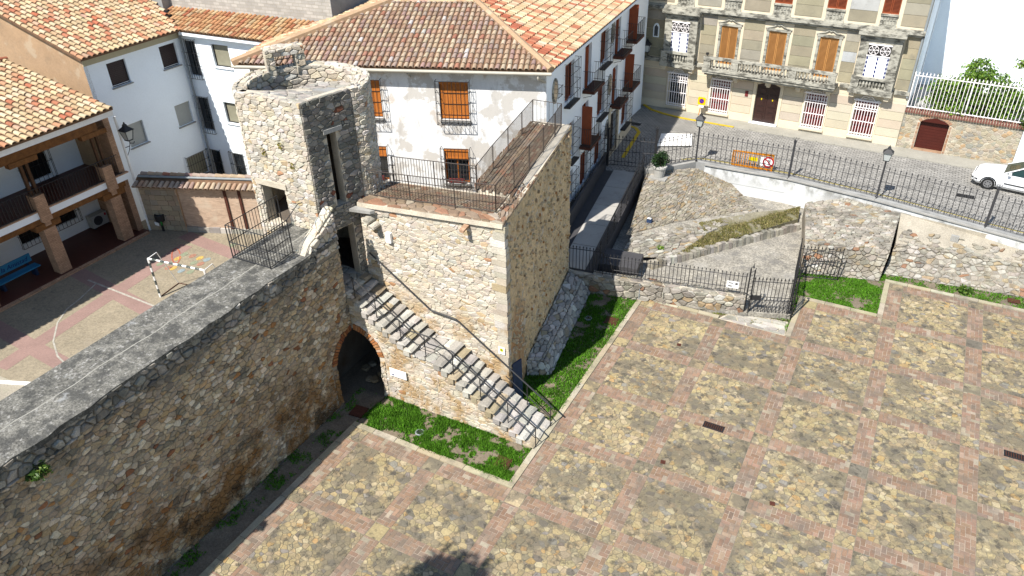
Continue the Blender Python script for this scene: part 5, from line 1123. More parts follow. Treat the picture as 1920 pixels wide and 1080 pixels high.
# air conditioner, bench
t = thing('air_conditioner', 'white outdoor air conditioner unit on the porch floor of the gallery', 'air conditioner', (-27.2, 3.6, CZ+.1))
q = pl(188, 425, (-27.3, 0, 0), (1, 0, 0)); ay, az = q[1], CZ+.18
build('case', MB().span(-27.5, -27.1, ay-.45, ay+.45, az, az+.65), 'ac_white', t); b = MB()
FA = frame((-27.1, ay, az), (0,1,0), (0,0,1), (1,0,0))
build('fan_grille', MB().fpoly(FA, [(-.1+.25*math.cos(k*.393), .33+.25*math.sin(k*.393)) for k in range(16)], .0, .015), 'iron_grey', t); build('badge', MB().fbox(FA, .3, .4, .45, .58, .0, .01), 'sign_red', t)
for s in (-.4, .3): build('foot', MB().fbox(FA, s, s+.1, -.1, 0, -.4, 0), 'iron', t)
t = thing('blue_bench', 'light blue wooden bench with hand painted lettering under the gallery', 'bench', (-26.2, -1, CZ+.1))
e0 = pl(60, 500, (-26.3, 0, 0), (1, 0, 0)); by1 = e0[1]+.05; bz = CZ+.1
FBn = frame((-26.0, by1-2.0, bz), (0,1,0), (0,0,1), (1,0,0))
build('seat', MB().fbox(FBn, 0, 2.0, .40, .45, -.05, .16).fbox(FBn, 0, 2.0, .40, .45, .18, .42), 'blue_paint', t); build('backrest', MB().fbox(FBn, 0, 1.95, .58, .98, -.12, -.07), 'blue_paint', t)
for s in (.15, 1.7): build('leg', MB().fbox(FBn, s, s+.12, 0, .4, .0, .36), 'blue_dark', t); build('back_post', MB().fbox(FBn, s, s+.09, .4, .95, -.16, -.125), 'blue_dark', t)
cu = bpy.data.curves.new('lettering', 'FONT'); cu.body = 'de la Amistad'; cu.size = .30; cu.extrude = .003; cu.shear = .25
to = bpy.data.objects.new('lettering', cu); COL.objects.link(to); bpy.context.view_layer.update()
me = bpy.data.meshes.new_from_object(to); bpy.data.objects.remove(to); me.transform(Matrix(((0,0,1,0), (1,0,0,0), (0,1,0,0), (0,0,0,1)))); 
o = link('lettering', me, 'letter_navy', t, FBn(.12, .68, -.066))

# ------------------------------------------------------------------ courtyard wall with tile coping
cw = thing('courtyard_wall', 'courtyard wall of brick and old ashlar under a coping of barrel tiles', 'wall', (-22, 7.4, CZ))
WA, WB = (-24.75, 6.25), (-14.0, 10.5); FC = wallframe(WA, WB); CL = math.hypot(WB[0]-WA[0], WB[1]-WA[1])
build('brick_body', MB().fbox(FC, 0, CL, CZ-.1, 3.78, -.4, -.02), 'brick_court', cw)
ps = []
for j in range(9):
    u = 0; z0 = CZ+.02+j*.285
    while u < 1.95:
        l = R3.uniform(.3, .62); l = min(l, 2.1-u); ps.append((u+.01, u+l-.012, z0+.008, z0+.277)); u += l
for a, c, d, e in ps: build('ashlar_block', MB().fbox(FC, a, c, d, e, -.05, R3.uniform(.0, .03), pick([(3, (.46,.37,.26)), (2, (.42,.35,.25)), (1, (.38,.33,.26))], R3)), 'ashlar', cw)
for k in range(14): build('base_stone', MB().fbox(FC, 2.15+k*.6, 2.73+k*.6, CZ, CZ+.27+R3.uniform(-.04, .03), -.05, .06+R3.uniform(0, .03), pick(PAL_GREY, R3)), 'ashlar', cw)
for u in (4.55, 5.3): build('rust_post', MB().fbox(FC, u, u+.13, CZ, 3.72, -.02, .05), 'rust', cw)
build('corner_pipe', MB().tube(FC(2.12, CZ, .05), FC(2.12, 3.75, .05), .03, 6), 'plaster_tan', cw)
tl = tile_field(np.array(FC(0, 3.78, .32)), np.array(FC(1, 0))-np.array(FC(0, 0)), np.array((FC(0, .30, -.75)))-np.array(FC(0, 0, 0)), [(0, 0), (CL, 0), (CL, .55), (0, .55)], PAL_TILE_OLD, .27, .42, .11)
build('coping_bed', MB().hexa([FC(0, 3.74, .30), FC(CL, 3.74, .30), FC(CL, 3.74, -.5), FC(0, 3.74, -.5)], [FC(0, 3.79, .28), FC(CL, 3.79, .28), FC(CL, 4.10, -.5), FC(0, 4.10, -.5)]), 'tile_bed', cw)
flush(cw, tl, 'coping_tile', 'tile', 'coping_tiles')
build('gutter_pipe', MB().tube(FC(.1, 4.10, -.28), FC(CL, 4.10, -.28), .06, 8), 'zinc', cw)
flush(cw, ridge_tiles(FC(.2, 4.12, -.48), FC(CL, 4.12, -.48), PAL_TILE_OLD, .13, .38), 'ridge_tile', 'tile', 'ridge_tiles')
# litter bin on a post
t = thing('litter_bin', 'dark litter bin on a black post against the courtyard wall', 'litter bin', (0, 0, 0)); q = g(307, 433, CZ); t.location = (q[0], q[1], CZ); ORG[t.as_pointer()] = (q[0], q[1], CZ)
build('post', MB().tube((q[0], q[1], CZ), (q[0], q[1], CZ+.6), .06, 8), 'iron', t); build('bowl', MB().lathe((q[0], q[1], CZ+.55), [(.17, 0), (.23, .05), (.25, .38), (.22, .42), (.20, .36)], 14), 'iron', t)
build('notice', MB().box((q[0]-.02, q[1]-.24, CZ+.52), (.3, .02, .18)), 'sign_white', t); build('green_tag', MB().box((q[0]+.22, q[1]-.14, CZ+.55), (.1, .04, .18)), 'green_paint', t)
# handball goal
t = thing('handball_goal', 'green and white striped goal standing in the school courtyard', 'goal', (0, 0, 0))
P0 = np.array(g(301, 557, CZ)); t.location = tuple(P0); ORG[t.as_pointer()] = tuple(P0)
d_ = np.array(g(390, 506, CZ+2.0))-np.array(g(284, 484, CZ+2.0)); d_ /= np.linalg.norm(d_); P1 = P0+d_*3.0; bk = np.array([-d_[1], d_[0], 0])*.95
def striped(nm, a, b_, n):
    a, b_ = Vector(a), Vector(b_); o = build(nm, MB().path([a, b_], .045, 6), 'paint_white', t)
    for k in range(n):
        if k % 2: build('stripe', MB().tube(a.lerp(b_, k/n), a.lerp(b_, (k+1)/n), .047, 8), 'goal_green', o)
up = np.array([0, 0, 2.0])
striped('goal_post', P0, P0+up, 9); striped('goal_post', P1, P1+up, 9); striped('crossbar', P0+up, P1+up, 13)
for q in (P0, P1): build('back_stay', MB().path([q+up, q+up+bk*.55+np.array([0,0,.02]), q+bk*1.25], .02, 6), 'paint_white', t)
build('ground_bar', MB().path([P0+np.array([0,0,.03]), P0+bk*1.25+np.array([0,0,.03]), P1+bk*1.25+np.array([0,0,.03]), P1+np.array([0,0,.03])], .02, 6), 'rust', t)
# ------------------------------------------------------------------ old palace across the street
pal = thing('stone_palace', 'beige stone palace with long balustraded balcony and ochre louvred shutters', 'building', (*fpt(0), SZ))
FP0 = wallframe(fpt(-12), fpt(12)); FPa = lambda s, v, h=0.0: FP0(s+12, v, h)
S0, S1, ZG, ZC, ZTOP = -13.5, 9.0, 4.62, 8.15, 12.5
low = [(-5.35, -4.17, 1.95, 4.1), (-2.46, -1.3, 1.95, 4.1), (3.48, 4.63, 1.95, 4.1), (6.33, 7.5, 1.95, 4.1)]
doorP = (.40, 1.84, SZ+.06, 4.32)
shut = [(-2.29, -1.28, 5.1, 7.42), (.63, 1.67, 5.1, 7.42), (3.60, 4.64, 5.1, 7.42)]
topw = [(-5.3, -4.2, 9.05, 11), (-2.3, -1.28, 9.05, 11), (.65, 1.67, 9.05, 11), (3.62, 4.64, 9.05, 11), (6.55, 7.43, 9.05, 11)]
build('wall', wall_holes(MB(), lambda u, v, h=0.0: FPa(u, v, h), S1, SZ-.2, ZTOP, low+[doorP]+shut+topw, .22, S0), 'palace_cream', pal)
build('flank', MB().fbox(FPa, S1-.02, S1, SZ-.2, ZTOP, -9, -.002), 'plaster_white', pal)
# coursed blocks set proud of the wall, joints recessed
Rp = random.Random(77)
def courses(z0, z1, h, piers, pal_, m, proud=.03):
    n = max(1, round((z1-z0)/h)); h = (z1-z0)/n
    for j in range(n):
        for a, c in piers:
            k = max(1, round((c-a)/1.55)); o_ = 0
            for i in range(k):
                build('stone_block', MB().fbox(FPa, a+(c-a)*i/k+.012, a+(c-a)*(i+1)/k-.012, z0+j*h+.013, z0+(j+1)*h-.013, .0, proud, pick(pal_, Rp, .06)), m, pal)
PL = [(5, (.69,.60,.45)), (2, (.66,.58,.45)), (1, (.72,.64,.50))]; PU = [(4, (.42,.37,.255)), (3, (.38,.345,.25)), (1.5, (.43,.40,.32)), (.6, (.56,.57,.56))]
build('upper_wall', MB().fbox(FPa, S0, S1, 4.3, 4.31, .0, .002), 'palace_trim', pal)
courses(2.15, 4.2, .58, [(S0, -5.55), (-3.95, -2.66), (-1.1, .18), (2.06, 3.28), (4.83, 6.13), (7.7, S1)], PL, 'palace_low')
courses(5.0, 7.95, .6, [(S0, -6.0), (-3.6, -2.62), (-.95, .3), (2.0, 3.27), (4.97, 5.75), (8.15, S1)], PU, 'palace_up')
courses(8.5, 11.0, .62, [(S0, -5.5), (-4.0, -2.5), (-1.1, .45), (1.87, 3.42), (4.84, 6.35), (7.63, S1)], PU, 'palace_up')
build('socle', MB().fbox(FPa, S0, .2, SZ-.2, 2.1, 0, .05).fbox(FPa, 2.05, S1, SZ-.2, 2.1, 0, .05), 'palace_cream', pal)
for a, c in ((S0, -6.0), (-3.6, -3.05), (5.2, 5.7), (8.2, S1)): build('string_course', MB().fbox(FPa, a, c, 4.72, 4.95, 0, .16), 'palace_trim', pal)
build('cornice', MB().fbox(FPa, S0, S1, 8.0, 8.14, 0, .16).fbox(FPa, S0, S1, 8.142, 8.28, 0, .30).fbox(FPa, S0, S1, 8.282, 8.36, 0, .2), 'palace_trim', pal)
for a, c, d, e in shut:
    louvre(pal, FPa, a, c, d, e, -.02, 'shutter_ochre', 'shutter', True, 9, 2); build('window_back', MB().fbox(FPa, a, c, d, e, -.22, -.2), 'black', pal)
    b = MB().fbox(FPa, a-.16, a-.01, d, e+.02, 0, .05).fbox(FPa, c+.01, c+.16, d, e+.02, 0, .05).fbox(FPa, a-.2, c+.2, e+.022, e+.17, 0, .07)
    m_ = (a+c)/2; b.path([FPa(a-.25, e+.18, .05), FPa(m_-.3, e+.30, .05), FPa(m_-.1, e+.42, .05), FPa(m_, e+.36, .05), FPa(m_+.1, e+.42, .05), FPa(m_+.3, e+.30, .05), FPa(c+.25, e+.18, .05)], .045, 5)
    build('window_surround', b, 'palace_trim', pal)
for a, c, d, e in topw:
    louvre(pal, FPa, a, c, d, e, -.05, 'wood_red', 'shutter', True, 9, 2); b = MB().fbox(FPa, a-.02, c+.02, d-.72, d-.6, 0, .08).fbox(FPa, a-.02, c+.02, d-.1, d-.0, 0, .09).fbox(FPa, a, c, d-.6, d-.1, 0, .02)
    for i in range(5):
        for j in range(2): b.fbox(FPa, a+.05+i*(c-a-.1)/5, a+.05+(i+.62)*(c-a-.1)/5, d-.57+j*.23, d-.41+j*.23, .02, .06)
    build('apron', b, 'palace_trim', pal); build('window_back', MB().fbox(FPa, a, c, d, e, -.22, -.2), 'black', pal)
for k, (a, c, d, e) in enumerate(low):
    w_ = build('window', MB().fbox(FPa, a, c, d, e, -.2, -.16), 'glass' if k == 0 else 'blind_red', pal)
    if k: 
        b = MB()
        for i in range(12): b.fbox(FPa, a+(c-a)*(i+.1)/12, a+(c-a)*(i+.9)/12, d, e, -.16, -.145)
        build('blind_slats', b, 'blind_red', w_)
    b = MB(); a2, c2, o_ = a-.05, c+.05, .12
    for i in range(9): u = a2+(c2-a2)*i/8; b.fbox(FPa, u-.017, u+.017, d-.02, e, o_-.015, o_+.015)
    for v_ in (d, d+.14, d+(e-d)*.42, e-.55, e-.42, e-.02): b.fbox(FPa, a2-.03, c2+.03, v_-.022, v_+.022, o_-.02, o_+.02)
    for i in range(8):
        u = a2+(c2-a2)*(i+.5)/8
        b.path([FPa(u-.05, e-.38, o_), FPa(u-.05, e-.22, o_), FPa(u, e-.16, o_), FPa(u+.045, e-.21, o_), FPa(u+.02, e-.27, o_)], .014, 4)
    m_ = (a+c)/2
    for s in (-1, 1): b.path([FPa(m_+s*.75, e-.02, o_), FPa(m_+s*.6, e+.10, o_), FPa(m_+s*.45, e+.04, o_), FPa(m_+s*.33, e+.12, o_), FPa(m_+s*.28, e+.24, o_), FPa(m_+s*.1, e+.30, o_), FPa(m_, e+.24, o_)], .024, 5); b.path([FPa(m_+s*.28, e+.02, o_), FPa(m_+s*.2, e+.16, o_), FPa(m_+s*.05, e+.14, o_)], .018, 4)
    b.fbox(FPa, a2-.12, c2+.12, e, e+.05, .0, o_+.04)
    build('grille', b, 'white_iron', w_); build('sill', MB().fbox(FPa, a-.15, c+.15, d-.16, d-.04, 0, .2), 'palace_cream', w_)
    for x0 in (a-.17, c+.07): build('jamb', MB().fbox(FPa, x0, x0+.1, d, e+.1, 0, .05), 'palace_cream', w_)
# double door
a, c, d, e = doorP; dd = build('door', MB().fbox(FPa, a, c, d, e, -.2, -.14), 'wood_dark', pal)
for s in (0, 1):
    x0, x1 = (a+.05, (a+c)/2-.02) if s == 0 else ((a+c)/2+.02, c-.05); b = MB()
    b.fbox(FPa, x0, x1, d+.03, e-.05, -.14, -.11)
    for v0, v1 in ((.12, .62), (.72, 1.0), (1.08, 1.9), (2.0, 2.3)): b.fbox(FPa, x0+.1, x1-.1, d+v0, d+v1, -.11, -.085); b.fbox(FPa, x0+.16, x1-.16, d+v0+.06, d+v1-.06, -.085, -.065)
    build('door_leaf', b, 'wood_dark', dd); build('knocker', MB().lathe(FPa((x0+x1)/2, d+1.55, -.07), [(.03, -.06), (.045, 0), (.02, .06)], 8), 'sign_yellow', dd)
arcp = [(a-.01, e+.02)]+[(a+(c-a)*k/10, e-.22+.2*math.sin(math.pi*k/10)) for k in range(11)]+[(c+.01, e+.02)]
build('door_head', MB().fpoly(FPa, arcp, -.13, -.02), 'palace_cream', dd)
[build('door_surround', MB().fbox(FPa, x0, x0+.19, SZ+.12, e+.02, 0, .06), 'palace_cream', dd) for x0 in (a-.2, c+.01)]; build('threshold', MB().fbox(FPa, a-.15, c+.15, SZ+.1, d+.0, -.2, .25), 'plaster_white', dd)
build('name_plate', MB().fbox(FPa, -.28, -.08, 3.25, 3.62, .03, .05), 'blind_red', pal)
# balustrades
balm = bpy.data.meshes.new('baluster'); bb = MB().lathe((0,0,0), [(.06, 0), (.06, .04), (.035, .08), (.075, .22), (.03, .40), (.03, .46), (.06, .5), (.06, .55)], 8); balm.from_pydata(bb.v, [], bb.f); balm.materials.append(MATS['palace_trim'])
def balustrade(root, a, c, z, out, peds, gap=.19, hh=.55):
    b = MB().fbox(FPa, a, c, z+hh, z+hh+.15, out-.20, out+.04).fbox(FPa, a, c, z-.1, z-.0, out-.19, out+.02); build('handrail', b, 'palace_trim', root)
    for p in peds: build('pedestal', MB().fbox(FPa, p-.22, p+.22, z, z+hh, out-.19, out+.03).fbox(FPa, p-.12, p+.12, z+.12, z+hh-.1, out+.03, out+.05), 'palace_trim', root)
    for p, q in zip(peds, peds[1:]):
        n = int((q-p-.44)/gap)
        for i in range(n): inst('baluster', balm, root, FPa(p+.22+(q-p-.44)*(i+.5)/n, z, out-.08))
bal = build('balcony', MB().fbox(FPa, -2.95, 5.05, 4.66, 4.8, 0, .95).fbox(FPa, -2.85, 4.95, 4.52, 4.66, 0, .8).fbox(FPa, -2.98, 5.08, 4.8, 4.92, 0, 1.0), 'palace_trim', pal)
balustrade(bal, -2.95, 5.05, 5.0, .95, (-2.7, -.95, 2.55, 4.8))
for s in (-2.6, -.9, 1.12, 2.95, 4.7): build('console', MB().fbox(FPa, s-.13, s+.13, 4.3, 4.52, 0, .6).fbox(FPa, s-.1, s+.1, 4.12, 4.3, 0, .35), 'palace_cream', bal)
for a, c in ((-5.85, -3.72), (5.84, 8.04)):
    b = MB().fbox(FPa, a, c, 4.9, 7.75, 0, .45).fbox(FPa, a-.05, c+.05, 7.752, 7.98, 0, .55); ori = build('oriel', b, 'palace_trim', pal)
    build('oriel_slab', MB().fbox(FPa, a-.1, c+.1, 4.62, 4.898, 0, .62), 'palace_trim', ori); build('oriel_roof', MB().fbox(FPa, a-.15, c+.15, 7.982, 8.2, .31, .75), 'palace_trim', ori)
    w0, w1 = a+.5, c-.5; build('window', MB().fbox(FPa, w0, w1, 5.55, 7.45, .452, .47), 'curtain', ori); b = MB(); k_ = .475
    b.fbox(FPa, w0, w1, 6.85, 7.45, k_-.004, k_); build('tracery_ground', b, 'black', ori); b = MB()
    for i in range(2):
        mx = w0+(w1-w0)*(.25+.5*i); R_ = .26
        ring_ = [FPa(mx+R_*math.cos(t*.3927), 7.15+R_*math.sin(t*.3927), k_+.012) for t in range(17)]; b.path(ring_, .02, 4)
        for t in range(6): b.tube(FPa(mx, 7.15, k_+.012), FPa(mx+R_*math.cos(t*1.047), 7.15+R_*math.sin(t*1.047), k_+.012), .016, 4); b.tube(FPa(mx+R_*math.cos(t*1.047), 7.15+R_*math.sin(t*1.047), k_+.012), FPa(mx+.5*R_*math.cos(t*1.047+.52), 7.15+.5*R_*math.sin(t*1.047+.52), k_+.012), .012, 4)
    b.fbox(FPa, w0-.03, w1+.03, 6.8, 6.86, k_, k_+.03).fbox(FPa, w0-.03, w1+.03, 7.43, 7.5, k_, k_+.03); build('tracery', b, 'white_iron', ori)
    mx = (w0+w1)/2
    for s in (w0+.05, mx, w1-.05):
        b = MB()
        for i in range(5): b.fpoly(FPa, [(s-.05, 5.72+i*.24), (s, 5.60+i*.24), (s+.05, 5.72+i*.24), (s, 5.84+i*.24)], k_-.002, k_+.01)
        build('lozenges', b, 'letter_navy', ori)
    balustrade(ori, a-.05, c+.05, 5.0, .62, (a+.18, c-.18), .17, .48)
    for s in (a+.15, c-.15): build('console', MB().fbox(FPa, s-.13, s+.13, 4.35, 4.62, 0, .45), 'palace_cream', ori)
# niche and lantern on the shaded left part
nx_, nz_ = -6.55, 6.7
nb = build('niche', MB().fpoly(FPa, [(nx_-.2, nz_-.45), (nx_+.2, nz_-.45), (nx_+.2, nz_+.2), (nx_+.12, nz_+.38), (nx_, nz_+.44), (nx_-.12, nz_+.38), (nx_-.2, nz_+.2)], .03, .09), 'plaster_white', pal); build('niche_glass', MB().fpoly(FPa, [(nx_-.13, nz_-.38), (nx_+.13, nz_-.38), (nx_+.13, nz_+.2), (nx_, nz_+.34), (nx_-.13, nz_+.2)], .09, .095), 'glass', nb)
t = thing('palace_lantern', 'black wall lantern in the shade on the palace front, left of the oriel', 'lantern', FPa(-6.9, 5.4, .4)); q = FPa(-6.9, 5.4, .55); lantern_head(t, *q, 1.2); build('bracket', MB().path([FPa(-6.9, 5.0, .03), FPa(-6.9, 5.05, .4), q], .02, 5), 'iron', t)
t = thing('balcony_camera', 'tiny dark figure like camera standing on the left end of the long balcony rail', 'camera', FPa(-2.75, 5.7, .9)); build('camera_body', MB().box(FPa(-2.75, 5.86, .88), (.16, .16, .12)), 'iron', t); build('camera_stem', MB().tube(FPa(-2.75, 5.70, .88), FPa(-2.75, 5.82, .88), .02, 6), 'iron', t)
# downpipe at the right end
build('downpipe', MB().tube(FPa(S1-.08, SZ+3, .09), FPa(S1-.08, ZTOP, .09), .06, 8), 'zinc', pal)

# ------------------------------------------------------------------ garden wall with garage door, white railing and bush
gwl = thing('garden_wall', 'pale rubble garden wall with a dark red arched garage door beside the palace', 'wall', (*fpt(12), SZ))
G0, G1, GZ = 9.02, 15.0, 3.95
dr = (9.95, 11.45, SZ+.0, 3.4)
ap = [(dr[0], 3.38), (dr[0]+.3, 3.54), ((dr[0]+dr[1])/2, 3.66), (dr[1]-.3, 3.54), (dr[1], 3.38)]
build('core', wall_holes(MB(), FPa, G1, SZ-.2, GZ, [(dr[0], dr[1], SZ, 3.38)], .3, G0), 'mortar', gwl)
build('core_back', MB().fbox(FPa, G0, G1, SZ-.2, GZ, -.6, -.302), 'mortar', gwl)
ps = []
hd = [(dr[0]-.16, SZ-.1), (dr[1]+.16, SZ-.1), (dr[1]+.16, 3.3), ((dr[0]+dr[1])/2+.4, 3.72), ((dr[0]+dr[1])/2-.4, 3.72), (dr[0]-.16, 3.3)]
for c in cells([(G0, SZ), (G1, SZ), (G1, GZ-.12), (G0, GZ-.12)], .23, .165, .45, [hd], R3, .35): ps.append(stone(c, FPa, .009, .02, pick([(4, (.50,.43,.31)), (3, (.55,.49,.38)), (2, (.44,.40,.31)), (1, (.54,.38,.22)), (1, (.40,.38,.33))], R3), R=R3, rough=.25))
flush(gwl, ps, 'stone', 'stone', 'stones')
for k in range(14):
    t0, t1 = math.pi*(.243+.514*(k+.1)/14), math.pi*(.243+.514*(k+.9)/14); mx, mz, r0, r1 = (dr[0]+dr[1])/2, 2.62, 1.05, 1.22
    build('arch_brick', MB().fpoly(FPa, [(mx+r0*math.cos(t0), mz+r0*math.sin(t0)), (mx+r1*math.cos(t0), mz+r1*math.sin(t0)), (mx+r1*math.cos(t1), mz+r1*math.sin(t1)), (mx+r0*math.cos(t1), mz+r0*math.sin(t1))], 0, .035, pick([(1, (.52,.31,.19)), (1, (.56,.40,.28))], R3)), 'brick_arch', gwl)
for s, k in ((s, k) for s in (dr[0]-.13, dr[1]+.02) for k in range(20)): build('jamb_brick', MB().fbox(FPa, s, s+.11, SZ+.1+k*.08, SZ+.165+k*.08, 0, .03, pick([(1, (.52,.30,.18)), (1, (.56,.40,.28))], R3)), 'brick_arch', gwl)
gd = build('garage_door', MB().fpoly(FPa, [(dr[0], SZ+.12), (dr[1], SZ+.12)]+ap[::-1], -.28, -.2), 'garage', gwl); b = MB()
for k in range(10): b.fbox(FPa, dr[0]+.02, dr[1]-.02, SZ+.14+k*.17, SZ+.285+k*.17, -.2, -.19)
build('door_slats', b, 'garage', gd); build('door_step', MB().fbox(FPa, dr[0], dr[1], SZ, SZ+.12, -.28, .02), 'brick_wall', gwl)
build('arch_fill', MB().fpoly(FPa, [(dr[0], 3.38)]+ap+[(dr[1], 3.38)], -.15, .018), 'garage', gwl)
for k in range(44): build('coping_tile', MB().hexa([FPa(G0+k*.136, GZ-.12, -.35), FPa(G0+k*.136+.12, GZ-.12, -.35), FPa(G0+k*.136+.12, GZ-.14, .14), FPa(G0+k*.136, GZ-.14, .14)], [FPa(G0+k*.136+.02, GZ+.06, -.35), FPa(G0+k*.136+.10, GZ+.06, -.35), FPa(G0+k*.136+.10, GZ+.0, .13), FPa(G0+k*.136+.02, GZ+.0, .13)], (.22, .085, .065)), 'brick_arch', gwl)
barW = bar_mesh('bar', .018, 5, 'white_iron', True)
t = thing('white_railing', 'white spiked iron railing on top of the garden wall', 'railing', FPa(12, GZ, -.1))
a, b_ = FPa(G0+.02, GZ+.1, -.08), FPa(16.5, GZ+.1, -.08)
for z_ in (.04, 1.85): build('rail', MB().tube((a[0], a[1], a[2]+z_), (b_[0], b_[1], b_[2]+z_), .03, 6), 'white_iron', t)
for k in range(40): p = Vector(a).lerp(Vector(b_), k/40); inst('bar', barW, t, (p.x, p.y, p.z), scale=(1, 1, 2.08))
for s in (G0+.02, 12.0, 15.6): p = FPa(s, GZ+.1, -.08); build('post', MB().tube(p, (p[0], p[1], p[2]+2.0), .04, 6), 'white_iron', t)
# white houses behind
wb = thing('white_building', 'tall plain white building wall behind the garden railing', 'building', FPa(14, SZ, -5))
build('wall', MB().fbox(FPa, 9.05, 30, SZ, 9.35, -6.5, -6.0).fbox(FPa, 9.06, 30, 9.352, 9.45, -6.5, -5.9), 'plaster_white', wb)
build('corner_wall', MB().fbox(FPa, 15.02, 30, SZ-.2, 5.2, -.3, .05), 'plaster_white', wb)
build('terrace', MB().fbox(FPa, 9.05, 15, 3.4, 3.7, -6, -.62), 'concrete', wb)
build('crack', MB().fbox(FPa, 15.85, 15.9, SZ, 5.0, .05, .054), 'iron_grey', wb)
wb2 = thing('far_building', 'weathered white building rising behind the plain white wall at the top right', 'building', FPa(14, SZ, -14))
build('wall', MB().fbox(FPa, 9.5, 40, SZ, 16, -14.5, -13), 'plaster_white', wb2); build('stained_front', MB().fbox(FPa, 14.5, 40, SZ, 14, -12.99, -10.5), 'plaster_old', wb2)
for s in (13.3,): w_ = build('window', MB().fbox(FPa, s, s+.7, 11.1, 12.9, -12.998, -12.9), 'glass', wb2); grille(wb2, lambda u, v, h=0.0: FPa(u, v, h-12.9), s, s+.7, 11.1, 12.9, .12, 'iron', 5, 5, False)
# leafy plants
def leaves(name, root, cx, cy, cz, rx, ry, rz, n, size, seed, cols=((.06,.13,.012), (.09,.18,.02), (.035,.08,.01), (.13,.20,.02)), shell=.55, clumps=26):
    R = np.random.RandomState(seed); C = []
    for k in range(clumps):
        d = R.normal(size=3); d /= np.linalg.norm(d); C.append(d*R.uniform(shell, .95)*np.array([rx, ry, rz])*np.array([1, 1, 1]))
    C = np.array(C); b = MB()
    for k in range(n):
        c = C[R.randint(len(C))]; p = c+R.normal(size=3)*.2*np.array([rx, ry, rz]); a = R.normal(size=3); a /= np.linalg.norm(a); u = np.cross(a, R.normal(size=3)); u /= np.linalg.norm(u)+1e-9; s = size*R.uniform(.6, 1.3)
        P_ = np.array([cx, cy, cz])+p; b.add([P_-a*s, P_+u*s*.45, P_+a*s, P_-u*s*.45], [(0, 1, 2, 3)], tuple(np.array(cols[R.randint(len(cols))])*R.uniform(.75, 1.25)))
    return build(name, b, 'leaf', root)
def lump(root, cx, cy, cz, rx, ry, rz, name='inner_twigs', seed=1): 
    b = MB(); R = np.random.RandomState(seed)
    for k in range(16): d = R.normal(size=3); d /= np.linalg.norm(d); b.tube((cx, cy, cz-rz), (cx+d[0]*rx*.8, cy+d[1]*ry*.8, cz+d[2]*rz*.8), .02, 4, .008)
    return build(name, b, 'bark', root)
t = thing('garden_bush', 'broad bright green bush behind the white railing', 'bush', FPa(12, 3.7, -1.6))
for k, (s, v, h_, rx, rz, n) in enumerate(((11.1, 4.9, -1.2, 1.25, 1.0, 4200), (12.7, 5.1, -1.3, 1.4, 1.15, 4800), (13.9, 4.6, -1.2, 1.1, .9, 3200), (12.2, 6.1, -1.8, .9, .6, 900), (12.0, 4.4, -1.0, 2.0, .6, 3000))):
    p = FPa(s, v, h_); leaves('foliage', t, p[0], p[1], p[2], rx, 1.0, rz, n, .10, 40+k, ((.12,.24,.02), (.17,.30,.03), (.06,.14,.015), (.22,.33,.05)))
    lump(t, p[0], p[1], p[2], rx, 1.0, rz, seed=k)
p = FPa(13.2, 6.0, -1.7); build('shoot', MB().path([p, (p[0]+.5, p[1], p[2]+.6), (p[0]+.9, p[1], p[2]+1.0)], .02, 4), 'bark', t); leaves('shoot_leaves', t, p[0]+.7, p[1], p[2]+.75, .45, .25, .35, 130, .09, 47, ((.17,.30,.03), (.22,.33,.05)), .3, 8)
t = thing('corner_shrub', 'small trailing shrub at the right end of the garden wall coping', 'bush', FPa(14.95, GZ, -.1)); p = FPa(14.95, GZ+.1, -.05); leaves('foliage', t, *p, .35, .3, .3, 350, .07, 51); lump(t, *p, .3, .25, .25, seed=8)

# ------------------------------------------------------------------ sunken excavation between plaza and street
exg = struct('excavation_ground', MB().prism([(-6, 12.2), (4.1, 13.8), (6.0, 14.55), (5.45, 18.6), (5.2, 25.6), (-1.6, 25.8), (-4.2, 23.6), (-6, 23)], -.11, .22), 'gravel')
fp3 = lambda c, z: tuple(g(*c, z))
ledge = [fp3((1160, 482), .5), fp3((1262, 483), .5), fp3((1325, 440), .72), fp3((1188, 436), .85)]
dryq = [fp3((1262, 483), .5), fp3((1497, 410), .5), fp3((1500, 390), .62), fp3((1325, 440), .72)]
dry2 = [fp3((1325, 440), .72), fp3((1500, 390), .62), fp3((1415, 398), .86), fp3((1310, 418), .86)]
def sheet(name, q, m, base=.0): return struct(name, MB().hexa([(x, y, base) for x, y, z in q], q), m)
bank = thing('stone_bank', 'cobbled stone bank sloping down from the street fence into the excavation', 'stone bank', (-1, 21, .2))
build('bank_core', sheet_grid(quadframe(*ledge)), 'mortar_dark', bank)
ps = []
F = quadframe(*ledge)
for c in cells([(0, 0), (F.U, 0), (F.U, F.V), (0, F.V)], .25, .19, .44, [], R3, .34): ps.append(stone(c, F, .013, .035, pick(PAL_EXC, R3, .2), R=R3, rough=.4))
sheet('dry_slope', dryq, 'turf_soil'); sheet('dry_slope', dry2, 'turf_soil')
revb = [fp3((1178, 440), .86), fp3((1262, 418), .86), fp3((1418, 392), .86)]; revt = [fp3((1212, 322), 1.5), fp3((1305, 316), 1.55), fp3((1372, 346), 1.5)]
for k in range(2):
    q = [revb[k], revb[k+1], revt[k+1], revt[k]]; F = quadframe(*q); build('bank_core', sheet_grid(F), 'mortar_dark', bank)
    for c in cells([(0, 0), (F.U, 0), (F.U, F.V), (0, F.V)], .25, .20, .44, [], R3, .34): ps.append(stone(c, F, .011, .045, pick([(3, (.37,.325,.245)), (3, (.32,.285,.225)), (2, (.42,.38,.31)), (1, (.38,.28,.16))], R3), R=R3))
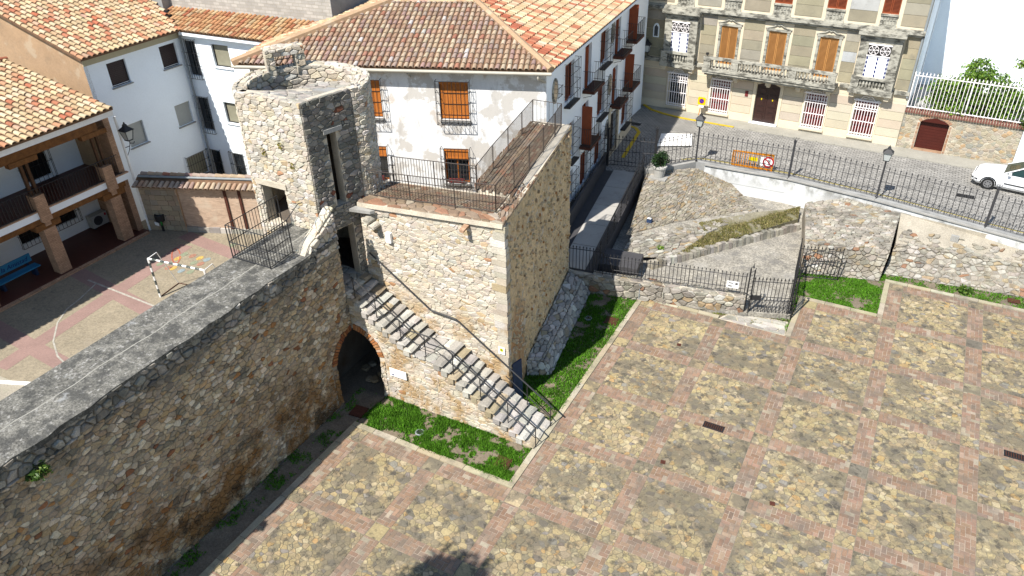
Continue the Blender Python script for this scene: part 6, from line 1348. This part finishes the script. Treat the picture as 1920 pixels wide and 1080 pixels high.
for po_, zz_ in (([ledge[3], ledge[2], dry2[2], revb[1]], .80), ([revb[1], dry2[2], fp3((1422, 396), .84), revb[2]], .845)):
    for c in cells([q_[:2] for q_ in po_], .27, .2, .44, [], R3, .34):
        if R3.random() < .62: ps.append(stone(c, lambda u, v, h=0.0: (u, v, zz_+h), .02, .05, pick(PAL_EXC, R3), R=R3, base=-.12))
flush(bank, ps, 'stone', 'stone_exc', 'stones')
build('bank_path', MB().hexa([(x, y, 0) for x, y, z in (ledge[3], ledge[2], dry2[2], revb[1])], [ledge[3], ledge[2], dry2[2], revb[1]]), 'gravel', bank)
build('bank_path', MB().hexa([(x, y, 0) for x, y, z in (revb[1], dry2[2], fp3((1422, 396), .84), revb[2])], [revb[1], (*dry2[2][:2], .855), fp3((1422, 396), .84), revb[2]]), 'gravel', bank)
build('bank_skirt', MB().hexa([(x, y, 0) for x, y, z in (revb[1], revb[2], revt[2], revt[1])], [(x, y, z-.3) for x, y, z in (revb[1], revb[2], revt[2], revt[1])]), 'mortar_mid', bank)
dg = dryq
Fd, Fd2 = quadframe(*dryq), quadframe(*dry2)
def slope_z(q):
    a, b_, d_ = np.array(q[0]), np.array(q[1]), np.array(q[3]); n = np.cross(b_-a, d_-a); return lambda x, y: a[2]-(n[0]*(x-a[0])+n[1]*(y-a[1]))/n[2]
DC = ((.30,.25,.10), (.24,.21,.075), (.36,.31,.15), (.15,.17,.04))
for q, n, sd in ((dryq, 9000, 12), (dry2, 7000, 13)): grass('dry yellowish turf on the slope below the white retaining wall', [(p[0], p[1]) for p in q], n, (.03, .08), sd, -.35, slope_z(q), DC, 'dry_grass', 1.4, .025).__setitem__('group', 'dry turf on the slope')
# low kerb wall of rough stones along the slope
lk = thing('low_kerb_wall', 'low rough stone edging below the dry grass slope', 'stone edging', (2, 19, .2)); a, b_ = np.array(fp3((1222, 506), .22)), np.array(fp3((1500, 432), .22)); n = 42
for k in range(n):
    p, q = a+(b_-a)*(k+.04)/n, a+(b_-a)*(k+.96)/n; d_ = (b_-a)/np.linalg.norm(b_-a); s = np.array([-d_[1], d_[0], 0]); w = .32+R3.uniform(-.06, .06); h_ = .36+R3.uniform(-.07, .08)
    jj = lambda v: v+np.array([R3.uniform(-.03, .03), R3.uniform(-.03, .03), 0])
    lo = [jj(p), jj(q), jj(q+s*w), jj(p+s*w)]; build('edging_stone', MB().hexa([tuple(v) for v in lo], [tuple(v+np.array([0, 0, h_])+(s*.05 if i < 2 else -s*.04)) for i, v in enumerate(lo)], pick(PAL_EXC, R3, .2)), 'stone_exc', lk)
# front low wall
lw = thing('low_front_wall', 'low rubble wall under the iron fence at the far edge of the plaza', 'wall', (0, 13, 0)); LA, LB = (-4.3, 12.35), (4.1, 13.92); FL = wallframe(LA, LB); LL = math.hypot(LB[0]-LA[0], LB[1]-LA[1])
build('core', MB().fbox(FL, 0, LL, -.1, .9, -.5, -.02), 'mortar', lw); ps = []
for c in cells([(0, 0), (LL, 0), (LL, .88), (0, .9)], .36, .24, .45, [], R3, .4): ps.append(stone(c, FL, .014, .08, pick(PAL_EXC+[(1, (.45,.33,.19))], R3, .2), R=R3))
Flt = frame(FL(0, .89), np.array(FL(1, 0))-np.array(FL(0, 0)), (np.array(FL(0, 0, -1))-np.array(FL(0, 0))), (0,0,1))
for c in cells([(0, 0), (LL, 0), (LL, .5), (0, .5)], .4, .3, .4, [], R3, .3): ps.append(stone(c, Flt, .015, .035, pick(PAL_EXC, R3), R=R3))
flush(lw, ps, 'stone', 'stone_exc', 'stones')
build('drain_pipe', MB().path([FL(3.9, .9, .08), FL(3.9, .1, .1)], .025, 6), 'zinc', lw)
# white retaining wall and fence plinth along the street
rw = thing('retaining_wall', 'white rendered retaining wall with stained top below the street fence', 'wall', (4, 25.5, 0))
def off_pts(pts, o_): return [(x, y-o_) for x, y in pts]
pp = [(-4.0, 23.3), *fence_pts]
for k, (p, q) in enumerate(zip(pp, pp[1:])):
    F = wallframe(p, q); L_ = math.hypot(q[0]-p[0], q[1]-p[1]); build('plinth', MB().fbox(F, 0, L_+.04, SZ-.35, SZ+.16, -.2, .2), 'concrete' if k < 2 else 'grey_stain', rw)
    if k >= 2: build('white_face', MB().fbox(F, .6 if k == 2 else 0, L_, .85 if k == 2 else .0, SZ+.06, .0, .26), 'ret_wall', rw); build('lip', MB().fbox(F, .6 if k == 2 else 0, L_, SZ+.062, SZ+.12, .0, .34), 'concrete', rw)
    if k == 2: build('white_return', MB().fbox(F, 2.1, L_, .0, .86, .0, .24), 'ret_wall', rw); build('bank_fill', MB().fbox(F, 0, 2.1, 0, .7, -.2, .1), 'mortar', rw)
# ruined tower stump
sp = thing('tower_stump', 'broad low ruined stone stump beside the open gate, below the street', 'ruin', (7, 21, 0))
f0, f1 = g(1500, 512, 0), g(1648, 527, 0); t0, t1 = (5.55, 19.35, 1.25), (9.25, 20.35, 1.35); k0, k1, k2 = (4.75, 24.0, 1.15), (6.6, 24.75, 1.5), (9.3, 23.9, 1.6)
stump_top = [t0, t1, k2, k1, k0]
build('core', MB().hexa([(f0[0], f0[1], -.1), (f1[0], f1[1], -.1), (k2[0], k2[1], -.1), (k1[0], k1[1], -.1), (k0[0], k0[1], -.1)], [tuple(np.array(p)-np.array([0, 0, .04])) for p in stump_top]), 'mortar_mid', sp); ps = []
for q in ([tuple(f0), tuple(f1), t1, t0], [t0, t1, k2, k0], [k0, k2, k2, k1]):
    if q[2] == q[1]: continue
    F = quadframe(*q)
    for c in cells([(0, 0), (F.U, 0), (F.U, F.V), (0, F.V)], .25, .19, .45, [], R3, .36): ps.append(stone(c, F, .013, .05, pick(PAL_EXC+[(2, (.47,.42,.34))], R3), R=R3))
zt = slope_z([k0, k2, None, k1])
for c in cells([k0[:2], k2[:2], k1[:2]], .25, .2, .44, [], R3, .34): ps.append(stone(c, lambda u, v, h=0.0: (u, v, zt(u, v)+h), .013, .05, pick(PAL_EXC, R3), R=R3))
flush(sp, ps, 'stone', 'stone_exc', 'stones')
# sloping stone bank on the right
rb = thing('stone_revetment', 'long sloping rubble stone bank along the right side below the street fence', 'stone bank', (14, 22, 0))
b0, b1, m0, m1, u0_, u1_ = (9.22, 20.3, 0), (20, 21.4, 0), (9.42, 21.9, .95), (20, 22.6, .95), (9.6, 23.9, 1.5), (20, 22.95, 1.5)
u0_ = (9.32, 24.2, 1.5); mid = (13.0, 23.6, 1.52)
build('core', MB().hexa([(x, y, -.1) for x, y, _ in (b0, b1, m1, m0)], [(*b0[:2], -.02), (*b1[:2], -.02), (*m1[:2], .92), (*m0[:2], .92)]), 'mortar_mid', rb)
F = quadframe(b0, b1, m1, m0); ps = []
for c in cells([(0, 0), (F.U, 0), (F.U, F.V), (0, F.V)], .28, .20, .46, [], R3, .4): ps.append(stone(c, F, .013, .055, pick(PAL_EXC, R3), R=R3))
flush(rb, ps, 'stone', 'stone_exc', 'stones')
build('mortar_slope', MB().hexa([(x, y, -.1) for x, y, _ in (m0, m1, u1_, mid, u0_)], [m0, m1, u1_, mid, u0_]), 'sandy', rb); F = quadframe(m0, m1, (20, 23.4, 1.2), (9.6, 23.0, 1.25)); ps = []
for c in cells([(0, 0), (F.U, 0), (F.U, F.V), (0, F.V)], .30, .21, .45, [], R3, .4):
    if R3.random() < .9-.5*c[0][1]: ps.append(stone(c, F, .02, .05, pick(PAL_EXC, R3), R=R3))
flush(rb, ps, 'scattered_stone', 'stone_exc', 'scattered_stones')
for px, py, s in ((1692, 402, .5), (1790, 447, .22), (1913, 452, .3)): q = g(px, py, 1.3); build('broken_block', MB().box((q[0], q[1], 1.3), (s*1.6, s*.6, .3), -.1), 'concrete', rb)

# ------------------------------------------------------------------ ramp beside the house
rmp = thing('access_ramp', 'pale metal decked access ramp with black side panels beside the white house', 'ramp', (-4.5, 18, .5))
r0, r1 = np.array([-3.75, 12.75, .95]), np.array([-5.0, 22.7, 1.6]); dr_ = r1-r0; LR = np.linalg.norm(dr_); dn = dr_/LR; sn = np.cross(dn, (0,0,1)); sn /= np.linalg.norm(sn)
FRm = lambda u, v, h=0.0: tuple(r0+dn*u+sn*v+np.array([0, 0, h]))
build('deck_frame', MB().fbox(FRm, 0, LR, -1.15, 1.05, -.25, -.01), 'deck_dark', rmp)
for k in range(5): build('deck_panel', MB().fbox(FRm, .1+k*LR/5, (k+1)*LR/5+.06, -.62, .62, -.009, .012), 'deck_pale', rmp)
build('side_panel', MB().fbox(FRm, .1, LR+.3, -1.22, -1.16, -.9, .85), 'deck_dark', rmp)
build('side_cap', MB().fbox(FRm, .1, LR+.3, -1.26, -1.12, .852, .9), 'deck_dark', rmp)
build('support', MB().fbox(FRm, 0, LR, .9, 1.04, -.9, -.25), 'deck_dark', rmp)
rr_ = thing('ramp_railing', 'black iron railing with several rails along the right side of the ramp', 'railing', FRm(5, 1.05))
for h_ in (.12, .3, .48, .66, 1.0): build('rail', MB().tube(FRm(0, 1.02, h_), FRm(LR+.3, 1.02, h_), .02 if h_ < .9 else .03), 'iron', rr_)
for k in range(9): build('post', MB().tube(FRm(k*(LR+.3)/8, 1.02, -.1), FRm(k*(LR+.3)/8, 1.02, 1.0), .025), 'iron', rr_)
build('rail', MB().path([FRm(.6, 1.02, 1.0), FRm(-.1, 1.9, .7), FRm(-.1, 2.0, -.1)], .02), 'iron', rr_); build('landing', MB().fbox(FRm, .95, 2.3, 1.06, 2.9, -.5, -.08), 'deck_dark', rmp)

# ------------------------------------------------------------------ iron fences
barS = bar_mesh('bar', .017, 5, 'iron_grey', True); barK = bar_mesh('bar', .015, 5, 'iron', True)
FPZ = SZ+.16
def lamp_post(x, y, z, label, h=2.5, grp='street lamps on the fence'):
    t = thing('street_lamp', label, 'street lamp', (x, y, z), grp); build('pole', MB().lathe((x, y, z), [(.09, 0), (.08, .15), (.05, .2), (.045, h-.5), (.03, h-.35)], 10), 'iron_grey', t); lantern_head(t, x, y, z+h-.32, 1.15); return t
def fence_post(t, x, y, z, h, m='iron_grey', big=True):
    p = build('post', MB().box((x, y, z+h/2), (.11, .11, h)).box((x, y, z+h+.02), (.15, .15, .05)), m, t)
    b = MB()
    for k in range(4): a = k*math.pi/2; b.path([(x, y, z+h+.05), (x+.1*math.cos(a), y+.1*math.sin(a), z+h+.12), (x+.11*math.cos(a), y+.11*math.sin(a), z+h+.22), (x+.04*math.cos(a), y+.04*math.sin(a), z+h+.2)], .012, 4)
    build('finial', b, m, p)
labs = ['street iron fence panel behind the potted shrub, left of the first lamp', 'street iron fence panel behind the orange barrier', 'street iron fence panel between the crowned post and the middle lamp', 'street iron fence panel in front of the white car bonnet, right of the middle lamp', 'street iron fence panel at the right edge of the picture']
for k, (p, q) in enumerate(zip(fence_pts, fence_pts[1:])):
    t = thing('street_fence', labs[k], 'fence', ((p[0]+q[0])/2, (p[1]+q[1])/2, FPZ), 'iron fence panels along the street')
    railing(t, [(*p, FPZ), (*q, FPZ)], 1.75, 'iron_grey', barS, .27, (.04, .13, .52, .86), .016, posts=False)
    if k != 1 and k != 3: fence_post(t, *p, FPZ-.1, 2.1 if k else 2.35, 'iron_grey' if k else 'iron')
lamp_post(*fence_pts[1], FPZ-.1, 'black lantern street lamp on the fence near the potted shrub')
lamp_post(*fence_pts[3], FPZ-.1, 'black lantern street lamp on the fence in front of the garage wall')
t = thing('ramp_gate', 'black iron gate at the top of the ramp beside the white house', 'gate', (-5, 23.4, FPZ)); ga, gb = (-6.15, 22.95), (-3.6, 23.5)
railing(t, [(*ga, FPZ-.1), (*gb, FPZ-.1)], 1.9, 'iron', barK, .2, (.05, .17, .5, .86), .018, posts=False); fence_post(t, *ga, FPZ-.1, 2.2, 'iron')
railing(t, [(-6.9, 22.75, FPZ-.1), (*ga, FPZ-.1)], 1.9, 'iron', barK, .2, (.05, .5, .86), .016, posts=False)
# fence on the low front wall, gate, side fence
fl0, fl1 = FL(.2, .93, -.22), FL(LL-.1, .93, -.22)
t = thing('low_fence', 'black spiked iron fence on top of the low rubble wall', 'fence', ((fl0[0]+fl1[0])/2, (fl0[1]+fl1[1])/2, .93))
railing(t, [fl0, FL(2.1, .93, -.22)], 1.35, 'iron', barK, .16, (.06, .87), .018, posts=False); railing(t, [FL(2.1, .93, -.22), FL(3.9, .93, -.22), FL(6.0, .93, -.22), fl1], 1.12, 'iron', barK, .17, (.06, .28, .84), .016)
t = thing('iron_gate', 'black iron gate with crossed lower bars beside the low rubble wall', 'gate', (5, 14.3, 0)); q0, q1 = (4.2, 13.98, .0), (5.95, 14.6, .0)
railing(t, [q0, q1], 2.05, 'iron', barK, .16, (.05, .42, .5, .88), .018, posts=False)
for s, h_ in ((q0, 2.45), (q1, 2.6)):
    for dx, dy in ((-.09, -.09), (.09, -.09), (.09, .09), (-.09, .09)): build('gate_post', MB().tube((s[0]+dx, s[1]+dy, 0), (s[0]+dx, s[1]+dy, h_), .02, 5), 'iron', t)
    b = MB()
    for k in range(12):
        z_ = .1+k*h_/12.6; b.tube((s[0]-.09, s[1]-.09, z_), (s[0]+.09, s[1]-.09, z_+.18), .012, 4); b.tube((s[0]+.09, s[1]-.09, z_), (s[0]+.09, s[1]+.09, z_+.18), .012, 4)
    build('post_lattice', b, 'iron', t); build('finial', MB().lathe((s[0], s[1], h_), [(.02, 0), (.06, .06), (.02, .12), (.001, .3)], 6), 'iron', t)
b = MB()
for k in range(11): u = k/10; p = np.array(q0)+(np.array(q1)-np.array(q0))*u; p2 = np.array(q0)+(np.array(q1)-np.array(q0))*min(1, u+.1); b.tube((p[0], p[1], .1), (p2[0], p2[1], .86), .009, 4); b.tube((p2[0], p2[1], .1), (p[0], p[1], .86), .009, 4)
build('cross_bars', b, 'iron', t); build('lock_box', MB().box((4.5, 14.1, .95), (.42, .06, .22), .34), 'iron', t)
t = thing('side_fence', 'black iron fence running back from the gate past the lawn', 'fence', (5.7, 16.4, 0)); railing(t, [(5.95, 14.62, 0), (5.5, 18.25, 0)], 2.1, 'iron', barK, .17, (.05, .45, .88), .018); build('mesh_panel', MB().tube((5.95, 14.62, .1), (5.5, 18.25, .95), .01, 4).tube((5.95, 14.62, .95), (5.5, 18.25, .1), .01, 4), 'iron', t)
t = thing('open_gate_leaf', 'black iron gate leaf standing open against the ruined stump', 'gate', (6.4, 18.4, 0)); railing(t, [(5.5, 18.25, 0), (7.35, 18.75, 0)], 1.75, 'iron', barK, .155, (.03, .88), .018); ap_ = [(5.75+1.5*k/8, 18.22+.42*k/8, 1.15+.38*math.sin(math.pi*(.1+.8*k/8))) for k in range(9)]; build('arched_bar', MB().path([(5.75, 18.22, .05)]+ap_, .022, 5), 'iron', t)
t = thing('fence_sign', 'small white notice board on the low iron fence near the gate', 'sign', (3.7, 13.7, 1.5)); Fs = lambda u, v, h=0.0: FL(7.65+u, 1.25+v, -.16+h)
build('board', MB().fbox(Fs, 0, .52, 0, .34, 0, .015), 'sign_white', t)
for a, c, d, e in ((.07, .24, .06, .12), (.07, .28, .22, .27), (.36, .47, .18, .28)): build('print', MB().fbox(Fs, a, c, d, e, .015, .0165), 'iron_grey', t)
t = thing('floodlight', 'small blue black floodlight box on the stone bank', 'floodlight', (-2.1, 18.9, .8)); q = g(1217, 420, .86); build('case', MB().hexa([(q[0]-.13, q[1]-.1, .86), (q[0]+.13, q[1]-.1, .86), (q[0]+.13, q[1]+.1, .86), (q[0]-.13, q[1]+.1, .86)], [(q[0]-.13, q[1]-.02, 1.2), (q[0]+.13, q[1]-.02, 1.2), (q[0]+.13, q[1]+.12, 1.16), (q[0]-.13, q[1]+.12, 1.16)]), 'blue_dark', t); build('lens', MB().box((q[0], q[1]-.03, 1.2), (.2, .12, .02)), 'curtain', t)
t = thing('weed_tuft', 'small green weed growing at the edge of the cobbled bank', 'plant', fp3((1238, 466), .55)); p = fp3((1238, 466), .6); leaves('foliage', t, *p, .22, .2, .16, 160, .07, 61, ((.14,.26,.02), (.20,.32,.03)))
for k, (px, py) in enumerate(((1808, 545), (68, 880))):
    p = g(px, py, .1) if k == 0 else pl(px, py, (-8.1, 0, 0), (1, 0, 0)); t = thing('wild_plant', ('leafy weed at the foot of the sloping stone bank', 'small green plant growing out of the long shaded wall')[k], 'plant', tuple(p)); leaves('foliage', t, p[0]+.04, p[1], p[2], .3, .3, .2, 260, .08, 63+k); lump(t, p[0], p[1], p[2], .2, .2, .15, 'stems', 3)

# ------------------------------------------------------------------ things on the street
q = g(1236, 327, SZ)
t = thing('potted_shrub', 'white round planter with a clipped dark green shrub by the fence', 'planter', (q[0], q[1], SZ-.1)); zb = SZ-.1
build('ground_pad', MB().box((q[0], q[1], SZ-.45), (1.0, .9, .68)), 'concrete', t)
build('pot', MB().lathe((q[0], q[1], zb), [(.27, 0), (.33, .3), (.37, .52), (.41, .53), (.41, .64), (.36, .66), (.34, .6)], 18), 'pot', t, smooth=False); leaves('foliage', t, q[0], q[1], zb+.95, .42, .42, .42, 1500, .07, 71, ((.02,.05,.012), (.03,.075,.015), (.015,.035,.01))); build('stem', MB().tube((q[0], q[1], zb+.5), (q[0], q[1], zb+1.1), .04, 6, .02), 'bark', t)
t = thing('barrier', 'orange plastic crowd barrier with a round no turn sign behind the fence', 'barrier', (1.3, 26.2, SZ)); a, b_ = Vector((.2, 26.0, SZ)), Vector((2.45, 26.25, SZ))
F = wallframe((a.x, a.y), (b_.x, b_.y), SZ); U = (b_-a).length
for v_ in (.12, .95): build('rail', MB().fbox(F, 0, U, v_-.05, v_+.05, -.03, .03), 'orange_plastic', t)
for s in (0, U-.08): build('upright', MB().fbox(F, s, s+.08, 0, 1.0, -.035, .035), 'orange_plastic', t)
for k in range(1, 17): build('slat', MB().fbox(F, U*k/17-.018, U*k/17+.018, .17, .9, -.015, .015), 'orange_plastic', t)
build('reflector', MB().fbox(F, U*.42, U*.62, .5, .72, .016, .03), 'sign_yellow', t)
for s in (.25, U-.3): build('foot', MB().fbox(F, s, s+.06, 0, .06, -.3, .3), 'orange_plastic', t)
build('notice', MB().fbox(F, U*.68, U*.82, .3, .8, .031, .045), 'sign_white', t)
mk = lambda r, h0, h1, m, nm, cx=U*.88, cz=.55, n=20: build(nm, MB().fpoly(F, [(cx+r*math.cos(2*math.pi*k/n), cz+r*math.sin(2*math.pi*k/n)) for k in range(n)], h0, h1), m, t)
mk(.31, .05, .065, 'sign_red', 'sign_disc'); mk(.225, .065, .068, 'sign_white', 'sign_face')
build('sign_arrow', MB().fbox(F, U*.88+.02, U*.88+.07, .42, .62, .068, .071).fbox(F, U*.88-.08, U*.88+.07, .621, .67, .068, .071).fpoly(F, [(U*.88-.15, .645), (U*.88-.07, .58), (U*.88-.07, .71)], .068, .071), 'iron', t); build('sign_slash', MB().fpoly(F, [(U*.88-.18, .70), (U*.88-.14, .74), (U*.88+.18, .40), (U*.88+.14, .36)], .0715, .074), 'sign_red', t)
# parking sign on the palace pavement
t = thing('parking_sign', 'yellow no parking sign on a short orange post on the palace pavement', 'sign', (*fpt(-2.85, .55), SZ)); p = fpt(-2.85, .55); F = lambda u, v, h=0.0: FPa(-2.85+u, SZ+.12+v, .55+h)
build('post', MB().tube(F(-.12, 0), F(0, 1.0), .03, 6), 'orange_plastic', t); build('plate', MB().fpoly(F, [(-.26, .78), (-.2, .72), (.2, .72), (.26, .78), (.26, 1.18), (.2, 1.24), (-.2, 1.24), (-.26, 1.18)], .03, .05), 'sign_yellow', t); build('subplate', MB().fbox(F, -.16, .16, .55, .70, .03, .045), 'sign_white', t)
dk = lambda r, h0, h1, m, nm: build(nm, MB().fpoly(F, [(r*math.cos(k*.314), .98+r*math.sin(k*.314)) for k in range(20)], h0, h1), m, t)
dk(.165, .05, .053, 'sign_red', 'disc_rim'); dk(.13, .053, .056, 'sign_blue', 'disc'); build('disc_bar', MB().fpoly(F, [(-.10, 1.06), (-.08, 1.08), (.10, .90), (.08, .88)], .056, .059), 'sign_red', t)
# white board lying behind the fence
t = thing('white_board', 'flat white board lying tilted on the cobbles behind the fence by the planter', 'board', (-3.9, 27.6, SZ))
wq = [g(1232, 273, SZ+.12), g(1297, 272, SZ+.12), g(1298, 251, SZ+.16), g(1240, 250, SZ+.16)]
build('sheet', MB().hexa([tuple(p-np.array([0, 0, .04])) for p in wq], [tuple(p) for p in wq]), 'paint_white', t)
for p in wq: p = np.array(p); build('foot', MB().tube((p[0]*.98+np.mean([w[0] for w in wq])*.02, p[1]*.96+np.mean([w[1] for w in wq])*.04, SZ), (p[0]*.98+np.mean([w[0] for w in wq])*.02, p[1]*.96+np.mean([w[1] for w in wq])*.04, p[2]-.04), .03, 6), 'zinc', t)
# white car, nose to the left
CX, CY, CRZ = 14.45, 29.5, math.radians(-9.0)
car = thing('parked_car', 'white hatchback car parked nose to the left at the right edge', 'car', (CX, CY, SZ)); cs, sn_ = math.cos(CRZ), math.sin(CRZ)
Fc = lambda x, y, z: (CX+x*cs-y*sn_, CY+x*sn_+y*cs, SZ+z)        # x towards the tail, y across, z up
prof = [(-2.08, .42, .60, .70), (-2.02, .30, .74, .80), (-1.80, .22, .82, .86), (-1.3, .20, .90, .86), (-.75, .20, .97, .86), (-.2, .20, .98, .86), (.8, .20, .98, .86), (1.5, .20, .98, .86), (1.9, .24, .95, .84), (2.05, .34, .80, .78)]
b = MB(); rings = []
for x, z0, z1, w in prof: rings.append([Fc(x, -w*.92, z0), Fc(x, -w, z0+.18), Fc(x, -w, z0+(z1-z0)*.62), Fc(x, -w*.9, z1-.03), Fc(x, -w*.55, z1+.02), Fc(x, w*.55, z1+.02), Fc(x, w*.9, z1-.03), Fc(x, w, z0+(z1-z0)*.62), Fc(x, w, z0+.18), Fc(x, w*.92, z0)])
vs_ = [p for r in rings for p in r]; n = 10
b.add(vs_, [(k*n+i, k*n+(i+1) % n, (k+1)*n+(i+1) % n, (k+1)*n+i) for k in range(len(rings)-1) for i in range(n)]+[tuple(range(n-1, -1, -1)), tuple((len(rings)-1)*n+i for i in range(n))])
body = build('body', b, 'car_paint', car, smooth=True)
cab = [(-.75, .97, .76), (.0, 1.38, .62), (.9, 1.42, .60), (1.55, 1.30, .60), (1.95, .96, .72)]
b = MB()
for (x0, z0, w0), (x1, z1, w1) in zip(cab, cab[1:]): b.add([Fc(x0, -w0, z0), Fc(x0, w0, z0), Fc(x1, w1, z1), Fc(x1, -w1, z1)], [(0, 1, 2, 3)])
roof = build('roof', MB().hexa([Fc(-.02, -.62, 1.36), Fc(1.56, -.6, 1.30), Fc(1.56, .6, 1.30), Fc(-.02, .62, 1.36)], [Fc(.02, -.55, 1.43), Fc(1.5, -.53, 1.40), Fc(1.5, .53, 1.40), Fc(.02, .55, 1.43)]), 'car_paint', car, smooth=False)
build('windscreen', MB().add([Fc(-.78, -.72, .985), Fc(-.78, .72, .985), Fc(-.0, .60, 1.40), Fc(-.0, -.60, 1.40)], [(0, 1, 2, 3)]).add([Fc(-.74, -.72, .95), Fc(-.74, .72, .95), Fc(.04, .60, 1.36), Fc(.04, -.60, 1.36)], [(0, 1, 2, 3)]), 'car_glass', car)
build('rear_window', MB().add([Fc(1.98, -.7, .98), Fc(1.98, .7, .98), Fc(1.54, .58, 1.37), Fc(1.54, -.58, 1.37)], [(0, 1, 2, 3)]), 'car_glass', car)
for s in (-1, 1):
    sg = build('side_glass', MB().add([Fc(-.62, s*.775, .99), Fc(1.85, s*.755, .99), Fc(1.5, s*.615, 1.33), Fc(.06, s*.635, 1.36)], [(0, 1, 2, 3)]), 'car_glass', car)
    build('pillar', MB().tube(Fc(-.78, s*.77, .97), Fc(.0, s*.63, 1.39), .035, 5).tube(Fc(.75, s*.785, .98), Fc(.8, s*.64, 1.38), .035, 5).tube(Fc(1.95, s*.76, .97), Fc(1.54, s*.62, 1.36), .06, 5), 'car_paint', car)
    build('mirror', MB().hexa([Fc(-.55, s*.84, 1.0), Fc(-.40, s*.84, 1.0), Fc(-.40, s*1.02, 1.02), Fc(-.52, s*1.02, 1.02)], [Fc(-.52, s*.84, 1.12), Fc(-.40, s*.84, 1.12), Fc(-.40, s*1.0, 1.12), Fc(-.5, s*1.0, 1.12)]), 'car_paint', car)
    build('headlight', MB().hexa([Fc(-2.05, s*.42, .58), Fc(-1.9, s*.76, .60), Fc(-1.8, s*.76, .62), Fc(-1.95, s*.42, .6)], [Fc(-2.0, s*.42, .74), Fc(-1.86, s*.76, .76), Fc(-1.72, s*.74, .79), Fc(-1.86, s*.42, .78)]), 'lamp_glass', car)
    d_ = build('door', MB().hexa([Fc(-.6, s*.862, .34), Fc(.72, s*.862, .34), Fc(.72, s*.868, .34), Fc(-.6, s*.868, .34)], [Fc(-.6, s*.80, .95), Fc(.72, s*.80, .95), Fc(.72, s*.81, .95), Fc(-.6, s*.81, .95)]), 'car_paint', car); build('handle', MB().box(Fc(.5, s*.875, .78), (.18, .03, .03), CRZ), 'rubber', d_); build('side_strip', MB().box(Fc(.05, s*.885, .52), (1.3, .02, .05), CRZ), 'rubber', d_)
    for x in (-1.30, 1.25):
        w_ = build('wheel', MB(), 'rubber', car) if False else None
        bt = MB(); c0 = Fc(x, s*.66, .31); c1 = Fc(x, s*.875, .31); bt.tube(c0, c1, .315, 20); ty = build('wheel', bt, 'rubber', car); bm_ = MB(); bm_.tube(Fc(x, s*.86, .31), Fc(x, s*.882, .31), .21, 16); rm = build('rim', bm_, 'alloy', ty)
        bh = MB()
        for k in range(7): a = k*.8976; bh.tube(Fc(x+.13*math.cos(a), s*.88, .31+.13*math.sin(a)), Fc(x+.13*math.cos(a), s*.886, .31+.13*math.sin(a)), .035, 6)
        build('rim_holes', bh, 'rubber', ty); build('wheel_arch', MB().path([Fc(x+.37*math.cos(t*math.pi/8), s*.868, .31+.37*math.sin(t*math.pi/8)) for t in range(9)], .03, 5), 'rubber', car)
build('bumper', MB().hexa([Fc(-2.12, -.66, .34), Fc(-2.12, .66, .34), Fc(-1.85, .86, .34), Fc(-1.85, -.86, .34)], [Fc(-2.14, -.66, .56), Fc(-2.14, .66, .56), Fc(-1.84, .87, .56), Fc(-1.84, -.87, .56)]), 'car_paint', car); build('bumper_strip', MB().path([Fc(-1.84, -.885, .47), Fc(-2.13, -.68, .47), Fc(-2.13, .68, .47), Fc(-1.84, .885, .47)], .028, 5), 'rubber', car); build('grille', MB().box(Fc(-2.05, 0, .64), (.06, .8, .1), CRZ), 'rubber', car)
# ------------------------------------------------------------------ tree outside the frame whose crown shades the plaza's lower edge
tr = thing('plaza_tree', 'leafy tree at the near edge of the plaza casting a ragged shadow', 'tree', (-2.8, -14.0, 0))
build('trunk', MB().tube((-2.8, -14.0, 0), (-2.8, -14.0, 9), .26, 8, .14).tube((-2.8, -14.0, 9), (-2.3, -13.8, 12.6), .12, 6, .05).tube((-2.8, -14.0, 9), (-3.4, -14.2, 12.6), .1, 6, .05).tube((-2.8, -14.0, 9), (-2.9, -13.8, 13.4), .1, 6, .04), 'bark', tr)
leaves('crown', tr, -2.75, -13.5, 12.8, 1.2, 1.1, 1.4, 7500, .14, 81, shell=.2, clumps=60)
